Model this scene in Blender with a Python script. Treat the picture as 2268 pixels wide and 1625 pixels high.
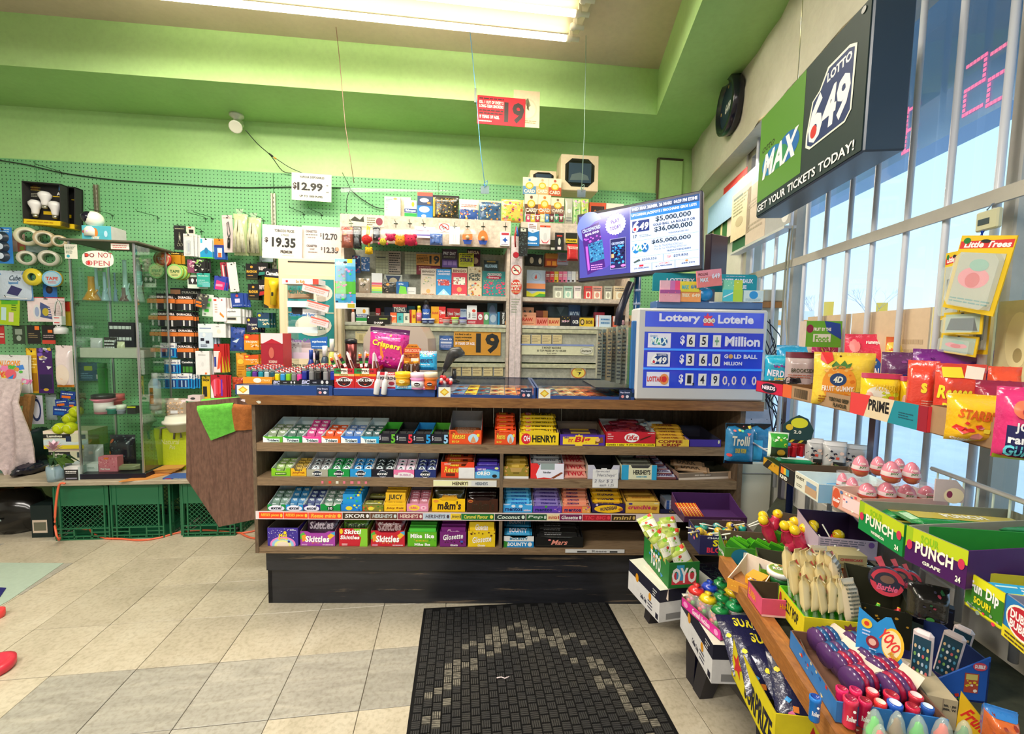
# colours are plain numbers: red*256 + green*16 + blue, each channel 0 to 15; flat print items start with 1 rectangle, 2 ellipse, 3 polygon, 4 star, 5 lines, 6 scatter, 7 text
import bpy,math,random
from mathutils import Vector,Matrix
S=bpy.context.scene
for o in list(bpy.data.objects):bpy.data.objects.remove(o)
R=random.Random(7)
V3=Vector
FPX,PITCH,ROLL,EYE=960.,.073,.0175,1.33
cd=bpy.data.cameras.new('camera');cam=bpy.data.objects.new('camera',cd)
S.collection.objects.link(cam);S.camera=cam
cd.sensor_width=36;cd.lens=FPX/2268*36;cd.clip_start=.02;cd.clip_end=300
_r=V3((1,0,0));_f=V3((0,math.cos(PITCH),-math.sin(PITCH)));_u=_r.cross(_f)
_c,_s=math.cos(ROLL),math.sin(ROLL)
CR=_r*_c+_u*_s;CU=_u*_c-_r*_s
cam.matrix_world=Matrix(((CR.x,CU.x,-_f.x,0),(CR.y,CU.y,-_f.y,0),(CR.z,CU.z,-_f.z,EYE),(0,0,0,1)))
EYEV=V3((0,0,EYE))
def ray(px,py):return _f+CR*((px-1134)/FPX)-CU*((py-812.5)/FPX)
S.view_settings.view_transform='Standard';S.view_settings.look='None'
S.view_settings.gamma=1;S.view_settings.use_curve_mapping=False
S.view_settings.exposure=.45
S.cycles.max_bounces=6;S.cycles.diffuse_bounces=4;S.cycles.glossy_bounces=3
S.cycles.transparent_max_bounces=24;S.cycles.transmission_bounces=4
S.cycles.caustics_reflective=False;S.cycles.caustics_refractive=False
S.cycles.use_denoising=True;S.cycles.sample_clamp_indirect=6
S.cycles.use_adaptive_sampling=True;S.cycles.adaptive_threshold=.02
W=bpy.data.worlds.new('sky');S.world=W;W.use_nodes=True
nt=W.node_tree;nt.nodes.clear()
def N_(t,**k):
 n=nt.nodes.new(t)
 for a,b in k.items():setattr(n,a,b)
 return n
wo=N_('ShaderNodeOutputWorld');bg=N_('ShaderNodeBackground');tc=N_('ShaderNodeTexCoord')
sx=N_('ShaderNodeSeparateXYZ');cr=N_('ShaderNodeValToRGB');nz=N_('ShaderNodeTexNoise');mp=N_('ShaderNodeMapping')
nt.links.new(tc.outputs['Generated'],sx.inputs[0]);nt.links.new(sx.outputs['Z'],cr.inputs[0])
e=cr.color_ramp.elements
e[0].position=0;e[0].color=(.80,.90,1.,1);e[1].position=.55;e[1].color=(.46,.82,1.,1)
x=e.new(.16);x.color=(.62,.88,1.,1)
mp.inputs['Scale'].default_value=(1.5,1.5,5);nz.inputs['Scale'].default_value=1.6;nz.inputs['Detail'].default_value=5
nt.links.new(tc.outputs['Generated'],mp.inputs[0]);nt.links.new(mp.outputs[0],nz.inputs['Vector'])
c2=N_('ShaderNodeValToRGB');c2.color_ramp.elements[0].position=.52;c2.color_ramp.elements[1].position=.66
mx=N_('ShaderNodeMix',data_type='RGBA');mx.inputs[7].default_value=(.93,.97,1,1)
nt.links.new(nz.outputs['Fac'],c2.inputs[0]);nt.links.new(c2.outputs[0],mx.inputs[0])
nt.links.new(cr.outputs[0],mx.inputs[6]);nt.links.new(mx.outputs[2],bg.inputs[0]);nt.links.new(bg.outputs[0],wo.inputs[0])
SKY=1.15;bg.inputs[1].default_value=SKY
def area(name,loc,rot,sx_,sy_,power,col,spread=math.pi):
 l=bpy.data.lights.new(name,'AREA');l.shape='RECTANGLE';l.size=sx_;l.size_y=sy_;l.energy=power;l.color=col
 l.spread=spread
 o=bpy.data.objects.new(name,l);S.collection.objects.link(o);o.location=loc;o.rotation_euler=rot
 return o
WARM=(1.,.90,.74)
area('ceiling_area_light',(-.95,2.12,2.93),(0,0,.13),2.5,.25,50,WARM)
area('ceiling_area_light',(-1.6,.3,2.95),(0,0,.13),2.4,.3,75,(1,.94,.86))  # added lamp for an assumed ceiling fixture out of view
area('ceiling_area_light',(-1.6,-1.8,2.95),(0,0,.13),2.4,.3,75,(1,.94,.86))  # second added lamp, unseen behind the camera, no fixture modelled
area('window_tube_light',(1.2,2.6,2.36),(0,.5,.13),.12,1.6,9,WARM)
sun=bpy.data.lights.new('sun','SUN');sun.energy=2.2;sun.angle=.01;sun.color=(1,.96,.9)
so=bpy.data.objects.new('sun',sun);S.collection.objects.link(so);so.rotation_euler=(math.radians(48),0,math.radians(170))
def lin(c):return c/12.92 if c<=.04045 else((c+.055)/1.055)**2.4
_cc={}
def C(h):
 if isinstance(h,tuple):return h
 if isinstance(h,int):return tuple(lin((h>>k&15)/15)for k in(8,4,0))+(1.,)
 if h not in _cc:
  s=h if len(h)==6 else ''.join(a*2 for a in h)
  _cc[h]=tuple(lin(int(s[i:i+2],16)/255)for i in(0,2,4))+(1.,)
 return _cc[h]
MATS={}
class NT:
 def __init__(s,name):
  s.m=bpy.data.materials.new(name);s.m.use_nodes=True;s.t=s.m.node_tree
  s.b=s.t.nodes['Principled BSDF'];s.out=s.t.nodes['Material Output'];MATS[name]=s.m
 def n(s,t,**k):
  n=s.t.nodes.new(t)
  for a,b in k.items():
   if a.startswith('i_'):
    key=a[2:];key=int(key)if key.isdigit()else key.replace('_',' ')
    n.inputs[key].default_value=b
   else:setattr(n,a,b)
  return n
 def l(s,a,b):s.t.links.new(a,b)
 def set(s,**k):
  for a,b in k.items():s.b.inputs[a.replace('_',' ')].default_value=b
 def co(s,scale=(1,1,1),rot=(0,0,0),kind='Object'):
  t=s.n('ShaderNodeTexCoord');m=s.n('ShaderNodeMapping');m.inputs['Scale'].default_value=scale;m.inputs['Rotation'].default_value=rot
  s.l(t.outputs[kind],m.inputs[0]);return m.outputs[0]
 def noise(s,co,scale,detail=4,rough=.55,dist=0):
  n=s.n('ShaderNodeTexNoise');n.inputs['Scale'].default_value=scale;n.inputs['Detail'].default_value=detail
  n.inputs['Roughness'].default_value=rough;n.inputs['Distortion'].default_value=dist;s.l(co,n.inputs['Vector']);return n.outputs['Fac']
 def ramp(s,fac,stops):
  r=s.n('ShaderNodeValToRGB');e=r.color_ramp.elements
  while len(e)<len(stops):e.new(.5)
  for a,(p,c)in zip(e,stops):a.position=p;a.color=C(c)
  s.l(fac,r.inputs[0]);return r.outputs[0]
 def mix(s,fac,a,b,blend='MIX'):
  m=s.n('ShaderNodeMix',data_type='RGBA',blend_type=blend)
  for k,v in((0,fac),(6,a),(7,b)):
   if hasattr(v,'links')or isinstance(v,bpy.types.NodeSocket):s.l(v,m.inputs[k])
   else:m.inputs[k].default_value=v if k==0 else C(v)
  return m.outputs[2]
 def bump(s,h,strength=.3,dist=.01):
  b=s.n('ShaderNodeBump');b.inputs['Strength'].default_value=strength;b.inputs['Distance'].default_value=dist
  s.l(h,b.inputs['Height']);s.l(b.outputs[0],s.b.inputs['Normal'])
 def base(s,c):
  if isinstance(c,bpy.types.NodeSocket):s.l(c,s.b.inputs['Base Color'])
  else:s.b.inputs['Base Color'].default_value=C(c)
def colmat(name,rough,spec=.5,coat=0,metal=0,noise=0,bump=0,bscale=60,alpha=None,emit=0,trans=0):
 m=NT(name);a=m.n('ShaderNodeAttribute',attribute_name='Col');c=a.outputs['Color']
 if noise:
  co=m.co();f=m.noise(co,45,3);c=m.mix(noise,c,m.ramp(f,[(.3,'666666'),(.7,'ffffff')]),'MULTIPLY')
 m.base(c);m.set(Roughness=rough,Metallic=metal);m.b.inputs['Specular IOR Level'].default_value=spec
 if coat:m.b.inputs['Coat Weight'].default_value=coat;m.b.inputs['Coat Roughness'].default_value=.12
 if bump:
  co=m.co();m.bump(m.noise(co,bscale,3),bump,.004)
 if emit:m.l(c,m.b.inputs['Emission Color']);m.b.inputs['Emission Strength'].default_value=emit
 if alpha is not None:m.b.inputs['Alpha'].default_value=alpha
 return m
colmat('card',.55,.35,noise=.10)
colmat('print',.45,.4)
colmat('gloss',.18,.6)
colmat('plastic',.32,.5)
colmat('foil',.24,.65,coat=.4,bump=.7,bscale=48)
colmat('cloth',.9,.2,noise=.35,bump=.5,bscale=160)
colmat('metal',.28,.6,metal=.9)
colmat('film',.08,.9,alpha=.28)
colmat('tint',.06,.8,alpha=.55)
colmat('emit',.5,.2,emit=1.)
colmat('screen',.12,.5,emit=.55)
colmat('tube_glow',.5,.2,emit=7)
colmat('rough',.85,.2,noise=.35,bump=.3,bscale=90)
def glassmat(name,tint,refl,tr=.93):
 m=NT(name);m.t.nodes.remove(m.b)
 t=m.n('ShaderNodeBsdfTransparent');t.inputs[0].default_value=C(tint)
 g=m.n('ShaderNodeBsdfGlossy');g.inputs['Roughness'].default_value=.03
 lw=m.n('ShaderNodeLayerWeight');lw.inputs[0].default_value=.25
 mm=m.n('ShaderNodeMath',operation='MULTIPLY');mm.inputs[1].default_value=refl;m.l(lw.outputs['Fresnel'],mm.inputs[0])
 x=m.n('ShaderNodeMixShader');m.l(mm.outputs[0],x.inputs[0]);m.l(t.outputs[0],x.inputs[1]);m.l(g.outputs[0],x.inputs[2])
 m.l(x.outputs[0],m.out.inputs[0]);return m.m
glassmat('glass','f4fbf8',.55);glassmat('acrylic','fafcfc',.35);glassmat('window_glass','f6fbff',.10)
GL={}
def _glyphs():
 for wgt,off in(('n',.0),('b',.022),('x',.038)):
  cu=bpy.data.curves.new('g','FONT');cu.resolution_u=2;cu.offset=off;cu.fill_mode='FRONT'
  ob=bpy.data.objects.new('g',cu);S.collection.objects.link(ob)
  def dimx(t):
   cu.body=t;bpy.context.view_layer.update();return ob.dimensions.x
  base=dimx('HH')
  for ch in "ABCDEFGHIJKLMNOPQRSTUVWXYZabcdefghijklmnopqrstuvwxyz0123456789$.,!?'&%-+/:#*é":
   adv=dimx('H'+ch+'H')-base
   cu.body=ch;bpy.context.view_layer.update()
   me=ob.to_mesh();me.calc_loop_triangles()
   vs=[(v.co.x,v.co.y)for v in me.vertices];fs=[tuple(t.vertices)for t in me.loop_triangles]
   GL[wgt,ch]=(vs,fs,adv);ob.to_mesh_clear()
  GL[wgt,' ']=([],[],.32)
  bpy.data.objects.remove(ob);bpy.data.curves.remove(cu)
_glyphs()
def text2d(t,wgt='b',sp=0.,slant=0.):
 vs,fs,x=[],[],0
 for ch in t:
  g=GL.get((wgt,ch))or GL[wgt,' '];k=len(vs)
  vs+=[(a+x+b*slant,b)for a,b in g[0]];fs+=[tuple(i+k for i in f)for f in g[1]];x+=g[2]+sp
 return vs,fs
class MB:
 def __init__(s,mat='card'):s.v,s.f,s.c,s.m,s.sm,s.mat,s.T=[],[],[],[],[],mat,None
 def add(s,vs,fs,col,mat=None,smooth=False):
  k=len(s.v);T=s.T
  s.v+=[T@V3(p)for p in vs]if T is not None else[tuple(p)for p in vs]
  col=C(col);mat=mat or s.mat
  for f in fs:s.f.append(tuple(i+k for i in f));s.c.append(col);s.m.append(mat);s.sm.append(smooth)
  return s
 def quad(s,a,b,c,d,col,mat=None):return s.add([a,b,c,d],[(0,1,2,3)],col,mat)
 def box(s,x0,x1,y0,y1,z0,z1,col,mat=None,t=0):
  p=[(x0,y0,z0),(x1,y0,z0),(x1,y1,z0),(x0,y1,z0),(x0+t,y0,z1),(x1-t,y0,z1),(x1-t,y1,z1),(x0+t,y1,z1)]
  return s.add(p,[(0,3,2,1),(4,5,6,7),(0,1,5,4),(1,2,6,5),(2,3,7,6),(3,0,4,7)],col,mat)
 def bbox(s,x0,x1,y0,y1,z0,z1,col,mat=None,b=.003):
  P,F=[],[]
  for z,i in((z0,b),(z0+b,0),(z1-b,0),(z1,b)):
   P+=[(x0+i+b*(i==0),y0+i,z),(x1-i-b*(i==0),y0+i,z),(x1-i,y0+i+b*(i==0),z),(x1-i,y1-i-b*(i==0),z),(x1-i-b*(i==0),y1-i,z),(x0+i+b*(i==0),y1-i,z),(x0+i,y1-i-b*(i==0),z),(x0+i,y0+i+b*(i==0),z)]
  for k in range(3):
   for j in range(8):F.append((k*8+j,k*8+(j+1)%8,k*8+8+(j+1)%8,k*8+8+j))
  F+=[tuple(range(7,-1,-1)),tuple(range(24,32))]
  return s.add(P,F,col,mat)
 def prism(s,pts,y0,y1,col,mat=None,side=None):
  n=len(pts);P=[(x,y0,z)for x,z in pts]+[(x,y1,z)for x,z in pts]
  s.add(P,[tuple(range(n)),tuple(range(2*n-1,n-1,-1))],col,mat)
  return s.add(P,[(i,i+n,(i+1)%n+n,(i+1)%n)for i in range(n)],side or col,mat)
 def slab(s,pts,z0,z1,col,mat=None):
  n=len(pts);P=[(x,y,z0)for x,y in pts]+[(x,y,z1)for x,y in pts]
  return s.add(P,[tuple(range(n-1,-1,-1)),tuple(range(n,2*n))]+[(i,(i+1)%n,(i+1)%n+n,i+n)for i in range(n)],col,mat)
 def lathe(s,prof,col,n=16,mat=None,cx=0,cy=0,axis='z',cols=None,smooth=True,caps=True):
  P=[]
  for r,z in prof:
   for i in range(n):
    a=2*math.pi*i/n;q=(r*math.cos(a),r*math.sin(a),z)
    if axis=='y':q=(q[0],z,q[1])
    if axis=='x':q=(z,q[0],q[1])
    P.append((q[0]+cx,q[1]+cy,q[2])if axis=='z' else(q[0],q[1]+cx,q[2]+cy)if axis=='x' else(q[0]+cx,q[1],q[2]+cy))
  kk=len(s.v);s.add(P,[],col)
  for k in range(len(prof)-1):
   cc=C(cols[k]if cols else col)
   for i in range(n):
    j=(i+1)%n;f=(kk+k*n+i,kk+k*n+j,kk+k*n+n+j,kk+k*n+n+i)
    s.f.append(f if axis!='y' else f[::-1]);s.c.append(cc);s.m.append(mat or s.mat);s.sm.append(smooth)
  for st,f in((0,range(n-1,-1,-1)),(len(prof)-1,range(n))):
   if caps and prof[st][0]>1e-6:
    s.f.append(tuple(kk+st*n+i for i in f));s.c.append(C(cols[min(st,len(cols)-1)]if cols else col));s.m.append(mat or s.mat);s.sm.append(False)
  return s
 def tube(s,pts,r,col,n=6,mat=None):
  pts=[V3(p)for p in pts];P,F=[],[];up=V3((0,0,1))
  for i,p in enumerate(pts):
   d=(pts[min(i+1,len(pts)-1)]-pts[max(i-1,0)]).normalized()
   a=d.cross(up);a=a.normalized()if a.length>.05 else V3((1,0,0));b=a.cross(d)
   P+=[p+(a*math.cos(2*math.pi*k/n)+b*math.sin(2*math.pi*k/n))*r for k in range(n)]
  for i in range(len(pts)-1):
   for k in range(n):F.append((i*n+k,i*n+(k+1)%n,i*n+n+(k+1)%n,i*n+n+k))
  F+=[tuple(range(n-1,-1,-1)),tuple(range((len(pts)-1)*n,len(pts)*n))]
  return s.add(P,F,col,mat,True)
 def ball(s,c,r,col,n=8,mat=None,sz=1.):
  P,F=[],[];m=n//2+1
  for i in range(m+1):
   t=math.pi*i/m
   for k in range(n):P.append((c[0]+r*math.sin(t)*math.cos(2*math.pi*k/n),c[1]+r*math.sin(t)*math.sin(2*math.pi*k/n),c[2]+r*sz*math.cos(t)))
  for i in range(m):
   for k in range(n):F.append((i*n+n+k,i*n+n+(k+1)%n,i*n+(k+1)%n,i*n+k))
  return s.add(P,F,col,mat,True)
 def art(s,items,w,h,mp,mat='print',sub=1):
  L=0
  for it in items:
   k=it[0];L+=1
   if k==1:
    x0,y0,x1,y1=it[1]*w,it[2]*h,it[3]*w,it[4]*h
    nx=max(1,int(sub*(it[3]-it[1])+.5))if sub>1 else 1;ny=max(1,int(sub*(it[4]-it[2])+.5))if sub>1 else 1
    P=[mp(x0+(x1-x0)*i/nx,y0+(y1-y0)*j/ny,L)for j in range(ny+1)for i in range(nx+1)]
    s.add(P,[(j*(nx+1)+i,j*(nx+1)+i+1,(j+1)*(nx+1)+i+1,(j+1)*(nx+1)+i)for j in range(ny)for i in range(nx)],it[5],mat,sub>1)
   elif k==2:
    cx,cy,rx,ry=it[1]*w,it[2]*h,it[3]*w,it[4]*h;n=20;P=[mp(cx,cy,L)];F=[]
    rings=3 if sub>1 else 1
    for q in range(1,rings+1):
     P+=[mp(cx+rx*q/rings*math.cos(2*math.pi*i/n),cy+ry*q/rings*math.sin(2*math.pi*i/n),L)for i in range(n)]
    F=[(0,1+i,1+(i+1)%n)for i in range(n)]
    for q in range(1,rings):F+=[(1+(q-1)*n+i,1+q*n+i,1+q*n+(i+1)%n,1+(q-1)*n+(i+1)%n)for i in range(n)]
    s.add(P,F,it[5],mat,sub>1)
   elif k==3:
    s.add([mp(x*w,y*h,L)for x,y in it[1]],[tuple(range(len(it[1])))],it[2],mat)
   elif k==4:
    cx,cy,r=it[1]*w,it[2]*h,it[3]*h;n=it[4]
    P=[mp(cx,cy,L)]+[mp(cx+r*(1 if i%2==0 else it[5])*math.sin(math.pi*i/n),cy+r*(1 if i%2==0 else it[5])*math.cos(math.pi*i/n),L)for i in range(2*n)]
    s.add(P,[(0,1+(i+1)%(2*n),1+i)for i in range(2*n)],it[6],mat)
   elif k==5:
    n=it[5];hh=(it[4]-it[2])/n;rr=random.Random(n*7+int(it[1]*100))
    for i in range(n):
     y=it[2]+hh*i;x1=it[1]+(it[3]-it[1])*(1 if rr.random()<.5 else rr.uniform(.6,1));x=it[1]
     while x<x1-.005:
      xx=min(x1,x+(it[3]-it[1])*rr.uniform(.07,.22));P=[mp(a*w,b*h,L)for a,b in((x,y+hh*.25),(xx,y+hh*.25),(xx,y+hh*.7),(x,y+hh*.7))]
      s.add(P,[(0,1,2,3)],it[6],mat);x=xx+(it[3]-it[1])*.025
   elif k==6:
    rr=random.Random(it[8]if len(it)>8 else 3)
    for i in range(it[5]):
     a,b=rr.uniform(it[1],it[3])*w,rr.uniform(it[2],it[4])*h;q=it[6]*h*rr.uniform(.5,1.3);t=rr.uniform(0,6.28);n=rr.choice((3,4,4,6,6))
     s.add([mp(a+q*math.cos(t+6.283*j/n),b+q*rr.uniform(.6,1)*math.sin(t+6.283*j/n),L)for j in range(n)],[tuple(range(n))],rr.choice(it[7]),mat)
   elif k==7:
    txt,x0,y0,x1,y1,col=it[1:7];ol=it[7]if len(it)>7 else None;wg=it[8]if len(it)>8 else 'x';sl=it[9]if len(it)>9 else 0;an=math.radians(it[10])if len(it)>10 else 0
    for ww,cc in((('x',ol),)if ol else())+((wg,col),):
     vs,fs=text2d(txt,ww,.04 if ol else 0,sl)
     if not vs:continue
     if ww==wg or ol:
      ref=text2d(txt,wg,.04 if ol else 0,sl)[0]
      xa,xb=min(p[0]for p in ref),max(p[0]for p in ref);ya,yb=min(p[1]for p in ref),max(p[1]for p in ref)
     cx,cy=(x0+x1)/2*w,(y0+y1)/2*h;kx,ky=(x1-x0)*w/(xb-xa),(y1-y0)*h/(yb-ya)
     P=[]
     for a,b in vs:
      a=(a-(xa+xb)/2)*kx;b=(b-(ya+yb)/2)*ky
      P.append(mp(cx+a*math.cos(an)-b*math.sin(an),cy+a*math.sin(an)+b*math.cos(an),L))
     s.add(P,fs,cc,mat);L+=1
  return s
 def front(s,items,w,h,y=0.,x=None,z=0.,mat='print'):
  x=-w/2 if x is None else x
  return s.art(items,w,h,lambda a,b,L:(x+a,y-.0004-L*.00012,z+b),mat)
 def mesh(s,name):
  me=bpy.data.meshes.new(name);me.from_pydata([tuple(p)for p in s.v],[],s.f)
  names=list(dict.fromkeys(s.m))
  for n in names:me.materials.append(MATS[n])
  me.polygons.foreach_set('material_index',[names.index(n)for n in s.m])
  me.polygons.foreach_set('use_smooth',s.sm)
  a=me.attributes.new('Col','FLOAT_COLOR','FACE');a.data.foreach_set('color',[q for c in s.c for q in c]);me.update()
  return me
COL=S.collection.objects
def tagit(o,label=None,cat=None,group=None,kind=None):
 for k,v in(('label',label),('category',cat),('group',group),('kind',kind)):
  if v:o[k]=v
 return o
def link(name,me,parent=None,loc=(0,0,0),rz=0,rot=None):
 o=bpy.data.objects.new(name,me);COL.link(o);o.location=loc;o.rotation_euler=rot or(0,0,rz)
 if parent is not None:o.parent=parent
 return o
def thing(name,label,cat,parts,loc=(0,0,0),rz=0,group=None,rot=None):
 """parts: [(part name, MB[, label[, parent index]])]; one part and no print -> a single mesh"""
 if isinstance(parts,MB):parts=[(name,parts)]
 if len(parts)==1:
  return tagit(link(name,parts[0][1].mesh(name),None,loc,rz,rot),label,cat,group)
 e=link(name,None,None,loc,rz,rot);e.empty_display_size=.05;tagit(e,label,cat,group);made=[]
 for p in parts:
  if not p[1].f:made.append(None);continue
  o=link(p[0],p[1].mesh(p[0]),made[p[3]]if len(p)>3 and p[3]is not None else e)
  if len(p)>2 and p[2]:o['label']=p[2]
  if p[0]in STUFFY:o['kind']='stuff'
  made.append(o)
 return e
STUFFY={'shred'}
def dup(o,loc=None,rz=None,rot=None,label=None,parent=None,scale=None):
 c=o.copy();COL.link(c)
 if parent is not None:c.parent=parent
 for ch in o.children:dup(ch,parent=c)
 if loc is not None:c.location=loc
 if rz is not None:c.rotation_euler=(0,0,rz)
 if rot is not None:c.rotation_euler=rot
 if label:c['label']=label
 if scale:c.scale=scale
 return c
def struct(name,mb,parent=None,loc=(0,0,0),rz=0):
 o=link(name,mb.mesh(name),parent,loc,rz)
 if parent is None:o['kind']='structure'
 return o
class Fr:
 """a vertical reference plane: through (x, y), turned by a; u runs along it, N points into the room"""
 def __init__(s,x,y,a):s.o=V3((x,y,0));s.a=a;s.U=V3((math.cos(a),math.sin(a),0));s.N=V3((math.sin(a),-math.cos(a),0))
 def hit(s,px,py,d=0.):
  r=ray(px,py);o=s.o+s.N*d;t=(o-EYEV).dot(s.N)/r.dot(s.N);q=EYEV+r*t-o
  return q.dot(s.U),(EYEV+r*t).z
 def w(s,u,d=0.,z=0.):q=s.o+s.U*u+s.N*d;return V3((q.x,q.y,z))
 def rect(s,x0,y0,x1,y1,d=0.):
  xm,ym=(x0+x1)/2,(y0+y1)/2
  a=s.hit(x0,ym,d)[0];b=s.hit(x1,ym,d)[0];t=s.hit(xm,y0,d)[1];z=s.hit(xm,y1,d)[1]
  return(a+b)/2,b-a,z,t-z
def onz(px,py,z):
 r=ray(px,py);t=(z-EYE)/r.z;return EYEV+r*t
def zr(reg,s):
 return lambda x,y:(reg[0]+x/s,reg[1]+y/s)
WS=.105
WALL=Fr(0,3.39,math.atan(WS))
WIN=Fr(1.03,0,math.atan2(-1,-.13))
def rackfr(c):return Fr(c,0,math.atan2(-1,-.13))
pa,pb=onz(595,1335,0),onz(1400,1337,0)
CA=math.atan2(pb.y-pa.y,pb.x-pa.x)
CTR=Fr(pa.x,pa.y,CA)
def wallpaint(name,c1,c2,rough=.45,bmp=.12):
 m=NT(name);co=m.co();f=m.noise(co,1.7,5);g=m.noise(co,35,3)
 m.base(m.mix(.22,m.ramp(f,[(.35,c1),(.65,c2)]),m.ramp(g,[(.3,'dddddd'),(.6,'ffffff')]),'MULTIPLY'));m.set(Roughness=rough);m.bump(g,bmp,.003)
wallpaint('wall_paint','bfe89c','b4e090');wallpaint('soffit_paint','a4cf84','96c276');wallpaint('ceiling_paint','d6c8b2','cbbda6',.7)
wallpaint('white_paint','dcd9d0','c8c4b8',.6);wallpaint('bulkhead_paint',(.66,.63,.53,1),(.49,.46,.36,1),.6,.6);wallpaint('dark_wall','8a9a80','7a8a72',.8)
wallpaint('frame_paint','b8b4a8','a8a49a',.5);wallpaint('asphalt','b4bdcc','a8b2c4',.9)
m=NT('pegboard');tcn=m.n('ShaderNodeTexCoord');mp_=m.n('ShaderNodeMapping');mp_.inputs['Scale'].default_value=(1/.0254,0,1/.0254)
m.l(tcn.outputs['Object'],mp_.inputs[0])
fr=m.n('ShaderNodeVectorMath',operation='FRACTION');m.l(mp_.outputs[0],fr.inputs[0])
sb=m.n('ShaderNodeVectorMath',operation='SUBTRACT');sb.inputs[1].default_value=(.5,0,.5);m.l(fr.outputs[0],sb.inputs[0])
ln=m.n('ShaderNodeVectorMath',operation='LENGTH');m.l(sb.outputs[0],ln.inputs[0])
lt=m.n('ShaderNodeMapRange');lt.inputs[1].default_value=.10;lt.inputs[2].default_value=.17;lt.inputs[3].default_value=0;lt.inputs[4].default_value=1;m.l(ln.outputs['Value'],lt.inputs[0])
co=m.co();f=m.noise(co,2.5,4)
m.base(m.mix(lt.outputs[0],'12402a',m.ramp(f,[(.3,'74bc80'),(.7,'88c890')])));m.set(Roughness=.5);m.bump(lt.outputs[0],.5,.004)
def wood(name,c1,c2,c3,scale=(1,9,9),rough=.5,ring=6):
 m=NT(name);co=m.co(scale);a=m.noise(co,ring,6,.6,1.2);b=m.noise(m.co((scale[0]*3,scale[1]*12,scale[2]*12)),4,4)
 m.base(m.mix(.6,m.ramp(a,[(.25,c1),(.5,c2),(.75,c3)]),m.ramp(b,[(.3,'b0b0b0'),(.65,'ffffff')]),'MULTIPLY'));m.set(Roughness=rough);m.bump(b,.15,.002)
wood('counter_edge_wood','6e4522','8f6236','a2733f',(1.2,8,8),.35);wood('shelf_wood','7a6045','937a5c','6b523a',(1.2,10,10),.6)
wood('plank_wood','5d4a38','74604a','8a7660',(9,9,1),.65,3);wood('laminate','5f4238','7a5a4b','4a3029',(7,7,.7),.4,5)
wood('pale_wood','b98a54','a87640','c79a62',(9,9,1.2),.5);wood('orange_wood','b5763a','a3672e','c4874a',(9,1.2,9),.45);wood('bench_board','b9ad96','a89c86','c5baa4',(1,8,8),.5)
m=NT('black_paint');co=m.co((1,6,6));f=m.noise(co,3.2,6,.65,.6);g=m.noise(m.co((.7,4,14)),2.6,5,.7)
m.base(m.mix(m.ramp(g,[(.60,'000000'),(.66,'ffffff')]),m.ramp(f,[(.3,'16171b'),(.7,'2a2b31')]),'6d5f50'));m.set(Roughness=.38);m.bump(f,.3,.004)
def tilemat(name,a,b,c,st):
 m=NT(name);oi=m.n('ShaderNodeObjectInfo');t=m.n('ShaderNodeTexCoord');ad=m.n('ShaderNodeVectorMath',operation='ADD')
 cb=m.n('ShaderNodeCombineXYZ');mu=m.n('ShaderNodeMath',operation='MULTIPLY');mu.inputs[1].default_value=37;m.l(oi.outputs['Random'],mu.inputs[0]);m.l(mu.outputs[0],cb.inputs[0]);m.l(mu.outputs[0],cb.inputs[1])
 m.l(t.outputs['Object'],ad.inputs[0]);m.l(cb.outputs[0],ad.inputs[1]);mp=m.n('ShaderNodeMapping');mp.inputs['Scale'].default_value=st;m.l(ad.outputs[0],mp.inputs[0])
 f=m.noise(mp.outputs[0],3,7,.62,.8);g=m.noise(ad.outputs[0],60,3)
 base=m.mix(.35,m.ramp(f,[(.3,a),(.52,b),(.75,c)]),m.ramp(oi.outputs['Random'],[(0,'cccccc'),(1,'ffffff')]),'MULTIPLY')
 m.base(m.mix(.4,base,m.ramp(g,[(.3,'b5ad9c'),(.55,'ffffff')]),'MULTIPLY'));m.set(Roughness=.33);m.bump(g,.06,.002)
tilemat('floor_tile',(.46,.41,.30,1),(.54,.48,.36,1),(.58,.53,.41,1),(2,2,2));tilemat('floor_tile_grey',(.32,.30,.25,1),(.40,.38,.32,1),(.49,.46,.38,1),(1.2,7,2))
m=NT('grout');m.base('6f6553');m.set(Roughness=.8)
m=NT('mat_rubber');co=m.co();f=m.noise(co,5,4,.6,.4);g=m.noise(m.co((40,160,40)),2,2)
m.base(m.mix(.6,m.ramp(f,[(.35,'262627'),(.65,'383632')]),m.ramp(g,[(.3,'777777'),(.7,'ffffff')]),'MULTIPLY'));m.set(Roughness=.8);m.bump(g,.5,.003)
m=NT('mat_worn');m.base(m.ramp(m.noise(m.co((30,90,30)),2,3),[(.35,'4a4740'),(.6,'7a7568')]));m.set(Roughness=.8)
m=NT('led_sign');m.base('8fb4e0');m.set(Roughness=.3,Alpha=.9)
def wq(fr_,u0,u1,z0,z1,th,mat,col='fff',d=0.,mb=None):
 mb=mb or MB(mat);mb.box(u0,u1,-d,th-d,z0,z1,col,mat);return mb
CEIL,SOF=3.1,2.81
def frobj(name,mb,fr_,kind='structure',parent=None):
 o=link(name,mb.mesh(name),parent,(fr_.o.x,fr_.o.y,0)if parent is None else(0,0,0),fr_.a if parent is None else 0)
 if parent is None and kind:o['kind']=kind
 return o
mb=MB('grout');mb.box(-5,1.75,-4.2,3.9,-.05,-.004,'fff');floor=struct('floor',mb)
A=onz(851,1341,0);B=onz(405,1371.7,0);TP=(A-B).length/3;TA=math.atan2(A.y-B.y,A.x-B.x)
tm={}
for nm in('floor_tile','floor_tile_grey'):
 mb=MB(nm);g=.0012;mb.bbox(g,TP-g,g,TP-g,-.004,0,'fff',nm,.0012);tm[nm]=mb.mesh('floor_tile')
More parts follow.
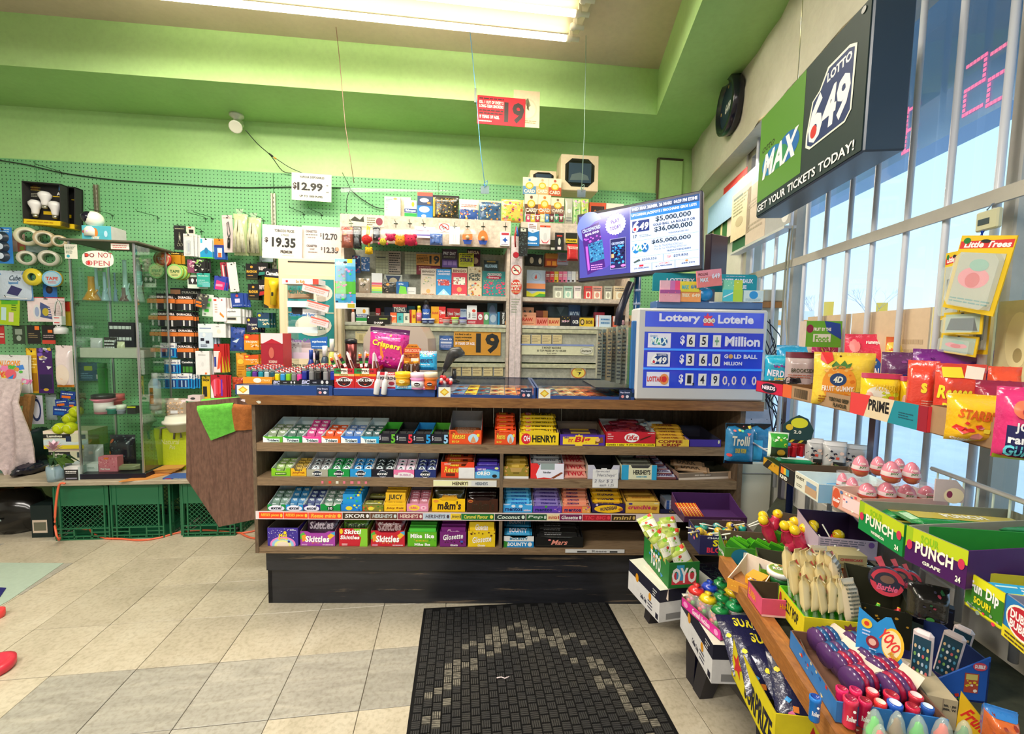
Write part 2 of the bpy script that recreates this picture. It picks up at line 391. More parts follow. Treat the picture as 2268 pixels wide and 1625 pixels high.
for j in range(-13,6):
 for k in range(-5,6):
  p=A+V3((math.cos(TA),math.sin(TA),0))*TP*j+V3((-math.sin(TA),math.cos(TA),0))*TP*k
  c=p+V3((.13,.16,0))
  if c.y<.75 or c.x<-4.2 or c.x>1.16+.13*c.y or c.y>3.35+.1*c.x:continue
  q=EYEV;
  if abs(c.x)>1.45*c.y+.35:continue
  grey=(k==-2 and j in(-4,-3,-2,-1,0))or(k==-3 and j in(-5,-3,-2))or(k,j)in((1,-7),(-1,2),(2,-9))
  o=link('floor_tile',tm['floor_tile_grey' if grey else 'floor_tile'],floor,(p.x,p.y,R.uniform(-.0004,.0006)),TA)
mb=MB('wall_paint');mb.box(-4.6,1.6,0,.1,0,CEIL,'fff');wall_back=frobj('wall_back',mb,WALL)
PT=WALL.hit(300,367)[1]
us=[-4.5,-3.28,WALL.hit(608,450)[0],WALL.hit(971,450)[0],WALL.hit(1310,450)[0],1.35]
for a,b in zip(us,us[1:]):
 mb=MB('pegboard');mb.box(a+.002,b-.002,-.012,0,.32,PT,'fff');frobj('pegboard_panel',mb,WALL,None,wall_back)
for px,y0,y1 in((218,411,600),(608,430,640)):
 u,z1=WALL.hit(px,y0);_,z0=WALL.hit(px,y1);mb=MB('metal')
 for dx in(-.011,.011):mb.box(u+dx-.0045,u+dx+.0045,-.026,-.012,z0,z1,'a8a890')
 mb.box(u-.015,u+.015,-.0155,-.012,z0,z1,'c8c8b4','plastic')
 for i in range(int((z1-z0)/.03)):mb.box(u-.003,u+.003,-.0165,-.0155,z0+.01+i*.03,z0+.024+i*.03,'4a4a42')
 frobj('shelf_standard',mb,WALL,None,wall_back)
u0,z1=WALL.hit(1457,352);u1,_=WALL.hit(1510,352);z0=WALL.hit(1480,470)[1]
mb=MB('wall_paint');mb.box(u0,u1,-.02,0,z0,z1,'fff');mb.box(u0-.008,u0+.004,-.03,0,z0,z1,'6b6048','card');mb.box(u0,u1,-.03,0,z1-.012,z1,'4a4436','card')
frobj('trim_1',mb,WALL)
sfa=Fr(0,2.9,math.atan(.11));RS=rackfr(.545)
def isect(f1,f2,d1=0,d2=0):
 a,b=f1.o+f1.N*d1,f2.o+f2.N*d2;r=f1.U;q=f2.U;det=r.x*-q.y+q.x*r.y;d=b-a
 t=(d.x*-q.y+q.x*d.y)/det;return a+r*t
c0=isect(sfa,RS);L=c0-sfa.U*6;Rr=c0+RS.U*7
wl=isect(WALL,WIN)
mb=MB('soffit_paint')
Lb=WALL.o-WALL.U*5.2;Wb=WIN.o+WIN.U*4
P=[(L.x,L.y,SOF),(c0.x,c0.y,SOF),(Rr.x,Rr.y,SOF),(Wb.x,Wb.y,SOF),(wl.x,wl.y,SOF),(Lb.x,Lb.y,SOF)]
P2=[(a,b,CEIL+.02)for a,b,c in P]
mb.add(P+P2,[(0,1,4,5),(1,2,3,4)],'fff','soffit_paint')
mb.add(P+P2,[(0,6,7,1),(1,7,8,2)],'fff','wall_paint')
struct('trim_2',mb)
mb=MB('ceiling_paint');mb.box(-5,1.7,-4.2,4.1,CEIL,CEIL+.1,'fff');struct('ceiling',mb)
mb=MB('white_paint');mb.box(-5.,-4.5,-4.2,4,0,CEIL,'fff');struct('wall_left',mb)
mb=MB('white_paint');mb.box(-5,1.,-4.3,-4.2,0,CEIL,'fff');struct('wall_front',mb)
umin=-WIN.w(0).y;ufar=WIN.hit(1640,600)[0];ucor=(wl-WIN.o).dot(WIN.U);WZ0,WZ1,RAIL=.68,2.44,WIN.hit(1900,545)[1]
mb=MB('white_paint');mb.box(ucor-.1,4.2,0,.12,0,WZ0,'fff');mb.box(ucor-.1,ufar,0,.12,WZ0,WZ1,'fff');mb.box(ucor-.1,4.2,0,.12,WZ1,CEIL,'fff');mb.box(2.5,4.2,0,.12,WZ0,WZ1,'fff')
wall_right=frobj('wall_right',mb,WIN)
BK=rackfr(.93);BZ=2.42
mb=MB('bulkhead_paint');ub=(isect(WALL,BK)-BK.o).dot(BK.U);nx=60
Pg=[];rr=random.Random(5)
for i in range(nx+1):
 for j in range(7):Pg.append((ub+.02+(4.2-ub)*i/nx,rr.uniform(-.006,.006)-(.012 if(i*7+j)%5==0 else 0),BZ+(SOF-BZ)*j/6))
mb.add(Pg,[(i*7+j,(i+1)*7+j,(i+1)*7+j+1,i*7+j+1)for i in range(nx)for j in range(6)],'fff','bulkhead_paint',True)
mb.box(ub,4.2,.0,.10,BZ,BZ+.02,'fff','bulkhead_paint')
frobj('trim_3',mb,BK)
win=MB('frame_paint')
for a,b,c,d in((ufar,2.5,WZ0,WZ0+.045),(ufar,2.5,WZ1-.05,WZ1),(ufar,ufar+.05,WZ0,WZ1),(2.45,2.5,WZ0,WZ1)):win.box(a,b,.01,.09,c,d,'fff')
window=frobj('window_1',win,WIN)
um=[ufar,WIN.hit(1746,600)[0]-.02,WIN.hit(2210,500)[0],.4,1.5,2.5]
for a,b in zip(um,um[1:]):
 mb=MB('window_glass');mb.box(a,b,.05,.056,WZ0+.04,WZ1-.04,'fff');frobj('window_pane',mb,WIN,None,window)
for a in um[1:-1]:
 mb=MB('frame_paint');mb.bbox(a-.018,a+.018,.02,.085,WZ0,WZ1,'fff',None,.004);frobj('window_mullion',mb,WIN,None,window)
ubars=[WIN.hit(px,py,.03)[0]for px,py in((1663,620),(1689,612),(1716,603),(1746,593),(1783,580),(1826,566),(1879,548),(1934,530),(2008,506),(2097,478),(2209,442))]
sp=(ubars[-1]-ubars[4])/6;ubars+=[ubars[-1]+sp*i for i in range(1,6)]
mb=MB('metal');mb.lathe([(.0085,WZ0-.05),(.0085,WZ1+.02)],'c9cdd6',10,'plastic');barm=mb.mesh('security_bar')
for u in ubars:link('security_bar',barm,window,(u,-.03,0))
mb=MB('frame_paint');mb.box(ufar-.1,ubars[-1]+.2,-.048,-.040,RAIL-.017,RAIL+.017,'fff');frobj('security_rail',mb,WIN,None,window)
def flat(name,label,cat,fr_,u,z,w,h,d,th,col,items,mat='card',group=None,tilt=0,side=None):
 b=MB(mat);b.box(-w/2,w/2,0,th,0,h,col);pr=MB('print')
 if items:pr.front(items,w,h)
 return thing(name,label,cat,[(name+'_sheet',b),('print',pr)]if items else[(name,b)],fr_.w(u,d,z),0,group,rot=(tilt,0,fr_.a))
bz=WIN.hit(1886,695)[1]
for i,(xa,xb,c,lb,its)in enumerate(((1790,1884,'cdb491','tan cardboard sheet on the window glass, next to the green fruit snack carton',[(5,.1,.2,.9,.8,6,'bfa682')]),(1887,2062,'d2b99a','wide tan cardboard sheet on the glass behind the pink candy bags',[(5,.72,.3,.95,.75,5,'b9a080'),(1,.05,.6,.12,.72,'c4ab8b')]),(2064,2206,'d9cf98','pale yellow cardboard sheet behind the hanging air fresheners',[(5,.1,.2,.5,.8,6,'c9be86')]),(2209,2400,'d8cf9c','faded yellow poster with large blurred shapes at the frame edge of the window',[(2,.3,.72,.16,.2,'e6dda6'),(2,.32,.62,.06,.05,'a89a68'),(2,.66,.45,.2,.3,'c7a77c'),(2,.68,.35,.1,.06,'efe2c4'),(2,.25,.2,.12,.18,'a89a78')]))):
 ym=690;a=WIN.hit(xa,ym,.012)[0];b=WIN.hit(xb,ym,.012)[0]
 flat('window_board',lb,'cardboard',WIN,(a+b)/2,1.1,b-a-.004,bz-1.1,.012,.005,c,its)
OUT=Fr(1.42,0,WIN.a)
uL=OUT.hit(1740,420)[0];zb=OUT.hit(2123,286)[1]
mb=MB('led_sign');mb.box(uL,1.6,0,.12,zb,zb+.62,'fff');pr=MB('emit')
def seg(digit,x,z,w,h):
 on={'2':'abged','1':'bc','6':'afgedc','E':'afged','P':'abgfe','S':'afgcd'}[digit]
 ends={'a':((0,h),(w,h)),'b':((w,h),(w,h/2)),'c':((w,h/2),(w,0)),'d':((0,0),(w,0)),'e':((0,0),(0,h/2)),'f':((0,h/2),(0,h)),'g':((0,h/2),(w,h/2))}
 for q in on:
  (a,b),(c,d)=ends[q]
  for i in range(6):
   t=i/5;px,pz=x+a+(c-a)*t,z+b+(d-b)*t;pr.add([(px-.006,-.003,pz-.006),(px+.006,-.003,pz-.006),(px+.006,-.003,pz+.006),(px-.006,-.003,pz+.006)],[(0,1,2,3)],'ff6f8f','emit')
for dgt,px,py in(('2',2135,262),('2',2188,240),('E',2000,345),('1',1978,352),('P',1795,430)):
 u,z=OUT.hit(px,py);seg(dgt,u,z+.01,.07,.17)
thing('outdoor_light_sign','pale blue dot-matrix sign band with faint red digits outside above the window','sign',[('sign_box',mb),('lit_digits',pr)],OUT.w(0),OUT.a)
mb=MB('asphalt');mb.box(0,90,-60,110,-.3,-.2,'fff');struct('ground_outside',mb)
def outbox(name,label,cat,px0,py0,px1,py1,dist,parts):
 a=math.atan2(ray((px0+px1)/2,700).y,ray((px0+px1)/2,700).x)-math.pi/2
 r=V3((math.sin(-a)*dist,math.cos(a)*dist,0));f_=Fr(r.x,r.y,a);cu,w,z,h=f_.rect(px0,py0,px1,py1)
 k=z+.2;z=-.2;h+=k
 return thing(name,label,cat,parts(w,h),f_.w(cu,0,z),a)
def canopy(w,h):
 m1,m2,m3=MB('plastic'),MB('plastic'),MB('plastic');m1.box(-w/2,w/2,0,6,h*.75,h,'fdf6ee');m2.box(-w/2-.02,w/2+.02,-.05,0,h*.75,h*.84,'ff9a3c')
 for i in(-.4,0,.4):m3.box(w*i-.3,w*i+.3,1,2,0,h*.55,'e8eef8')
 return[('canopy_roof',m1),('orange_band',m2),('column',m3)]
outbox('petrol_station_canopy','white filling station canopy with orange band across the road','building',1600,690,1800,800,30,canopy)
def pump(w,h):
 m1,m2=MB('plastic'),MB('print');m1.box(-w/2,w/2,0,w,0,h,'ffc94a');m2.front([(1,.2,.5,.8,.8,'fff3c4'),(1,.2,.1,.8,.3,'ff8a3a')],w,h);return[('cabinet',m1),('panel',m2)]
outbox('fuel_price_board','yellow sign board standing beyond the window bars, with white top','sign',1824,668,1846,705,26,pump)
outbox('yellow_pump','small yellow fuel pump far beyond the tan boards','fuel pump',1940,670,1966,700,24,pump)
def tree(w,h,seed=1):
 t,br=MB('rough'),MB('rough');q=random.Random(seed);t.tube([(0,0,0),(.1,0,h*.35)],w*.02,'9a93a0')
 def grow(p,d,l,r,n):
  e=p+d*l;br.tube([p,e],r,'b8b4c8',4)
  if n:
   for _ in range(3):grow(e,(d+V3((q.uniform(-.8,.8),q.uniform(-.4,.4),q.uniform(-.1,.6)))).normalized(),l*.68,r*.6,n-1)
 grow(V3((.1,0,h*.3)),V3((0,0,1)),h*.22,w*.008,4);return[('trunk',t),('branches',br)]
outbox('bare_tree','bare winter tree beyond the boards of the window','tree',1860,600,1990,760,22,tree)
outbox('bare_tree','smaller bare tree beside the filling station','tree',1760,630,1850,760,34,lambda w,h:tree(w,h,4))
u0,v0=None,None
pA,pB=onz(1265,88,2.99),onz(420,0,2.99);fa=math.atan2(pA.y-pB.y,pA.x-pB.x);FX=Fr(pA.x,pA.y,fa)
body,tubes=MB('plastic'),[]
body.bbox(-2.44,.05,-.34,.03,.045,.1,'d8cfae')
for i in range(4):
 y=-i*.095;sk=MB('plastic');sk.lathe([(.0,-.03),(.014,-.03),(.018,-.022),(.018,-.004),(.012,.0),(.012,.045)],'e9e3cf',12,axis='x',cx=y,cy=.0)
 sk.box(-.012,.004,y-.012,y+.012,.0,.05,'d9d2bc');tubes.append(('lampholder',sk))
 if i in(0,2):
  tb=MB('tube_glow');tb.lathe([(.0,-2.4),(.016,-2.4),(.016,-.03),(.0,-.03)],'fff2d8',12,axis='x',cx=y,cy=.0);tubes.append(('light_tube',tb))
thing('ceiling_tube_fixture','long white ceiling fixture with glowing tubes over the counter','ceiling light',[('housing',body)]+tubes,(pA.x,pA.y,2.995),fa)
WF=rackfr(1.);za=WF.hit(1570,405)[1];ua=WF.hit(1570,405)[0]
body=MB('plastic');body.bbox(ua,1.,-.05,.045,.03,.06,'cfc8ae');pr_=[('housing',body)]
for y in(-.03,.03):
 tb=MB('tube_glow');tb.lathe([(0,ua+.03),(.014,ua+.03),(.014,.95),(0,.95)],'fff2d8',10,axis='x',cx=y,cy=0);pr_.append(('light_tube',tb))
 sk=MB('plastic');sk.box(ua,ua+.03,y-.014,y+.014,-.018,.035,'bfb59a');pr_.append(('lampholder',sk))
thing('window_tube_fixture','narrow twin tube light running along the window head behind the lotto sign','light',pr_,WF.w(0,0,za),WF.a)
ORD='first second third fourth fifth sixth seventh eighth last extra'.split()
def MP():return MB('plastic')
def plate(w,h,c,th):m=MB();m.box(-w/2,w/2,0,th,0,h,c);return m
def carton(w,h,d,col,items=None,side=None,sitems=None,mat='card',top=None):
 b=MB(mat);b.box(-w/2,w/2,0,d,0,h,col)
 if side:b.quad((w/2+.0003,0,0),(w/2+.0003,d,0),(w/2+.0003,d,h),(w/2+.0003,0,h),side);b.quad((-w/2-.0003,d,0),(-w/2-.0003,0,0),(-w/2-.0003,0,h),(-w/2-.0003,d,h),side)
 if top:b.quad((-w/2,0,h+.0003),(w/2,0,h+.0003),(w/2,d,h+.0003),(-w/2,d,h+.0003),top)
 pr=MB('print')
 if items:pr.front(items,w,h)
 if sitems:pr.art(sitems,d,h,lambda a,c,L:(w/2+.0004+L*.0001,a,c))
 return[('carton',b),('print',pr)]if pr.f else[('carton',b)]
def tray(w,hf,hb,d,col,inner=3566,items=None,notch=.0,side=None,litems=None,th=.0025,rim=None):
 """open display box: low front, sides sloping up to the back"""
 b=MB('card');x=w/2;side=side or col;hm=hf+(hb-hf)*.35
 b.box(-x,x,0,d,0,.002,inner)
 if notch:
  pts=[(-x,0),(x,0),(x,hf),(x*.62,hf),(x*.42,hf-notch),(-x*.42,hf-notch),(-x*.62,hf),(-x,hf)]
 else:pts=[(-x,0),(x,0),(x,hf),(-x,hf)]
 b.prism(pts,0,th,col)
 b.quad((x-.001,th+.0003,.003),(-x+.001,th+.0003,.003),(-x+.001,th+.0003,hf-notch-.001),(x-.001,th+.0003,hf-notch-.001),inner)
 b.box(-x,x,d-th,d,0,hb,inner)
 for s_,a in((-1,-x),(1,x-th)):
  P=[(a,th,0),(a,d,0),(a,d,hb),(a,d*.45,hm),(a,th,hf)];Q=[(p[0]+th,p[1],p[2])for p in P];n=5
  out,inn=(P,Q)if s_<0 else(Q,P)
  b.add(out,[tuple(range(n))[::1 if s_>0 else-1]],side);b.add(inn,[tuple(range(n))[::-1 if s_>0 else 1]],inner)
  b.add(P+Q,[(i,(i+1)%n,(i+1)%n+n,i+n)for i in range(n)],rim or inner)
 pr=MB('print')
 if items:pr.front(items,w,hf)
 if litems:pr.art(litems,d,hf,lambda a,c,L:(-x-.0004-L*.0001,d-a,c))
 return[('tray',b),('print',pr)]if pr.f else[('tray',b)]
def bulge(w,h,t,p=.8):
 def f(x,y):
  a=min(1,max(0,1-abs(2*x/w)));b=min(1,max(0,1-abs(2*y/h-1)))
  return t*(min(1,a*2.6)**.5)*(min(1,b*2.6)**.5)if a>0 and b>0 else 0
 return f
def bag(w,h,t,col,items=None,seal=None,mat='foil',back=None,sd=1,taper=.03,gus=0):
 """pillow bag or pouch: front at -y, crimped head"""
 b=MB(mat);nx,nz_=14,16;fb=bulge(w,h*.9,t/2);rr=random.Random(sd);P,Q=[],[]
 def fr_(x,z):
  zz=z if not gus else z*.9+h*.06
  return fb(x,zz if zz<h*.9 else h*.9)+(t*.3*max(0,1-z/(h*.25))if gus else 0)
 wob={(i,j):rr.uniform(-1,1)*t*.06 for i in range(nx+1)for j in range(nz_+1)}
 for j in range(nz_+1):
  for i in range(nx+1):
   z=h*j/nz_;x=-w/2+w*i/nx;k=1-taper*math.sin(math.pi*min(1,j/nz_));e_=wob[i,j]if 0<i<nx and 0<j<nz_ else 0
   P.append((x*k,-fr_(x,z)-.0008-abs(e_)*.5,z+(rr.uniform(-.001,.001)if j==nz_ else 0)));Q.append((x*k,fr_(x,z)*.8+.0008,z))
 F=[(j*(nx+1)+i,j*(nx+1)+i+1,(j+1)*(nx+1)+i+1,(j+1)*(nx+1)+i)for j in range(nz_)for i in range(nx)]
 b.add(P,F[:nx*(nz_-2)],col,mat,True);b.add(P,F[nx*(nz_-2):],seal or col,mat,True)
 b.add(Q,[f[::-1]for f in F],back or seal or col,mat,True)
 n=nx+1;m=len(P);ring=[i for i in range(nx)];E_=[]
 for i in range(nx):E_+=[(i,i+m,i+1+m,i+1),(nz_*n+i,nz_*n+i+1,nz_*n+i+1+m,nz_*n+i+m)]
 for j in range(nz_):E_+=[(j*n,(j+1)*n,(j+1)*n+m,j*n+m),(j*n+nx,j*n+nx+m,(j+1)*n+nx+m,(j+1)*n+nx)]
 b.add(P+Q,E_,seal or col,mat)
 pr=MB('print')
 if items:pr.art(items,w,h,lambda a,c,L:((a-w/2)*(1-taper*math.sin(math.pi*min(1,c/h))),-fr_(a-w/2,c)-.0012-t*.035-L*.0002,c),'print',sub=10)
 return[('pouch',b),('print',pr)]if pr.f else[('pouch',b)]
def wrapbar(L,wd,th,col,items=None,mat='foil',end=None,sd=1):
 """wrapped bar lying along x, its printed face up and to the front (-y)"""
 b=MB(mat);n=10;xs=[-L/2,-L/2+L*.05,-L/2+L*.09,-L/4,0,L/4,L/2-L*.09,L/2-L*.05,L/2];ks=[0,.05,1,1,1,1,1,.05,0];P=[]
 for x,k in zip(xs,ks):
  for i in range(n):
   a=2*math.pi*i/n;cx,cz=math.cos(a),math.sin(a)
   P.append((x,wd/2*(1 if k<.5 else(abs(cx)**.5)*(1 if cx>0 else-1))*(cx if k<.5 else 1),th/2+th/2*max(k,.06)*(abs(cz)**.6)*(1 if cz>0 else-1)))
 m=len(xs)
 F=[(k*n+i,(k+1)*n+i,(k+1)*n+(i+1)%n,k*n+(i+1)%n)for k in range(m-1)for i in range(n)]
 b.add(P,F[n*2:-n*2],col,mat,True);b.add(P,F[:n*2]+F[-n*2:]+[tuple(range(n)),tuple(range(m*n-1,(m-1)*n-1,-1))],end or col,mat,False)
 pr=MB('print')
 if items:pr.art(items,L*.8,wd*.9,lambda a,c,k:(a-L*.4,c-wd*.45,th*(.93+.09*math.sin(math.pi*min(1,max(0,c/(wd*.9)))))+.0004+k*.0001))
 return[('wrapper',b),('print',pr)]if pr.f else[('wrapper',b)]
def blister(w,h,col,items=None,bub=None,t=.018,hole=True,mat='card',bubcol=3566):
 """hanging card with a hang hole and, when given, a clear bubble bub=(x0,y0,x1,y1) with contents colour"""
 b=MB(mat);b.box(-w/2,w/2,0,.0015,0,h,col);parts=[('backing_card',b)]
 pr=MB('print')
 its=list(items or[])
 if hole:its+=[(2,.5,.93,.09*min(1,h/w),.022,546)]
 pr.front(its,w,h);parts.append(('print',pr))
 if bub:
  x0,z0,x1,z1=-w/2+bub[0]*w,bub[1]*h,-w/2+bub[2]*w,bub[3]*h;k=MB('film');q=min(x1-x0,z1-z0)*.12
  k.prism([(x0+q,z0),(x1-q,z0),(x1,z0+q),(x1,z1-q),(x1-q,z1),(x0+q,z1),(x0,z1-q),(x0,z0+q)],-t,0,bubcol,'film');parts.append(('clear_bubble',k))
 return parts
def bottle(h,r,col,cap,lab=None,items=None,neck=.35,caph=.14,mat='plastic',n=16):
 b,c=MB(mat),MB('plastic');z1=h*(1-caph)
 b.lathe([(r*.9,0),(r,h*.03),(r,z1-h*.16),(r*neck*1.4,z1-h*.03),(r*neck,z1)],col,n)
 c.lathe([(r*neck*1.25,z1),(r*neck*1.25,h-.001),(r*neck*1.1,h)],cap,n);parts=[('bottle_body',b),('cap',c)]
 if lab:
  l=MB('print');l.lathe([(r*1.01,h*.12),(r*1.01,z1-h*.2)],lab,n)
  if items:l.art(items,r*1.7,z1-h*.32,lambda a,q,L:(r*1.015*math.sin((a-r*.85)/r),-(r*1.015+.0002*L)*math.cos((a-r*.85)/r),h*.12+q),'print',sub=6)
  parts.append(('bottle_label',l))
 return parts
def put(name,label,cat,fr_,zf,x0,y0,x1,y1,gen,d=0.,z=None,group=None,tilt=0.,roll=0.,yaw=0.,minh=None):
 """place a thing so that its face fills the seen rectangle; gen(w, h) gives the parts; z snaps the foot to a surface"""
 if zf:x0,y0=zf(x0,y0);x1,y1=zf(x1,y1)
 cu,w,z0,h=fr_.rect(x0,y0,x1,y1,d)
 if z is not None:h=h+(z0-z);z0=z
 if minh:h=max(h,minh)
 return thing(name,label,cat,gen(w,h),fr_.w(cu,d,z0),0,group,rot=(tilt,roll,fr_.a+yaw))
def rows(proto,fr_,n,start,step,label=None,jit=.002,rjit=.03):
 """proto stands at start; n-1 more copies at step offsets"""
 out=[proto];base=proto.rotation_euler.copy()
 for i in range(1,n):
  l=V3(start)+V3(step)*i+V3((R.uniform(-jit,jit),R.uniform(-jit,jit),0))
  out.append(dup(proto,l,rot=(base.x+R.uniform(-rjit,rjit),base.y,base.z+R.uniform(-rjit,rjit)),label=label))
 return out
def fill(fr_,cu,d,z,parts,name,label,cat,group,spots,rot=(0,0,0),jit=.03,scalej=0):
 """one built pack and its copies at spots (x, depth, height[, yaw]) around a point of a plane"""
 p0=None
 for s_ in spots:
  loc=fr_.w(cu+s_[0],d-s_[1],z+s_[2]);yaw=s_[3]if len(s_)>3 else 0
  rt=(rot[0]+R.uniform(-jit,jit)*.5,rot[1],fr_.a+rot[2]+yaw+R.uniform(-jit,jit))
  if p0 is None:p0=thing(name,label,cat,parts,loc,0,group,rot=rt)
  else:dup(p0,loc,rot=rt)
 return p0
Zn={'A':((0,380),4.5136),'B':((0,740),3.693),'Cc':((340,450),4.5136),'D':((340,700),3.386),'E':((740,360),4.514),'F':((1120,340),4.514),'G':((740,660),5.4),'H':((1100,660),5.4),'I':((1260,400),3.25),'J':((560,880),4.1236),'K':((560,1060),4.1236),'L':((1090,880),4.1236),'M':((1090,1060),4.1236),'N':((1600,680),5.4175),'O':((1900,680),4.78),'P':((1590,900),6.25),'Q':((1830,960),4.778),'R':((1380,1110),5.0786),'S':((1640,1180),5.0786),'T':((1500,1380),4.93),'U':((1860,1280),4.711),'X':((1440,0),2.6208),'Y':((1540,380),4.7786),'Zc':((400,0),2.1808),'Zt':((1940,420),4.277)}
ZF={k:zr(*v)for k,v in Zn.items()}
DF=.045
_h=lambda px,py,d=DF:CTR.hit(px,py,d)
uL,zbot=_h(568,1222);uR=_h(1641,1000)[0];uTL=_h(527,890,DF+.03)[0];uTR=_h(1692,905,DF+.03)[0]
S1,S2,S3,S4=_h(1100,986)[1],_h(1100,1061)[1],_h(900,1135)[1],_h(900,1213)[1]
TOPZ=CTR.hit(1100,882,DF+.03)[1];TB=CTR.hit(1100,903,DF+.03)[1];ud=_h(1109,1150)[0];DEP=.46
cp=[]
def P_(name,mat,f,*a):m_=MB(mat);f(m_);cp.append((name,m_)+a);return m_
ktl,ktr=CTR.hit(595,1335)[0],uR-.02
P_('toe_kick','black_paint',lambda m:(m.box(ktl,ktr,0,.05,0,zbot+.012,'fff'),m.box(ktl,ktl+.02,0,.5,0,zbot+.012,'fff'),m.box(ktl,ktr,-.012,0,_h(700,1260,0)[1]-.0,zbot+.012,'fff')))
P_('base_board','shelf_wood',lambda m:m.box(uL,uR,-DF,DEP,zbot-.006,S4-.024,'fff'))
for i,(z,nm)in enumerate(((S1,'shelf'),(S2,'shelf'),(S3,'shelf'),(S4,'shelf'))):
 P_(nm,'shelf_wood',lambda m:m.box(uL+.012,uR-.012,-DF+(.002 if i==3 else 0),DEP,z-(.040 if i<2 else .022),z,'fff'))
P_('side_panel','plank_wood',lambda m:m.box(uL-.004,uL+.012,-DF-.002,DEP,zbot-.004,TB,'fff'))
P_('side_panel','plank_wood',lambda m:m.box(uR-.012,uR+.012,-DF-.002,DEP,zbot,TB,'fff'))
P_('divider','plank_wood',lambda m:m.box(ud-.008,ud+.008,-DF-.001,DEP,S4,S1-.04,'fff'))
x=uL+.01;R2=random.Random(3)
while x<uR-.02:
 wv=min(R2.choice((.05,.085,.11,.125)),uR-.012-x)
 P_('plank','plank_wood',lambda m:m.box(x+.001,x+wv-.001,DEP-.10+R2.uniform(-.001,.001),DEP-.09,S4,TB,'fff'));x+=wv
P_('worktop','shelf_wood',lambda m:m.box(uTL+.03,uTR,-DF,.55,TB+.003,TOPZ-.002,'fff'))
P_('worktop_edge','counter_edge_wood',lambda m:m.prism([(uTL,TOPZ),(uTL+.045,TB),(uTR,TB),(uTR,TOPZ)],-DF-.03,-DF,'fff'))
pr=MB('print')
for u_,zz,c_ in((-.35,.035,3275),(-.32,.02,3532),(-.05,.03,3532),(-.30,.03,3532),(.02,.02,3275)):
 pr.add([(u_+.012*math.cos(t)*R2.uniform(.5,1.3),-DF-.0306,TB+zz*.6+.007*math.sin(t)*R2.uniform(.5,1.3))for t in[k*.9 for k in range(7)]],[tuple(range(7))],c_)
cp.append(('paint_chip',pr))
st=MB('card');st.box(uL+.004,uR-.01,-DF-.006,-DF-.003,S3-.034,S3+.004,3805);pr=MB('print')
xx=uL+.02;seq=[('REESES pieces',3650,4036,.115),('REESES pieces',3650,4036,.115),('Reese minis',3667,4036,.16),('SKOR',1074,3822,.13),('HERSHEYS',1603,3293,.13),('HERSHEYS',2100,3804,.12),('HERSHEYS',3021,1076,.13),('Jersey',3779,819,.05),('Caramel Flavour',627,3797,.16),('Coconut',563,3565,.15),('Pep',595,3292,.10),('mints',3802,2867,.06),('Glosette',1829,3822,.11),('TIC BIG',2851,3653,.14),('mini',1074,3510,.12)]
for t_,bg_,fg_,w_ in seq:
 if xx+w_>uR-.02:break
 pr.art([(1,0,.08,.98,.92,bg_),(7,t_,.08,.25,.8,.75,fg_,None,'b',.15),(2,.9,.5,.05,.25,fg_)],w_,.036,lambda a,b,L:(xx+a,-DF-.0063-L*.00012,S3-.033+b));xx+=w_
cp.append(('price_strip',st));cp.append(('strip_print',pr,None,len(cp)-1))
st2=MB('card');u0=_h(960,1067)[0];u1=_h(1100,1067)[0];st2.box(u0,u1,-DF-.003,-DF,S2-.036,S2-.006,3821);pr=MB('print')
pr.art([(1,0,.1,.55,.9,3819),(7,'HENRY!',.3,.2,.55,.8,1074),(1,.6,.1,1,.9,3549),(7,'HERSHEYS',.66,.25,.86,.75,1383)],u1-u0,.03,lambda a,b,L:(u0+a,-DF-.0033-L*.00012,S2-.036+b))
cp.append(('price_strip',st2));cp.append(('strip_print',pr,None,len(cp)-1))
st3=MB('card');u0,u1=_h(1252,1213)[0],_h(1383,1213)[0];st3.box(u0,u1,-DF-.003,-DF-.001,S4-.018,S4-.001,3549);pr=MB('print');pr.art([(7,'Reese',.45,.15,.7,.8,2184),(1,.2,.1,.36,.6,1092),(1,.75,.1,.88,.6,1092)],u1-u0,.017,lambda a,b,L:(u0+a,-DF-.0033-L*.00012,S4-.018+b))
cp.append(('price_strip',st3));cp.append(('strip_print',pr,None,len(cp)-1))
for i in range(7):
 pr=MB('print');uu=_h(712+i*16,1068)[0];pr.box(uu,uu+R2.uniform(.006,.016),-DF-.0012,-DF-.0006,S2-.028,S2-.016,R2.choice([3395,3548,3448]));cp.append(('torn_sticker',pr))
counter=thing('shop_counter','long wooden shop counter with four open candy shelves on a black base','counter',cp,(CTR.o.x,CTR.o.y,0),CTR.a)
counter.location=CTR.o
TR_ORDER={}
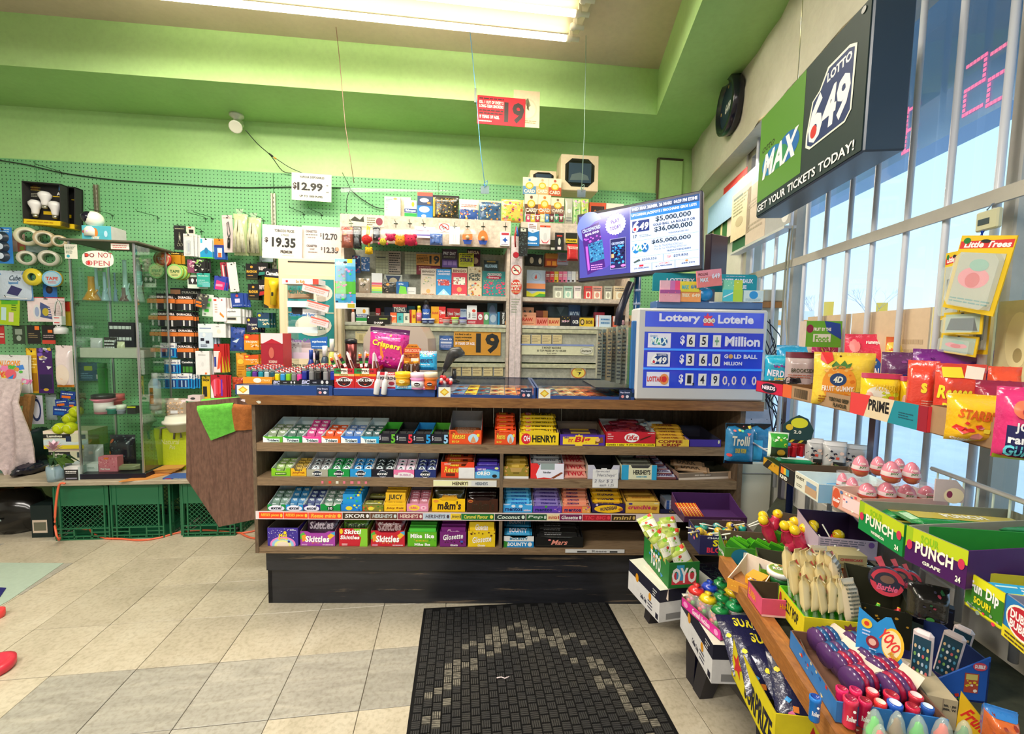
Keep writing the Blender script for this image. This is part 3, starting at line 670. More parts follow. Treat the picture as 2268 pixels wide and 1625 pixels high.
def T(shelf,zf,x0,yt,x1,yb,hb,dep,col,inner,items,short,fillk=None,cat='display box',side=None,dd=None,notch=0,lbl=None):
 z={1:S1,2:S2,3:S3,4:S4}[shelf];zf_=ZF[zf];d=DF-.012 if dd is None else dd
 ax,ay=zf_(x0,yt);bx,by=zf_(x1,yb);cu,w,z0,h=CTR.rect(ax,ay,bx,by,d);w*=.985
 nm={1:'top',2:'second',3:'third',4:'lowest'}[shelf]
 lb=lbl or f'{short} display box on the {nm} counter shelf'
 thing('display_tray',lb,cat,tray(w,h,max(hb,h),dep,col,inner,items,notch*h,side),CTR.w(cu,d,z),0,'candy trays on the counter shelves',rot=(0,0,CTR.a))
 if fillk:
  k=fillk[0];c1=fillk[1];n=fillk[2];it=fillk[3]if len(fillk)>3 else None;g=f'packs in the {short} box, {nm} shelf'
  if k=='gum':
   pw=w*.44;ph=min(.06,dep*.4);rise=fillk[4]if len(fillk)>4 else .0
   parts=carton(pw,ph,.011,c1,it or[(1,0,.62,1,.94,'00000033'[:6]if False else 3822),(5,.1,.1,.9,.55,4,3277)],top=c1)
   sp=[((-.25 if j==0 else .25)*w*.96,.014+i*(dep-.07)/max(1,n-1)*.55,.003+rise*i/max(1,n))for i in range(n)for j in(0,1)]
   fill(CTR,cu,d,z,parts,'gum_pack',f'{short} gum pack standing in its box on the {nm} shelf','gum',g,sp,rot=(-.75,0,0))
  elif k=='bar':
   bw=fillk[4]if len(fillk)>4 else .034;th=.016;rise=fillk[5]if len(fillk)>5 else .012
   parts=wrapbar(w*.93,bw,th,c1,it)
   sp=[(R.uniform(-.003,.003),.012+bw*.5+i*(dep-.05-bw)/max(1,n-1),.004+max(0,h-.018 if i==0 else 0)*0+rise*i+(fillk[6]if len(fillk)>6 else h*.55))for i in range(n)]
   fill(CTR,cu,d,z,parts,'candy_bar',f'{short} wrapped bar lying in its box on the {nm} shelf','candy bar',g,sp,rot=(.25,0,0),jit=.05)
  elif k=='pouch':
   parts=bag(w*.9,fillk[4]if len(fillk)>4 else h*1.5,.02,c1,it,sd=3)
   sp=[(R.uniform(-.003,.003),.03+i*(dep-.06)/max(1,n),.004+.006*i)for i in range(n)]
   fill(CTR,cu,d,z,parts,'candy_packet',f'{short} packet standing in its box on the {nm} shelf','candy packet',g,sp,rot=(-.28,0,0))
  elif k=='box':
   parts=carton(w*.92,fillk[4]if len(fillk)>4 else h*1.15,.018,c1,it,top=c1)
   sp=[(0,.008+i*.021,.003+.006*i)for i in range(n)]
   fill(CTR,cu,d,z,parts,'candy_carton',f'{short} small carton standing in its box on the {nm} shelf','candy box',g,sp,rot=(-.06,0,0),jit=.01)
 return cu,w,h,z,d
def tr(c):return[(1,0,0,1,1,c),(3,[(0,0),(.35,0),(.3,.5),(0,.9)],4095),(1,.18,.05,.85,.62,3839),(7,'Trident',.2,.12,.82,.55,564)]
def five(c):return[(7,'5',.72,.05,.98,.95,c,3004),(7,'5',.03,.35,.12,.8,3277),(5,.18,.3,.6,.7,3,3003)]
def exc(c):return[(2,.5,.45,.22,.38,291),(4,.5,.45,.52,14,.72,3823),(2,.5,.45,.2,.36,291),(7,'excel',.26,.28,.74,.66,4095,291,'b',.2)]
GB=lambda a,b:[(1,0,.55,1,.95,a),(7,'gum',.2,.62,.8,.88,b),(5,.1,.08,.9,.48,3,b)]
for a in((92,352,272,405,1715,2199,'lime green'),(274,352,450,408,404,1398,'emerald green'),(452,352,625,410,3657,3144,'hot pink'),(627,352,803,412,3682,3410,'orange'),(805,355,983,418,893,1675,'royal blue'),(985,358,1153,420,685,1126,'sky blue')):
 T(1,'J',*a[:4],.085,.19,a[4],3566,tr(a[4]),a[6]+' gum',('gum',a[5],3 if a[6]!='hot pink' else 4,GB(a[5],3822),.02 if a[6]!='hot pink' else .05),notch=.3,side=3822)
for a in((1150,335,1306,425,1715,1203,'black and green'),(1308,335,1462,425,3636,546,'black and red'),(1463,335,1628,425,669,669,'black and blue'),(1630,335,1788,425,2510,1459,'black and silver')):
 T(1,'J',*a[:4],.07,.16,274,a[5],five(a[4]),a[6]+' gum',('gum',546,2,[(5,.1,.3,.9,.7,2,2730)]))
REE=[(7,'Reeses',.1,.38,.5,.8,4052,1569,'b',.25),(7,'BIG CUP',.1,.12,.32,.26,4052,1057),(2,.75,.42,.16,.33,3038),(3,[(.66,.12),(.84,.12),(.8,.4),(.75,.6),(.7,.4)],3478),(5,.05,.7,.2,.95,3,2081),(1,.86,.55,.94,.75,4051)]
BARR=[(7,'Reeses',.1,.2,.55,.8,4052,1569),(1,.65,.25,.85,.75,1313)]
T(1,'J',1788,300,2090,430,.135,.15,3666,2184,REE,'orange peanut butter cup',('bar',2915,3,[(5,.1,.2,.9,.8,3,3240)],.04,.004,.03),notch=.25,side=3666)
q=ZF['J'](2095,0)[0]
T(1,'L',22,300,218,432,.10,.15,3666,3394,REE,'orange peanut butter cup stacked',('bar',3666,6,BARR,.04,.017,.03),notch=.2,side=3666,lbl='orange display box heaped high with orange wrapped cups on the top counter shelf')
OH=[(2,.17,.5,.13,.42,3363),(7,'OH',.1,.3,.27,.75,4095,2834),(7,'HENRY!',.32,.22,.92,.8,545)]
T(1,'L',248,318,610,434,.08,.15,4050,3256,OH+[(5,.05,.86,.2,.96,1,3667),(2,.5,.98,.28,.22,3778)],'yellow peanut bar',('bar',3778,6,[(2,.14,.5,.12,.45,3379),(7,'OH',.06,.2,.24,.8,4095,2594),(7,'HENRY!',.3,.12,.95,.85,545)],.04,.017,.03),side=3777)
T(1,'L',618,345,1032,446,.085,.17,1338,1893,[(4,.42,.45,.6,12,.8,4051),(1,.06,.1,.86,.8,4051),(7,'mr.',.18,.3,.3,.6,3091,None,'b',.2),(7,'Big',.32,.18,.68,.82,3107,1809,'x',.2),(3,[(.78,.2),(.97,.3),(.95,.8),(.8,.65)],2130),(2,.84,.55,.05,.18,3768),(7,'Cadbury',.08,.62,.2,.8,1065)],'purple and yellow bar',('bar',1077,3,[(1,.2,.2,.8,.8,3236)],.035,.006,.022),side=1337)
T(1,'L',1037,325,1493,455,.10,.17,3107,3003,[(1,0,0,1,.2,4066),(7,"Canada's 1 seller",.02,.04,.38,.17,817),(7,'la plus vendue au Canada',.42,.04,.98,.17,817),(2,.52,.6,.15,.32,4095),(7,'KitKat',.4,.42,.64,.8,3090,None,'x',.3),(3,[(.68,.4),(.9,.7),(.92,.8),(.7,.52)],1313),(5,.03,.45,.15,.92,3,3771),(5,.84,.86,.98,.96,1,3788)],'red wafer bar',('bar',2083,4,[(1,.5,.2,.9,.8,2868)],.04,.009,.03),side=2850)
fill(CTR,_h(1395,950)[0],DF-.012,S1,wrapbar(.105,.03,.012,1827,[(1,.55,.2,.9,.8,2355)]),'candy_bar','dark red wafer bar piled loosely above the red box on the top shelf','candy bar','loose wafer bars',[(R.uniform(-.03,.03),.05+.013*i,.055+.006*i,R.uniform(-.3,.3))for i in range(7)],rot=(.3,0,0),jit=.1)
T(1,'L',1499,380,1800,444,.05,.17,3780,3240,[(7,'COFFEE',.05,.5,.8,.95,2082),(7,'CRISP',.15,.05,.75,.45,2082)],'yellow coffee wafer',('bar',3491,5,[(7,'COFFEE',.1,.15,.8,.85,1842)],.045,.011,.02))
fill(CTR,_h(1470,950)[0],DF-.012,S1,wrapbar(.10,.026,.012,3020,[(1,.1,.15,.3,.85,1401)]),'candy_bar','silver wrapped bar piled loosely behind the yellow wafer box','candy bar','loose silver bars',[(R.uniform(-.03,.03),.10+.016*i,.06+.007*i,R.uniform(-.15,.15))for i in range(4)],rot=(.3,0,0),jit=.1)
T(1,'L',1803,375,2092,443,.06,.22,1081,820,[(2,.93,.7,.03,.25,3547)],'nearly empty dark purple',lbl='nearly empty dark purple tray at the window end of the top counter shelf')
T(2,'J',168,640,342,714,.095,.15,2242,3292,[(1,.2,.18,.8,.5,866),(7,'spearmint',.24,.25,.76,.44,3562)],'lime',('gum',1940,3,GB(2486,3821),.02),notch=.35,side=2242)
T(2,'J',345,640,488,714,.10,.15,3762,3275,[(7,'JuicyFruit',.1,.3,.9,.62,2641),(1,.1,.15,.9,.18,3458)],'golden yellow',('gum',3236,3,[(7,'Juicy',.1,.6,.9,.9,1346),(7,'Fruit',.1,.25,.9,.55,1346)],.02),notch=.35,side=3762)
for a in((490,655,685,720,2729,2184,'grey'),(687,655,884,725,404,388,'dark green'),(887,655,1082,728,669,652,'bright blue'),(1084,655,1282,728,274,290,'black'),(1284,660,1474,730,3706,3789,'pink and white'),(1478,660,1672,733,567,567,'navy')):
 T(2,'J',*a[:4],.10,.14,a[4],3549,exc(0)if a[6]!='pink and white' else[(2,.5,.2,.5,.5,3822),(7,'BUBBLE',.3,.2,.85,.5,3227),(2,.15,.5,.08,.2,3466)],a[6]+' mint gum',('gum',a[5],3,[(4,.5,.6,.34,12,.7,3566),(2,.5,.6,.2,.24,291),(7,'exc',.34,.5,.66,.7,4095)],.03),side=a[4])
T(2,'J',1716,600,2024,745,.12,.15,3650,1638,[(7,'Reeses',.1,.35,.6,.72,4052,1569,'b',.2),(1,.15,.12,.42,.3,1569),(5,.1,.8,.3,.95,2,4060)],'orange cup',('bar',3410,3,BARR,.04,.015,.035),notch=.3,side=3650,lbl='orange display box with a blank white card on its corner, second counter shelf')
T(2,'J',2028,640,2254,748,.09,.14,876,803,[(3,[(0,.0),(1,0),(1,.55),(.5,.75),(0,.5)],1726),(3,[(0,.6),(.6,.8),(1,.7),(1,1),(0,1)],1082),(7,'OREO',.08,.25,.62,.58,4095,585),(7,'DAIRY MILK',.1,.68,.45,.84,3807),(2,.8,.2,.1,.14,546),(2,.88,.85,.08,.1,3561)],'blue cookie chocolate',('bar',1081,2,None,.03,.004,.05))
cwu,cz=_h(1033,1060)[0],S2
put('price_card','blank white card leaning on the orange cup box, second shelf','card',CTR,ZF['J'],1880,640,2025,744,lambda w,h:[('price_card',(lambda m:(m.box(-w/2,w/2,-.001,0,0,h,3822),m)[1])(MB()))],d=DF-.008,z=S2)
fill(CTR,_h(752,1003)[0],DF-.2,S2+.0,carton(.028,.10,.006,564,[(1,.1,.5,.9,.9,837),(5,.1,.1,.9,.45,3,'9ab')]),'blister_pack','dark blister pack leaning at the back of the second shelf','blister pack','blister packs at the back of the second shelf',[(-.06+.022*i,.02+.004*i,.03)for i in range(6)],rot=(-.3,.5,0))
T(2,'L',102,640,335,750,.09,.14,2435,1091,[(1,0,0,1,.2,3822),(3,[(.25,.9),(.75,.9),(.7,.55),(.3,.55)],2965),(1,.38,.4,.62,.55,1890),(6,.02,.2,.16,.95,9,.1,[3493,3203,3767]),(6,.84,.2,.98,.95,9,.1,[3493,3203,3767])],'gold and bronze hazelnut',('bar',2963,3,[(1,.3,.1,.7,.9,3509)],.04,.014,.035),notch=.35,side=2435)
T(2,'L',350,610,657,750,.11,.15,3635,2731,[(3,[(.2,0),(1,0),(1,1),(.3,1),(.16,.3)],3823),(1,.3,.6,.72,1,2474),(7,'kinder',.38,.36,.62,.5,1093),(3,[(.15,.02),(.4,.1),(.6,.05),(.95,.3),(.75,.12),(.6,0),(.15,0)],3362),(3,[(.6,.05),(.92,.45),(.98,.4),(.7,.02)],2114)],'red and white milk chocolate',('bar',3549,3,[(7,'bueno',.1,.2,.9,.8,1366)],.03,.012,.045),notch=.2,side=3635)
fill(CTR,_h(1276,1060)[0],DF-.012,S2,wrapbar(.125,.045,.02,3480,[(7,'TWIX',.08,.1,.92,.9,2851,3804)]),'candy_bar','copper wrapped bar with red capitals stacked on the second shelf','candy bar','copper caramel bars',[(0,.03+.028*i,.002+.019*min(i,2)+.006*i)for i in range(5)],rot=(.35,0,0),jit=.08)
T(2,'L',872,625,1165,755,.11,.16,3277,546,[(1,.42,.1,.6,.8,3549)],'empty pale grey',notch=.4,side=3002,lbl='emptied pale grey display box behind the handwritten note, second shelf')
put('handwritten_note','white handwritten note taped over the edge of the second shelf','note',CTR,ZF['L'],918,657,1150,824,lambda w,h:[('note_paper',plate(w,h,3822,.0008)),('print',MB().front([(7,'Special',.1,.82,.68,.95,1912,None,'n',.3),(7,"'Hersheys'",.16,.56,.92,.78,1912,None,'n',.3),(1,0,.46,1,.47,3277),(7,'2 for $ 2',.06,.26,.8,.46,1912,None,'n',.2),(7,'each 1.25 ',.28,.08,.84,.22,1912,None,'n',.2)],w,h))],d=DF+.004)
T(2,'L',1178,650,1504,784,.10,.20,3820,802,[(1,0,0,.2,1,941),(1,.86,0,1,1,941),(7,"HERSHEY'S",.33,.35,.82,.68,819),(7,'COOKIES N CREME',.42,.16,.72,.27,1452),(3,[(.25,1),(.3,.8),(.75,.8),(.82,1)],1092)],'blue and cream cookie bar',('bar',2183,3,[(5,.1,.1,.9,.9,3,1092)],.035,.008,.05),side=3820)
fill(CTR,_h(1483,1060)[0],DF-.012,S2,wrapbar(.125,.035,.017,1860,[(1,.02,.1,.98,.9,3277),(7,'CARAMEL',.1,.3,.9,.8,1078)],end=804),'candy_bar','silver and plum bar stacked against the blue and cream box','candy bar','silver and plum bars',[(-.015-.012*i,.02+.022*i,.002+.014*i)for i in range(8)],rot=(.3,0,0),jit=.06)
cu,w,z0,h=CTR.rect(1500,1035,1624,1062,DF-.03)
thing('display_tray','long dark tray with cream rim lying askew at the window end, second shelf','display box',tray(w,.035,.045,.14,2166,1091,[(1,0,0,1,.3,3531),(1,0,.9,1,1,3240),(5,.3,.4,.8,.8,1,3258),(2,.97,.5,.03,.6,3240)],side=2695),CTR.w(cu,DF-.03,S2),0,'candy trays on the counter shelves',rot=(0,0,CTR.a+.12))
fill(CTR,cu-.03,DF-.04,S2,wrapbar(.16,.05,.02,2694,[(7,'DARK',.1,.1,.8,.9,1347,3513)]),'candy_bar','pinkish brown bar poking out of the askew dark tray','candy bar','bars in the askew tray',[(-.02,.03,.03,-.35),(-.03,.06,.045,-.3)],rot=(.3,0,0))
for a in((132,238,297,293,404,1671,'green'),(300,238,458,293,669,634,'light blue'),(461,238,614,293,824,839,'indigo')):
 T(3,'K',*a[:4],.09,.15,a[4],3293,[(2,.5,.4,.46,.5,3823),(7,'excel',.2,.2,.8,.75,291,3839,'x',.2)],a[6]+' mint',('gum',a[5],3,GB(a[5],3293),.03 if a[6]!='light blue' else .05),notch=.25,side=3822)
T(3,'K',617,235,800,297,.085,.15,404,3549,[(2,.5,.4,.16,.35,306),(7,'10',.4,.2,.6,.6,3822)],'white and green ice gum',('gum',2746,3,GB(1398,3822),.03),notch=.25,side=3822)
T(3,'K',805,235,997,297,.08,.15,653,941,[(2,.38,.45,.16,.3,3795),(6,.5,.1,.98,.9,10,.15,[1486,346,3811])],'bright blue soft candy',('box',669,5,[(6,.05,.5,.95,.95,8,.1,[3796,950,603]),(1,0,.1,1,.3,3038)],.075))
T(3,'K',1000,240,1194,297,.10,.16,2179,2712,[(6,.05,.1,.95,.9,16,.2,[3523,3122,1154,3651]),(2,.4,.45,.14,.3,3796)],'red and yellow sour candy',('bar',2180,2,[(6,.05,.1,.95,.9,8,.2,[3523,1106])],.03,.004,.02))
T(3,'K',1198,215,1398,298,.11,.14,4034,3764,[(7,'Juicy fruit',.1,.25,.9,.5,2113,None,'x',.15),(1,.1,.7,.9,.74,3474),(2,.8,.12,.12,.1,3734)],'deep yellow gum',('box',3762,4,[(7,'JUICY',.15,.55,.85,.9,818,3782),(7,'FRUIT',.15,.1,.85,.48,818,3782)],.085),side=4034)
T(3,'K',1404,228,1604,300,.09,.15,3739,2986,[(2,.35,.5,.25,.36,4052),(7,'BUBBLE',.18,.35,.5,.65,3367,'fff'),(2,.78,.5,.14,.25,4045),(2,.78,.5,.05,.1,3433)],'pink bubble gum',('gum',3465,4,GB(2919,4062),.03),side=4062)
MM=lambda c:[(7,"m&m's",.16,.18,.88,.82,c,4095,'x',.1),(2,.12,.82,.08,.1,3731)]
T(3,'K',1634,178,1940,298,.12,.16,4033,1619,[(2,.5,1.,.3,.12,3489)]+MM(801),'bright yellow peanut candy',('pouch',817,4,[(7,'M',.15,.2,.85,.9,3745,528)],.09),notch=.12,side=4033)
T(3,'K',1952,178,2240,300,.10,.14,1057,273,[(2,.5,1.,.3,.12,529)]+MM(801)+[(2,.12,.82,.07,.07,2354)],'dark brown chocolate candy',('pouch',529,3,[(6,.1,.3,.9,.6,8,.08,[2166,802])],.065),notch=.12,side=1057)
def men(c):return[(1,0,0,1,1,c),(7,'mentos',.07,.2,.66,.72,294,3823)]
T(3,'M',98,250,369,315,.085,.15,942,3294,men(1198)+[(2,.35,.9,.07,.2,3567),(2,.6,.9,.07,.2,3567),(7,'rainbow',.7,.2,.95,.5,3806)],'light blue mint roll',('bar',1470,6,[(7,'mentos',.2,.15,.9,.85,602,3567)],.028,.012,.02),notch=-.2,side=942)
T(3,'M',373,262,636,320,.085,.15,1338,3260,men(1611)+[(2,.45,.95,.05,.2,1172),(6,.7,.1,.98,.9,8,.15,[2156,3229,1065])],'violet grape roll',('bar',2171,6,[(7,'mentos',.2,.15,.9,.85,807,3806)],.028,.012,.02),side=3550)
T(3,'M',640,262,900,320,.085,.15,3684,2986,men(3685)+[(1,.7,0,1,1,3749),(6,.7,.1,.98,.9,6,.15,[3654,4041,1644])],'red fruit roll',('bar',3735,6,[(1,0,0,.6,1,3414),(7,'mentos',.1,.15,.65,.85,550,4077)],.028,.012,.02),side=3548)
T(3,'M',912,238,1214,325,.085,.16,805,1347,[(2,.5,.45,.44,.42,4034),(7,'WUNDERBAR',.24,.3,.76,.68,788,None,'x',.2,8),(2,.87,.4,.07,.14,3186),(2,.14,.86,.04,.1,3534)],'purple box with yellow oval',('bar',3762,5,[(7,'WUNDER',.08,.15,.8,.9,805)],.042,.016,.02),side=805)
T(3,'M',1218,212,1529,318,.11,.16,3764,2148,[(1,0,.7,1,1,3782),(7,'crunchie',.07,.35,.74,.72,3110,4059,'x',.15),(3,[(.76,.35),(.9,.3),(.94,.55),(.8,.62)],2659),(2,.14,.82,.06,.08,1081),(2,.9,.88,.07,.06,3802)],'honey orange bar',('bar',3492,2,[(5,.1,.2,.9,.8,2,2658)],.045,.006,.05),side=3764)
T(3,'M',1536,276,1830,314,.05,.2,548,274,[(7,'Cadbury',.28,.1,.62,.8,2692,None,'b',.2)],'dark navy chocolate',lbl='flat dark navy tray holding small silver cartons, third counter shelf')
fill(CTR,_h(1505,1128)[0],DF-.03,S3,carton(.05,.015,.09,3277,[(1,0,0,.3,1,857),(5,.4,.2,.9,.8,1,2100)],top=3021),'slim_carton','slim silver and blue carton stacked in the dark navy tray','candy box','slim cartons in the navy tray',[(-.02+.052*(i%3),.02,.004+.016*(i//3))for i in range(7)])
T(4,'K',132,455,415,620,.10,.20,1081,2166,[(6,.03,.45,.97,.95,44,.022,[3823]),(2,.5,.1,.42,.42,3724),(2,.5,.08,.36,.36,2510),(2,.5,.05,.28,.28,3817),(1,0,-.4,1,0,1081)if False else(2,.5,.05,.2,.2,3804),(7,'Mini',.38,.5,.64,.68,4050,2641),(7,'Eggs',.36,.3,.66,.48,4050,2641),(2,.58,.74,.05,.09,4050),(2,.7,.25,.04,.06,569),(5,.74,.86,.95,.96,2,3823)],'purple starry egg candy',side=1081,lbl='purple starry box with a rainbow and yellow egg lettering on the lowest counter shelf')
def ski(c,b):return[(3,[(0,.8),(.1,.95),(.18,.62),(0,.45)],1460),(3,[(.78,.7),(.9,.9),(1,.75),(.85,.45)],3763),(3,[(.86,.9),(1,.98),(1,.72)],1197),(3,[(.04,.7),(.16,.8),(.2,.4),(.06,.3)],3731),(7,'Skittles',.14,.28,.84,.7,4095,2083,'x',.12),(5,.04,.05,.2,.18,2,3790),(5,.64,.05,.96,.15,1,3806),(6,.3,.16,.7,.28,7,.05,[3779,3667,1460,3699])]
T(4,'K',432,505,753,640,.135,.19,2634,2166,ski(0,0),'magenta fruit candy',('pouch',1060,5,[(7,'Skittles',.1,.55,.9,.85,3806,788)],.115),side=2891,notch=.12)
T(4,'K',786,470,1049,632,.12,.19,3107,2166,[(3,[(.72,0),(1,0),(1,1),(.5,1),(.78,.5)],2243),(7,'Skittles',.04,.4,.72,.62,4095,2322,'x',.12),(7,'Skittl',.18,.7,.78,.96,4095,1570,'x',.12),(2,.08,.85,.06,.15,3778),(5,.1,.05,.3,.18,2,4078)],'green and red fruit candy',('pouch',1410,5,[(7,'Skittles',.1,.6,.9,.88,561,2500)],.11),side=2243)
T(4,'K',1077,500,1389,645,.135,.19,3107,2166,ski(0,0),'scarlet fruit candy',('pouch',1810,5,[(7,'Skittles',.1,.5,.9,.85,3788,1041)],.115),side=3107,notch=.12)
T(4,'K',1412,480,1680,612,.09,.16,1714,898,[(7,'Mike',.1,.6,.5,.9,4095,626),(7,'Ike',.6,.6,.92,.9,4095,626),(7,'Mike Ike',.24,.08,.78,.26,4095,626),(6,.1,.3,.95,.5,6,.07,[3701,3378,914,3732]),(5,.3,.36,.72,.5,2,3282)],'bright green jelly candy',('box',1187,6,[(1,0,.55,1,.95,1476),(5,.2,.1,.9,.5,3,642)],.085),side=1187)
T(4,'K',1706,490,1950,628,.095,.16,1831,1301,[(7,'Glosette',.12,.5,.88,.86,4095,1044,'b',.25,6),(7,'Glosette',.4,.06,.68,.2,4095,None,'b',.25),(6,.1,.22,.95,.4,8,.06,[529,1058]),(1,.78,.3,.88,.42,1132)],'deep purple raisin candy',('box',1831,6,[(7,'Glosette',.25,.6,.75,.88,3789,None,'b',.2)],.09),side=1831)
T(4,'K',1963,480,2214,625,.105,.14,3778,3490,[(7,'Glosette',.16,.3,.86,.68,4095,2945,'b',.25,6),(7,'Glosette',.36,.04,.64,.18,4095,None,'b',.25),(6,.02,.72,.98,.95,9,.07,[1329,1586])],'yellow peanut candy',('box',3778,4,[(7,'Glosette',.25,.65,.75,.92,4095,2945,'b',.2),(6,.02,.3,.98,.6,8,.08,[1329,1586])],.115),side=3778)
T(4,'M',105,490,383,590,.10,.18,3822,546,[(1,0,0,1,.55,652),(7,'BOUNTY',.12,.12,.78,.45,4095,344),(2,.87,.28,.07,.2,3822),(7,'BOUNTY',.2,.68,.8,.9,1162),(3,[(0,0),(.1,0),(.14,.5),(0,.6)],899)],'blue and white coconut bar',('bar',924,2,[(7,'BOUNTY',.1,.15,.9,.85,3823)],.05,.006,.05),notch=.15,side=3294)
T(4,'M',390,495,834,592,.11,.18,273,273,[(7,'Mars',.33,.25,.68,.72,3736,None,'b',.35),(2,.3,.7,.03,.08,3720),(1,.03,.2,.8,.21,1364)],'black and rose',('bar',546,4,[(5,.1,.2,.6,.8,2,2184)],.045,.01,.035),notch=.2,side=530)
zf=ZF['D'];pts=[]
for px,py in((245,650),(640,610),(775,655),(768,1522),(490,1580),(245,1215)):u,z=CTR.hit(*zf(px,py),-.08);pts.append((u,z))
mb=MB('laminate');mb.prism([(min(u,uL-.008),z)for u,z in pts[::-1]],.08,.1,'fff');u,z=pts[0]
hg=MB('metal');hg.box(uL-.05,uL-.006,.075,.08,.35,.40,1092);hg.box(uL-.05,uL-.006,.075,.08,.7,.75,1092)
thing('counter_leaf','brown woodgrain hinged leaf hanging at the open end of the counter','counter leaf',[('leaf_panel',mb),('hinge',hg)],CTR.o,CTR.a)
def cloth(name,label,poly,d,col,th=.006,amp=.004,fold=.06,group=None,zf=zf):
 """a thin cloth: outline in photo points on a plane at d, wavy"""
 hp=[CTR.hit(*zf(*p),d)for p in poly];m=MB('cloth');n=14
 (ax,az),(bx,bz),(cx,cz),(dx,dz)=hp;P=[]
 for j in range(n+1):
  for i in range(n+1):
   s_,t_=i/n,j/n;x=(ax*(1-s_)+bx*s_)*(1-t_)+(dx*(1-s_)+cx*s_)*t_;z=(az*(1-s_)+bz*s_)*(1-t_)+(dz*(1-s_)+cz*s_)*t_
   P.append((x,-d-amp*(1+math.sin(s_*9+t_*3))*min(1,t_*3)+(fold*(1-t_*6)if t_*6<1 else 0),z))
 F=[(j*(n+1)+i,(j+1)*(n+1)+i,(j+1)*(n+1)+i+1,j*(n+1)+i+1)for j in range(n)for i in range(n)];m.add(P,F,col,'cloth',True);m.add([(a,b+th,c)for a,b,c in P],[f[::-1]for f in F],col,'cloth',True)
 return thing(name,label,'cloth',[(name,m)],CTR.o,CTR.a,group)
cloth('cleaning_cloth','lime green cloth draped over the brown hinged leaf',[(300,635),(588,618),(615,862),(435,930)],-.07,1716)
cloth('cleaning_cloth','rust orange cloth tucked between the green cloth and the counter',[(580,625),(742,640),(742,850),(612,858)],-.072,2659,amp=.003)
ml=[onz(940,1337,0),onz(1347,1337,0),onz(1500,1625,0),onz(903,1625,0)]
dv=((ml[2]-ml[1]).normalized()+(ml[3]-ml[0]).normalized()).normalized();lx=V3((dv.y,-dv.x,0))*-1
ma=math.atan2(dv.y,dv.x)+math.pi/2;MW=(ml[1]-ml[0]).length*.995;o_=(ml[0]+ml[1])/2
m1,m2,m3=MB('rough'),MB('mat_rubber'),MB('mat_worn');m1.bbox(-MW/2,MW/2,-1.5,0,0,.004,273,None,.0015)
bs=.034;nb=int(MW/bs);rr=random.Random(9)
for j in range(40):
 for i in range(nb):
  x0=-MW/2+(MW-nb*bs)/2+i*bs+.001;y0=-.012-(j+1)*bs-(bs/2 if i%2 else 0)
  if y0<-1.48:continue
  ex,ey=(x0+bs/2+.02)/(MW*.47),(y0+1.02)/.80;e_=ex*ex+ey*ey if ey>0 else 0
  tgt=m3 if(e_>.78+rr.uniform(-.04,.04)and e_<1.14+rr.uniform(-.08,.08))and rr.random()<.55 else m2
  if e_>=1.12:hh=.0075
  else:hh=.0105
  for q in range(4):
   if(i+j)%2:tgt.box(x0+q*bs*.22,x0+q*bs*.22+bs*.16,y0,y0+bs*.8,.003,hh,'fff')
   else:tgt.box(x0,x0+bs*.84,y0+q*bs*.22,y0+q*bs*.22+bs*.16,.003,hh,'fff')
e=thing('floor_mat','charcoal basket-weave entrance mat with a pale worn arc in front of the counter','floor mat',[('mat_backing',m1),('weave',m2),('worn_weave',m3,'pale scuffed ribs of the weave')],o_,ma)
for c_ in e.children:
 if 'weave' in c_.name:c_['kind']='stuff'
m=MB('rough');m.tube([tuple(onz(a,b,.0125))for a,b in((1100,1501),(1110,1499),(1118,1502),(1128,1498))],.0022,3532)
thing('thread_scrap','tiny white scrap of thread lying in the middle of the mat','thread',m)
def hook_parts(L,bare=False):
 m=MB('metal');m.tube([(0,0,-.012),(0,.0,.004),(0,-.01,.008),(0,-L,.004),(0,-L-.006,.016)],.0019,835,5);m.box(-.013,.013,-.002,.001,-.004,.0,835);m.tube([(0,-.001,0),(0,-.001,-.028)],.0016,835,5)
 return[('peg_hook',m)]
_hk={}
def hook(u,z,L,label='thin black wire peg hook carrying packs on the green pegboard',group='wire hooks on the pegboard',yaw=0):
 k=round(L,2)
 if k not in _hk:_hk[k]=hook_parts(k)[0][1].mesh('peg_hook')
 o=link('peg_hook',_hk[k],None,WALL.w(u,.012,z),0,(0,0,WALL.a+yaw));return tagit(o,label,'hook',group)
def H(name,zf,x0,y0,x1,y1,gen,label,cat,d=.13,n=1,roll=0.,yaw=0.,hk=True,step=.012,dx=.003,group=None):
 a,b=ZF[zf](x0,y0),ZF[zf](x1,y1);cu,w,z0,h=WALL.rect(a[0],a[1],b[0],b[1],d)
 top=WALL.w(cu,d,z0);o=thing(name,label,cat,gen(w,h),top,0,group or(label+' group' if n>1 else None),rot=(0,roll,WALL.a+yaw))
 if n>1:o['group']='packs of one kind on one hook: '+' '.join(label.split()[:5])
 for i in range(1,n):dup(o,WALL.w(cu+dx*i,d-step*i,z0+R.uniform(-.003,.003)),rot=(0,roll+R.uniform(-.04,.04),WALL.a+yaw+R.uniform(-.05,.05)))
 if hk:hook(cu,z0+h*.95,d-.012+.01)
 return o
BL=lambda col,items=None,bub=None,t=.016,bc=3566,mat='card':(lambda w,h:blister(w,h,col,items,bub,t,True,mat,bc))
BG=lambda col,items=None,t=.03,**k:(lambda w,h:bag(w,h,t,col,items,**k))
CT=lambda d,col,items=None,**k:(lambda w,h:carton(w,h,d,col,items,**k))
for px,py in((249,477),(350,482),(455,484),(470,484),(672,474),(712,476),(137,383)):
 u,z=WALL.hit(px,py,.012);hook(u,z,.15,'empty black wire hook on the upper green pegboard','empty hooks on the upper pegboard',yaw=-.25)
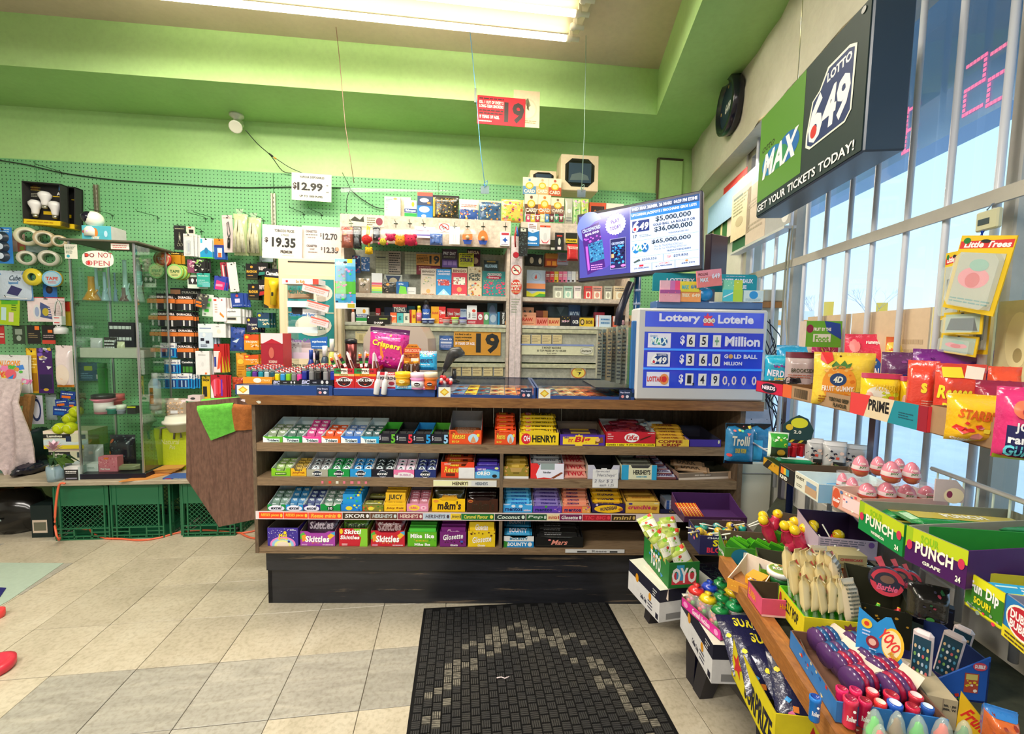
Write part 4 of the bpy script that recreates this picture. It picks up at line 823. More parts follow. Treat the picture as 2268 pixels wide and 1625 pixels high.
def bulbpack(n):
 def g(w,h):
  b,pr,parts=MB('card'),MB('print'),[]
  b.box(-w/2,w/2,.05,.06,0,h,546);b.box(-w/2,w/2,0,.06,0,h*.11,3778);b.box(-w/2,w/2,0,.06,h*.97,h,546);b.box(-w/2,-w/2+.006,0,.06,0,h,819);b.box(w/2-.006,w/2,0,.06,0,h,819)
  pr.front([(7,'A21',.72,.76,.92,.84,3822),(1,.78,.88,.94,.97,925),(1,.62,.72,.92,.74,3506),(5,.05,.68,.3,.78,3,2729),(1,.36,.28,.62,.36,3505),(2,.1,.3,.06,.05,3820),(2,.15,.9,.1,.06,1329),(5,.04,.82,.3,.94,2,2163)],w,h,.049);pr.front([(5,.1,.3,.85,.7,1,2945)],w,h*.11,0)
  parts=[('display_carton',b),('print',pr)]
  for x,z in(((-.28*w,.38*h),(.24*w,.38*h),(-.02*w,.60*h))if n==3 else((-.3*w,.4*h),)):
   k=MP();r=w*.155;s_=h*.42
   k.lathe([(.0,s_*.52),(r*.6,s_*.49),(r,s_*.34),(r*.97,s_*.22),(r*.62,0),(r*.5,-s_*.22),(r*.42,-s_*.3)],3822,14,cx=x,cy=.03);k.v=[V3((p[0],p[1],p[2]+z))for p in k.v]
   c_=MB('metal');c_.lathe([(r*.42,-s_*.3),(r*.42,-s_*.44),(r*.25,-s_*.48)],3002,10,cx=x,cy=.03);c_.v=[V3((p[0],p[1],p[2]+z))for p in c_.v]
   parts+=[('light_bulb',k),('screw_cap',c_,None,len(parts))]
  return parts
 return g
H('bulb_pack','A',215,105,600,528,bulbpack(3),'black and yellow three-bulb pack high on the pegboard, in front of its twin','light bulbs',d=.16,roll=.03)
H('bulb_pack','A',470,140,740,560,bulbpack(1),'second black and yellow bulb pack, half hidden behind the three-bulb pack','light bulbs',d=.09,roll=.05)
def plugs(w,h):
 p=blister(w,h,909,[(5,.1,.85,.9,.97,2,3038)],None)
 for i in range(3):
  k=MP();k.lathe([(0,-.02),(w*.18,-.022),(w*.3,-.014),(w*.34,0)],564,16,cx=0,cy=h*(.2+.26*i),axis='y',cols=[3294,564,564]);p.append(('round_cap',k))
 return p
H('plug_pack','A',-60,555,125,918,plugs,'blue blister pack with three round dark caps at the photo edge','blister pack',d=.12)
def tape(ro,ri,wd,col,core=3258,label=None):
 def g(w,h):
  r=h/2;k=MB('film' if col=='clear' else 'gloss');c_=3531 if col=='clear' else col
  k=MB('gloss');k.lathe([(r*ri,-wd),(r*ro,-wd),(r*ro,0),(r*ri,0)],c_,22,cx=0,cy=r,axis='y',caps=False);q=MB('card');q.lathe([(r*ri,.001),(r*ri*.9,.001),(r*ri*.9,-wd-.001),(r*ri,-wd-.001)],core,22,cx=0,cy=r,axis='y',caps=False)
  out=[('tape_coil',k),('core',q)]
  if label:p=MB('print');p.front([(2,.5,.5,.48,.48,label[0]),(2,.5,.5,.4,.4,label[1]),(7,label[2],.2,.4,.8,.6,label[3]),(5,.3,.2,.7,.35,2,label[3])],w,h,-wd-.001);out.append(('print',p))
  return out
 return g
for i,(x0,y0,x1,y1,c_)in enumerate(((195,565,375,745,3274),(375,600,540,760,2984),(205,800,360,940,3002),(420,795,590,950,3002),(550,645,660,760,2984))):
 for k in range(2):H('packing_tape','A',x0+18*k,y0+4*k,x1+18*k,y1+4*k,tape(1,.72,.045,c_,3275),('beige' if i!=3 else 'olive')+' roll of packing tape, '+('upper' if y0<700 else 'lower')+' row, '+('above the blue card' if i==0 else 'hooked against the glass case' if i>2 else 'beside its neighbour roll')+(', behind its twin' if k else ', front one'),'tape',d=.14-.05*k,yaw=.5,hk=k==0)
H('tape_roll','A',262,970,432,1140,tape(1,.45,.02,3523,1124),'yellow and green tape roll below the packing tape','tape',d=.14)
H('tape_roll','A',445,990,652,1155,tape(1,.3,.02,3491,874,(1981,2765,'TAPE',3139)),'round blue and gold tape roll beside the glass case','tape',d=.14)
H('small_card','A',108,620,252,800,BL(3514,[(1,.45,.0,1,.6,2917),(1,.6,.1,.9,.3,2195),(5,.1,.6,.9,.9,3,2677)]),'pinkish tan card behind the upper tape rolls','hanging card',d=.06)
H('sheet_bag','A',255,700,485,820,BG(2764,None,.015),'pale blue transparent bag behind the tape rolls','plastic bag',d=.05)
H('cable_bag','A',-30,990,330,1285,BG(3021,[(3,[(.08,.95),(.4,.6),(.6,.6),(.75,.98),(1,1),(1,0),(0,0),(0,1)],1419),(3,[(.2,.1),(.85,.05),(.7,.9),(.4,.9)],3822),(3,[(.3,.22),(.6,.14),(.75,.38),(.45,.5)],822),(7,'Cube',.4,.66,.72,.84,1110,None,'b',.3)],.02),'white and blue zip bag with dark screen window at the photo edge','plastic bag',d=.13)
H('blue_blister','A',430,1125,570,1260,BL(892,[(2,.45,.6,.25,.3,547),(2,.45,.6,.12,.15,1075)]),'small blue card with a dark oval below the round tape','blister pack',d=.09)
H('flashing_pack','A',-20,1245,182,1532,BL(2754,[(3,[(.1,.85),(.9,.9),(.9,.75),(.1,.7)],1442),(7,'Jensen',.05,.8,.55,.95,610,None,'b',.2),(1,.1,.15,.35,.6,3037),(1,.48,.12,.72,.45,3531),(5,.6,.5,.9,.75,3,1138)],None),'lime green card of small plastic clips near the photo edge','hanging card',d=.13,roll=.08)
H('cable_card','A',275,1255,650,1500,BL(3805,[(3,[(.3,.2),(.65,.1),(.6,.6),(.35,.8)],1112),(2,.25,.4,.1,.3,3549),(2,.25,.4,.06,.2,2476),(2,.48,.4,.09,.16,2979),(1,0,.97,1,1,3123),(5,.55,.2,.95,.8,6,3532)]),'white extension cord card with a red head strip, left of the glass case'.replace('left of','beside'),'hanging card',d=.12)
def coil(w,h):
 m=MP()
 for k in range(4):m.tube([(math.sin(t)*w*.4+(k-1.5)*w*.04,-.01-k*.004,h/2+math.cos(t)*h*.48)for t in[i*.45 for i in range(15)]],w*.06,3549,6)
 c_=MB('card');c_.bbox(-w*.5,w*.5,-.03,.004,h*.1,h*.42,3822);p=MB('print');p.front([(1,.2,.2,.8,.3,3123),(1,.2,.75,.8,.85,3123)],w,h*.32,-.0302,None,h*.1);return[('cord_loops',m),('paper_sleeve',c_),('print',p)]
H('extension_cord_pack','A',562,1285,650,1560,coil,'white coiled cord in a paper sleeve hanging against the glass case','cord',d=.15)
H('plug_box','A',552,1548,672,1622,lambda w,h:bottle(h,w/2,3822,3549,neck=.6),'round white adapter below the coiled cord','plug',d=.15)
H('match_pack','A',652,1300,702,1540,CT(.02,3219,[(1,0,.6,1,1,3122),(1,0,.0,1,.55,3507)]),'narrow red and yellow pack tucked behind the coiled cord','pack',d=.08)
for i,(x0,x1,c_,it,lb)in enumerate(((-10,45,2867,[(5,.1,.3,.9,.6,2,3804)],'red card'),(128,248,835,[(1,.2,.5,.8,.8,2200),(2,.5,.3,.2,.15,2473)],'dark green card'),(272,402,546,[(1,.6,.75,.95,.95,3698),(5,.1,.3,.8,.6,3,2165)],'black card with an orange tag'),(420,552,546,[(1,.45,.6,.8,.75,3698),(5,.1,.3,.9,.5,2,2713),(1,0,0,1,.2,3139)],'black and red card with an orange tag'))):
 H('accessory_card','A',x0,1535,x1,1720,BL(c_,it),lb+' on the lower pegboard above the balloon bag','hanging card',d=.11)
H('balloon_bag','B',-20,170,240,480,BG(3549,[(7,'BALLOONS',.05,.72,.8,.86,3731),(6,.05,.15,.95,.68,26,.09,[3652,1165,1460,3780,3723,3732]),(2,.5,.5,.18,.14,3687),(3,[(.3,.35),(.6,.5),(.5,.25)],653)],.03),'clear bag of coloured balloons hanging above the cloth-covered chair','bag',d=.15,n=2)
H('snack_pack','B',222,115,312,482,BL(3490,[(1,.1,.05,.9,.45,2674),(5,.1,.55,.9,.8,4,4073),(1,.1,.85,.9,.95,3779)],None),'tall mustard yellow pack beside the purple one','pack',d=.12)
H('purple_pack','B',308,115,432,482,BL(1062,[(6,.05,.5,.95,.98,14,.05,[3508,3822,1883]),(1,.1,.1,.9,.42,548),(2,.5,.08,.18,.03,3235)],None),'tall deep purple pack between the mustard pack and the white bulb pack','pack',d=.13)
H('bulb_sleeve','B',462,92,602,432,BG(3805,[(2,.5,.27,.22,.07,3730),(1,0,0,1,.06,3458),(2,.5,.3,.4,.25,3804)],.05,back=3532),'white night-light bag with an orange spot beside the glass case','bag',d=.14)
H('blue_pack','B',640,230,835,380,BL(600,[(1,.25,.55,.6,.8,3011),(5,.1,.1,.6,.45,3,2237),(1,.75,.1,.98,.35,3822)],None),'navy and green card seen through the lower glass case','hanging card',d=.05)
H('hose_pack','B',252,500,352,735,BL(3277,[(2,.45,.5,.4,.4,566),(2,.45,.5,.28,.3,3550)],None),'white card with a dark blue wire loop beside the chair','hanging card',d=.14)
H('foil_wrap','B',375,485,465,700,BG(2474,None,.02),'crumpled grey plastic bag behind the blue and orange cards','bag',d=.08)
for i,(a,b,c_,e_)in enumerate(((490,465,612,530),(455,530,560,590),(430,590,560,665),(560,540,620,600))):
 H('battery_card','B',a,b,c_,e_,BL(585,[(1,.1,.1,.7,.4,3698 if i!=2 else 619),(5,.1,.5,.9,.8,1,3294)],None),'small blue and orange card above the tennis balls, '+('topmost','second one down','lowest and widest','pushed to the glass case')[i],'hanging card',d=.12,roll=(.1,-.1,.08,0)[i])
def ballp(w,h):
 m=MB('cloth');r=h/2;m.ball((0,0,r),r,3282,16);p=MB('rough');p.tube([(math.sin(t)*r*.7,-r*.75-.002+.1*r*math.cos(2*t),r+math.cos(t)*r*.66)for t in[i*.5-1.5 for i in range(7)]],r*.03,3820,5);return[('felt_ball',m),('seam',p)]
for i,(x,y,r)in enumerate(((625,632,46),(572,690,46),(577,768,48),(492,770,46))):
 H('tennis_ball','B',x-r,y-r,x+r,y+r,ballp,'yellow-green tennis ball, '+('topmost of the four by the glass case','second from the top of the four','lower one nearer the glass case','lower one nearer the chair')[i],'tennis ball',d=.17 if i<2 else .25,hk=False)
BZT=WALL.hit(230,1068,.52)[1];BD=.50
ub0,ub1=-4.2,WALL.hit(440,1072,BD)[0]+.35
mb=MB('bench_board');mb.bbox(ub0,ub1,-BD,-.02,BZT-.026,BZT,'fff',None,.003)
thing('wall_bench','long pale low board laid on the green crates under the pegboard','bench',[('bench_board',mb)],WALL.o,WALL.a)
def on(name,zf,x0,y0,x1,y1,gen,label,cat,d,z=None,yaw=0,group=None,tilt=0,roll=0):
 return put(name,label,cat,WALL,ZF[zf],x0,y0,x1,y1,gen,d=d,z=BZT if z is None else z,yaw=yaw,group=group,tilt=tilt,roll=roll)
LUM=[(1,0,.85,1,1,3804),(1,0,.6,.6,.82,546),(7,'Luminus',.08,.64,.42,.78,3821),(3,[(0,.5),(.3,.6),(.7,.35),(1,.55),(1,.25),(0,.2)],3293),(1,0,0,1,.2,3522),(1,.5,.4,.62,.7,565),(7,'Qv',.12,.05,.25,.2,546),(1,.8,.55,.95,.8,1109)]
on('lamp_carton','B',400,930,690,1060,lambda w,h:carton(w,h,.16,3547,LUM,top=3803,side=3267),'lower yellow and white lamp carton of the two on the bench behind the flowers','carton',.24)
zl=ZF['B'](400,930);zz=WALL.hit(zl[0]+40,zl[1],.24)[1]
on('lamp_carton','B',355,790,722,940,lambda w,h:carton(w,h,.16,3547,LUM,top=3803,side=3267),'upper yellow and white lamp carton under the tennis balls','carton',.26,z=zz)
def vase(w,h):
 g,l,f=MB('tint'),MB('cloth'),MB('cloth');g.lathe([(w*.26,0),(w*.3,h*.3),(w*.28,h*.42)],2765,14);rr=random.Random(4);st=MP()
 parts=[('glass_vase',g)]
 for i in range(11):
  a=rr.uniform(0,6.28);L=rr.uniform(.10,.17);m=MB('cloth');z=h*.45;dx,dy=math.cos(a),math.sin(a)*.6
  m.add([(dx*.01,dy*.01,z),(dx*L*.5-dy*.02,dy*L*.5+dx*.02,z+.05),(dx*L,dy*L,z+.02-.04*rr.random()),(dx*L*.5+dy*.02,dy*L*.5-dx*.02,z+.05)],[(0,1,2,3),(3,2,1,0)],rr.choice([1123,1395,851]));parts.append(('leaf',m))
 for i in range(16):
  a=i*2.4;L=.055-.002*i;zt=h*.8+.002*i;m=f;dx,dy=math.cos(a),math.sin(a)
  m.add([(0,0,zt),(dx*L*.5-dy*.012,dy*L*.5+dx*.012,zt+.02),(dx*L,dy*L,zt+.03+.001*i),(dx*L*.5+dy*.012,dy*L*.5-dx*.012,zt+.02)],[(0,1,2,3),(3,2,1,0)],[3789,3499][i%2])
 parts.append(('lotus_flower',f));st.tube([(0,0,h*.1),(0,0,h*.8)],.004,1123);parts.append(('stem',st));return parts
on('flower_vase','B',345,900,545,1215,vase,'pink artificial lotus with green leaves in a small clear vase','flowers',.47)
on('small_carton','B',450,1072,522,1188,lambda w,h:carton(w,h,.06,3294,[(3,[(0,0),(1,.3),(1,.6),(0,.3)],856),(5,.1,.7,.9,.95,2,2219)],side=2748),'small white and blue carton between the vase and the black and white box','carton',.42)
on('small_carton','B',527,1088,640,1214,lambda w,h:carton(w,h,.07,546,[(1,0,.82,1,1,3549),(5,.1,.5,.9,.75,2,3822),(1,.1,.1,.9,.2,2185)],top=3549,side=3566),'small black and white carton standing where the orange cord leaves the bench','carton',.47)
def crumple(col,mat='gloss',sd=2,n=9,k=.35):
 def g(w,h):
  m=MB(mat);rr=random.Random(sd);P=[]
  for j in range(n):
   t=j/(n-1)
   for i in range(16):
    a=2*math.pi*i/16;r=(math.sin(math.pi*min(.97,max(.1,t*.9+.05)))**.55)*(1+rr.uniform(-k,k)*.35)
    P.append((w/2*r*math.cos(a),.13*r*math.sin(a),h*t+rr.uniform(-.01,.01)*(j>0)))
  m.add(P,[(j*16+i,j*16+(i+1)%16,j*16+16+(i+1)%16,j*16+16+i)for j in range(n-1)for i in range(16)]+[tuple(range(15,-1,-1)),tuple(range((n-1)*16,n*16))],col,mat,True);return[('plastic_sack',m)]
 return g
on('dark_sack','B',190,1050,345,1205,crumple(274),'small black plastic sack on the bench beside the chair','bag',.3)
on('dark_bag','B',240,770,370,1060,crumple(563,'gloss',5),'dark green plastic bag standing behind the chair cloth','bag',.14)
on('paper_bag','B',1075,1130,1400,1235,lambda w,h:[('paper_bag_stack',(lambda m:(m.slab([(-w/2,-.10),(w/2-.1,-.06),(w/2,.1),(-.02,.12)],0,.006,3204,'card'),m)[1])(MB('card')))],'flat brown paper bag sticking out over the bench edge','paper bag',.42)
for i in range(4):on('paper_bag','B',1170+20*i,1090,1480+10*i,1200,lambda w,h:[('paper_sheet',(lambda m:(m.slab([(-w/2,-.09),(w/2,-.07),(w/2,.1),(-w/2+.03,.12)],0,.005,(2676,2948,2675,2948)[i],'card'),m)[1])(MB('card')))],('topmost','third','second','lowest')[3-i]+' folded brown paper bag of the pile behind the counter leaf','paper bag',.3,z=BZT+.008+.007*i,yaw=.1*i-.1)
on('blue_snack_box','B',1330,1175,1560,1220,lambda w,h:carton(w,h,.1,857,[(2,.2,.5,.12,.3,2867),(7,'AMERICAN FAVOURITE',.38,.3,.95,.75,3546)],side=584),'flat blue box with pale lettering under the paper bags','box',.48)
def shopbag(w,h):
 m=MB('foil');b=MB('cloth');m.prism([(-w*.38,0),(w*.5,0),(w*.5,h*.93),(-w*.5,h)],0,.14,3010,'foil');p=MB('print');p.front([(7,'Natural',.2,.62,.75,.74,3545,None,'n',.2),(7,'Pet',.45,.5,.62,.6,3545,None,'n',.2),(1,.0,0,.02,1,898)],w,h,-.001)
 for x in(-.3,.1):b.tube([(x*w,-.004,h*.75),(x*w+.01,-.01,h*1.02),(x*w+.12,.02,h*1.06),(x*w+.13,-.004,h*.78)],.007,2183,4)
 return[('bag_body',m),('print',p),('handles',b)]
on('shopping_bag','B',1262,770,1540,1100,shopbag,'lime green reusable shopping bag leaning between the glass case and the counter leaf','bag',.28)
H('clothes_peg_bag','D',92,615,248,760,BG(2712,[(6,.08,.1,.92,.8,50,.05,[3240,2693,3513]),(1,.35,.25,.7,.4,3549)],.05),'clear bag of wooden clothes pegs above the lime bag','bag',d=.2,hk=False)
def bowl(w,h):
 m=MP();m.lathe([(w*.3,0),(w*.42,h*.5),(w*.5,h*.55),(w*.5,h*.7),(w*.44,h*.72),(w*.4,h),(w*.1,h)],3275,20);return[('plastic_bowl',m)]
H('plastic_bowl','B',1345,665,1600,790,bowl,'off-white plastic bowl with a lid over the lime bag','bowl',d=.3,hk=False)
def crate(w=.33,h=.275,dpt=.33):
 body,grid=MP(),MP();G=612;x=w/2;t=.008
 def side(m,T):
  m.T=T;m.box(-x,x,0,t,h*.62,h,G)
  m.box(-x,x,-.003,t,h-.012,h,G)
  for z in(0,.02,.045,.07):m.box(-x,x,-.002,t*.6,z,z+.007,G)if z in(0,.07)else(m.box(-x,-.05,-.002,t*.6,z,z+.006,G),m.box(.05,x,-.002,t*.6,z,z+.006,G))
  for a in(-x,-x*.82,x*.82-.006,x-.008):m.box(a,a+.008,-.003,t,0,h,G)
  for a in(-.055,.047):m.box(a,a+.008,-.003,t,.005,.075,G)
  m.box(-.055,.055,-.003,t,.070,.078,G);m.box(-.055,.055,-.003,t,.018,.026,G)
  for i in range(7):a=-x*.8+i*x*1.6/6;m.box(a-.002,a+.002,-.001,t*.6,0,.02,G)
 q=MP()
 for k in range(4):
  T=Matrix.Rotation(k*math.pi/2,4,'Z')@Matrix.Translation((0,-dpt/2,0));side(body,T)
  q.T=T;z0,z1=.078,h*.62;n=9;s_=(x*1.64)/n
  for i in range(-4,n+1):
   for dr in(1,-1):
    ax=-x*.82+i*s_;a0=max(ax,-x*.82);b0=ax+(z1-z0);e1=min(b0,x*.82)
    if e1<=a0:continue
    za,zb_=z0+(a0-ax),z0+(e1-ax)
    if dr<0:za,zb_=z1+z0-za,z1+z0-zb_
    q.add([(a0,.001,za-.0022),(e1,.001,zb_-.0022),(e1,.001,zb_+.0022),(a0,.001,za+.0022)],[(0,1,2,3)],G)
  q.T=None
 body.T=None;body.box(-x,x,-dpt/2,dpt/2,.001,.006,G)
 return[('crate_walls',body),('lattice',q)]
cz_=[]
for px0,px1,lb in((120,242,'green milk crate under the bench, next to the chair leg'),(245,362,'green milk crate in the middle under the bench'),(403,520,'green milk crate half hidden by the counter leaf')):
 u0,_=WALL.hit(px0,1120,.47);u1,_=WALL.hit(px1,1120,.47);p=crate(u1-u0,BZT-.028,.36)if not cz_ else None
 c=WALL.w((u0+u1)/2,.47-.18,0)
 if not cz_:cz_.append(thing('milk_crate',lb,'crate',p,c,WALL.a,'green crates under the bench'))
 else:o=dup(cz_[0],c,WALL.a,label=lb);o.scale=((u1-u0)/cz_w,1,1)
 if len(cz_)==1 and px0==120:cz_w=u1-u0
put('black_sack','black plastic sack with pale numerals stuffed under the bench behind the chair','bag',WALL,None,-60,1080,112,1160,lambda w,h:crumple(273,'gloss',8)(w,h)+[('print',MB().front([(7,'2OZ',.35,.4,.62,.62,2201,None,'b',-.2)],w,h,-.125))],d=.3,z=0)
put('dark_crate','black crate with a pale barcode label between the sack and the green crates','crate',WALL,ZF['B'],250,1400,425,1555,lambda w,h:carton(w,h,.3,290,[(1,.06,.15,.75,.55,3258),(1,.12,.22,.7,.48,1637)]),d=.42,z=0)
pts=[(144,1068,BZT),(131,1078,BZT-.01),(122,1100,.24),(120,1130,.12),(128,1150,.03)];P=[]
for px,py,z in pts:P.append(tuple(WALL.w(WALL.hit(px,py,.53)[0],.53,z)))
for px,py in((140,1162),(165,1168),(192,1172),(197,1168),(205,1180),(228,1191),(270,1193),(310,1196),(350,1191),(400,1178),(450,1174),(500,1177),(530,1180),(560,1176),(600,1165)):P.append(tuple(onz(px,py,.006)))
def smooth(P,k=4):
 Q=[]
 for i in range(len(P)-1):
  a,b,c,d=[V3(P[max(0,min(len(P)-1,i+j))])for j in(-1,0,1,2)]
  for s_ in range(k):
   t=s_/k;Q.append(.5*((2*b)+(c-a)*t+(2*a-5*b+4*c-d)*t*t+(3*b-a-3*c+d)*t**3))
 return Q+[V3(P[-1])]
m=MP();m.tube(smooth(P),.006,3428);pl=MP();a=onz(515,1170,.015);pl.tube([tuple(onz(506,1164,.02)),tuple(onz(528,1172,.015))],.014,546,8);pl.tube([tuple(onz(530,1165,.03)),tuple(onz(548,1152,.05))],.006,546,6)
b2=MP();b2.tube(smooth([tuple(onz(*q))for q in((530,1178,.006),(548,1188,.006),(570,1192,.006),(620,1190,.006))]),.006,3428)
thing('power_cable','orange extension cord running from the bench down across the floor to the counter','cord',[('cable',m),('black_plug',pl),('cable_tail',b2)])
CHF=Fr(0,0,.18);o_=onz(62,1168,0)
CH=Fr(o_.x,o_.y,.25);hz=lambda x,y,d=0:CH.hit(*ZF['B'](x,y),d)
mw=[]
u0,z0=hz(195,495);u1,zb_=hz(215,1590)
leg=MB('pale_wood');leg.prism([(hz(185,1600)[0],0),(hz(258,1600)[0],0),(hz(200,1115)[0],hz(200,1115)[1]),(hz(122,1115)[0],hz(122,1115)[1])],-.02,.02,'fff')
post=MB('pale_wood');post.prism([hz(150,1120,-.06),hz(195,1120,-.06),hz(232,780,-.06),hz(268,500,-.06),hz(205,490,-.06),hz(180,780,-.06)],.05,.085,'fff');p2=MB('pale_wood');a,b=hz(110,505,-.06),hz(205,510,-.06);p2.box(a[0]-.3,b[0],.055,.08,b[1]-.06,b[1],'fff')
stc=MB('pale_wood');stc.prism([hz(-120,1590),hz(-120,1550),hz(190,1455),hz(190,1500)],-.01,.012,'fff')
st_=MB('pale_wood');st_.prism([hz(-180,1260),hz(-180,1140),hz(130,1105),hz(180,1110),hz(160,1150)],-.022,.02,'fff')
l2=MB('pale_wood');l2.box(hz(-260,1200)[0],hz(-200,1200)[0],-.02,.02,0,hz(0,1200)[1],'fff')
cus=MB('cloth');a,b=hz(-200,1090),hz(75,1120);cus.bbox(a[0],b[0],-.03,.38,b[1]-.02,a[1]+.015,1944,'cloth',.012)
l3=MB('pale_wood');l3.box(hz(150,1120,-.06)[0],hz(195,1120,-.06)[0],.05,.085,0,hz(0,1120)[1],'fff')
thing('wooden_chair','pale wooden chair with a green seat pad under a thrown cloth','chair',[('leg',leg),('leg',l2),('leg',l3),('back_post',post),('back_rail',p2),('stretcher',stc),('seat_rail',st_),('seat_pad',cus,'faded green seat pad')],CH.o,CH.a)
m=MB('cloth');grid=[]
rowsp=[((-120,372),(60,385)),((-120,430),(118,460)),((-120,560),(150,560)),((-120,680),(190,700)),((-120,800),(225,820)),((-120,920),(250,940)),((-120,1010),(272,1080)),((-60,1060),(190,1120)),((20,1100),(140,1165)),((60,1150),(100,1190))]
n=16
for j,(a,b)in enumerate(rowsp):
 for i in range(n+1):
  t=i/n;u,z=hz(a[0]+(b[0]-a[0])*t,a[1]+(b[1]-a[1])*t,.06)
  grid.append((u,-.06-.022*math.sin(t*14+j*.7)*min(1,j/3)+(.10*(1-j/2)if j<2 else 0),z))
F=[(j*(n+1)+i,(j+1)*(n+1)+i,(j+1)*(n+1)+i+1,j*(n+1)+i+1)for j in range(len(rowsp)-1)for i in range(n)]
m.add(grid,F,3259,'cloth',True);m.add([(a,b+.008,c)for a,b,c in grid],[f[::-1]for f in F],3258,'cloth',True)
thing('draped_cloth','large pinkish beige cloth thrown over the wooden chair at the photo edge','cloth',[('draped_cloth',m)],CH.o,CH.a)
GC=.46;gx=lambda px,py,d=GC:WALL.hit(px,py,d)
g0,g1=gx(160,800)[0]+.005,gx(307,800)[0];gz1=gx(220,531)[1];gw=g1-g0;GD=.30;gcu=(g0+g1)/2
parts=[];bs_=MP();bs_.bbox(-gw/2-.01,gw/2+.01,0,GD,0,.035,274,None,.003);parts.append(('base',bs_))
tp=MB('card');tp.bbox(-gw/2-.03,gw/2+.03,-.02,GD+.02,gz1-BZT-.012,gz1-BZT,1637,None,.003);parts.append(('top_board',tp))
for x in(-gw/2,gw/2-.012):
 for y in(.004,GD-.014):k=MB('metal');k.bbox(x,x+.012,y,y+.012,.03,gz1-BZT-.01,3003,None,.002);parts.append(('corner_post',k))
zs=[gx(230,p)[1]-BZT for p in(666,794,920)]
for z in zs:k=MB('glass');k.box(-gw/2+.008,gw/2-.008,.02,GD-.02,z-.003,z+.002,'fff');parts.append(('glass_shelf',k))
for a in((-gw/2+.012,gw/2-.012,.0,.002),(-gw/2,-gw/2+.002,.02,GD-.02),(gw/2-.002,gw/2,.02,GD-.02)):
 k=MB('glass');k.box(a[0],a[1],a[2],a[3],.035,gz1-BZT-.012,'fff');parts.append(('glass_pane',k))
cs=thing('glass_display_case','tall glass display case with four levels standing on the bench before the pegboard','display case',parts,WALL.w(gcu,GC,BZT),WALL.a)
def incase(name,zf,x0,y0,x1,y1,lvl,gen,label,cat,d=.12,yaw=0,group=None):
 z=BZT+(.036 if lvl<0 else zs[lvl]+.003);return put(name,label,cat,WALL,ZF[zf],x0,y0,x1,y1,gen,d=GC-d,z=z,yaw=yaw,group=group)
def pipe(col,r=.5,beaker=True,stem=True):
 def g(w,h):
  m=MB('tint');b=w/2
  m.lathe([(b,0),(b,h*.06),(b*.75,h*.2),(b*.42,h*.42),(b*.36,h*.96),(b*.42,h)]if beaker else[(b*.9,0),(b*.5,h*.06),(b*.5,h*.96),(b*.6,h)],col,18);out=[('glass_tube',m)]
  if stem:s_=MB('tint');s_.tube([(b*.3,-b*.2,h*.2),(b*1.1,-b*.4,h*.45)],b*.13,col,8);out.append(('side_stem',s_))
  return out
 return g
for x0,y0,x1,y1,c_,lb,d_ in((838,1050,990,1278,3473,'opaque mustard beaker pipe, front of the top shelf of the glass case',.06),(930,960,1000,1270,3038,'slim clear blue glass tube behind the mustard pipe',.14),(1010,1005,1085,1275,2765,'clear glass tube pipe beside the slim one',.1),(1075,955,1105,1180,3294,'thin clear glass tube with an orange tag',.2),(1125,1010,1170,1180,2493,'short pale blue tube with an orange top',.22),(1200,885,1300,1275,2764,'tall clear glass beaker pipe beside the corner post of the case',.12),(1195,1160,1280,1282,1570,'dark red glass bowl on the top shelf',.05),(1335,835,1430,1275,3293,'tallest clear glass pipe in the case',.16),(1400,930,1440,1160,1826,'small dark tube with an orange cap beside the tallest pipe',.2)):
 incase('glass_pipe','A',x0,y0,x1,y1,0,pipe(c_),lb,'glass pipe',d_)
incase('card_rack','A',1085,1505,1335,1640,1,lambda w,h:carton(w,h,.03,274,[(5,.04,.75,.9,.95,1,3549),(5,.04,.42,.9,.62,1,3549),(5,.04,.1,.9,.3,1,3549)]),'black carton with three pale lines of lettering on the second shelf of the case','carton',.22)
incase('clear_bin','B',655,112,1120,202,1,lambda w,h:tray(w,h,h,.16,3002,2729),'shallow grey plastic bin on the second shelf of the case','bin',.03)
for i,(x0,y0,x1,y1,c_)in enumerate(((850,25,960,112,546),(960,60,1020,112,3274),(740,30,840,112,3003))):incase('small_bag','B',x0,y0,x1,y1,1,BG(c_,[(5,.1,.1,.9,.9,5,3276)]if i==0 else None,.03),('black striped','cream','silver')[i]+' small bag in the grey bin of the case','bag',.12)
incase('grinder_jar','B',782,490,915,660,2,lambda w,h:bottle(h,w/2,3192,546,3805,None,1.,.2),'white and pink jar with a black lid on the third level of the case','jar',.06)
incase('small_jar','B',885,525,990,588,2,lambda w,h:bottle(h+.03,w/2,3157,3430,None,None,1.1,.3),'small red tin behind the white jars in the case','jar',.14)
incase('small_jar','B',885,585,965,660,2,lambda w,h:bottle(h,w/2,647,3549,None,None,.9,.35),'small teal jar with a white lid in the case','jar',.05)
incase('small_jar','B',962,575,1025,660,2,lambda w,h:bottle(h,w/2,2458,3821,None,None,.9,.5),'small grey jar with a white lid in the case','jar',.05)
incase('small_jar','B',1040,590,1110,660,2,lambda w,h:carton(w,h,.04,546,[(1,0,.8,1,1,3266)]),'small black and yellow box on the third level of the case','box',.04)
incase('spray_bottle','B',1222,315,1310,560,2,lambda w,h:bottle(h,w/2,3276,3549,3549,[(1,.3,.1,.7,.9,3186),(7,'BONG',.35,.5,.65,.7,819)],.4),'clear cleaner bottle with an orange label in the case','bottle',.2)
incase('green_bottle','B',808,235,876,480,2,lambda w,h:bottle(h,w/2,675,676,None,None,.8,.1),'bright green tall plastic tube at the back of the glass case','bottle',.24)
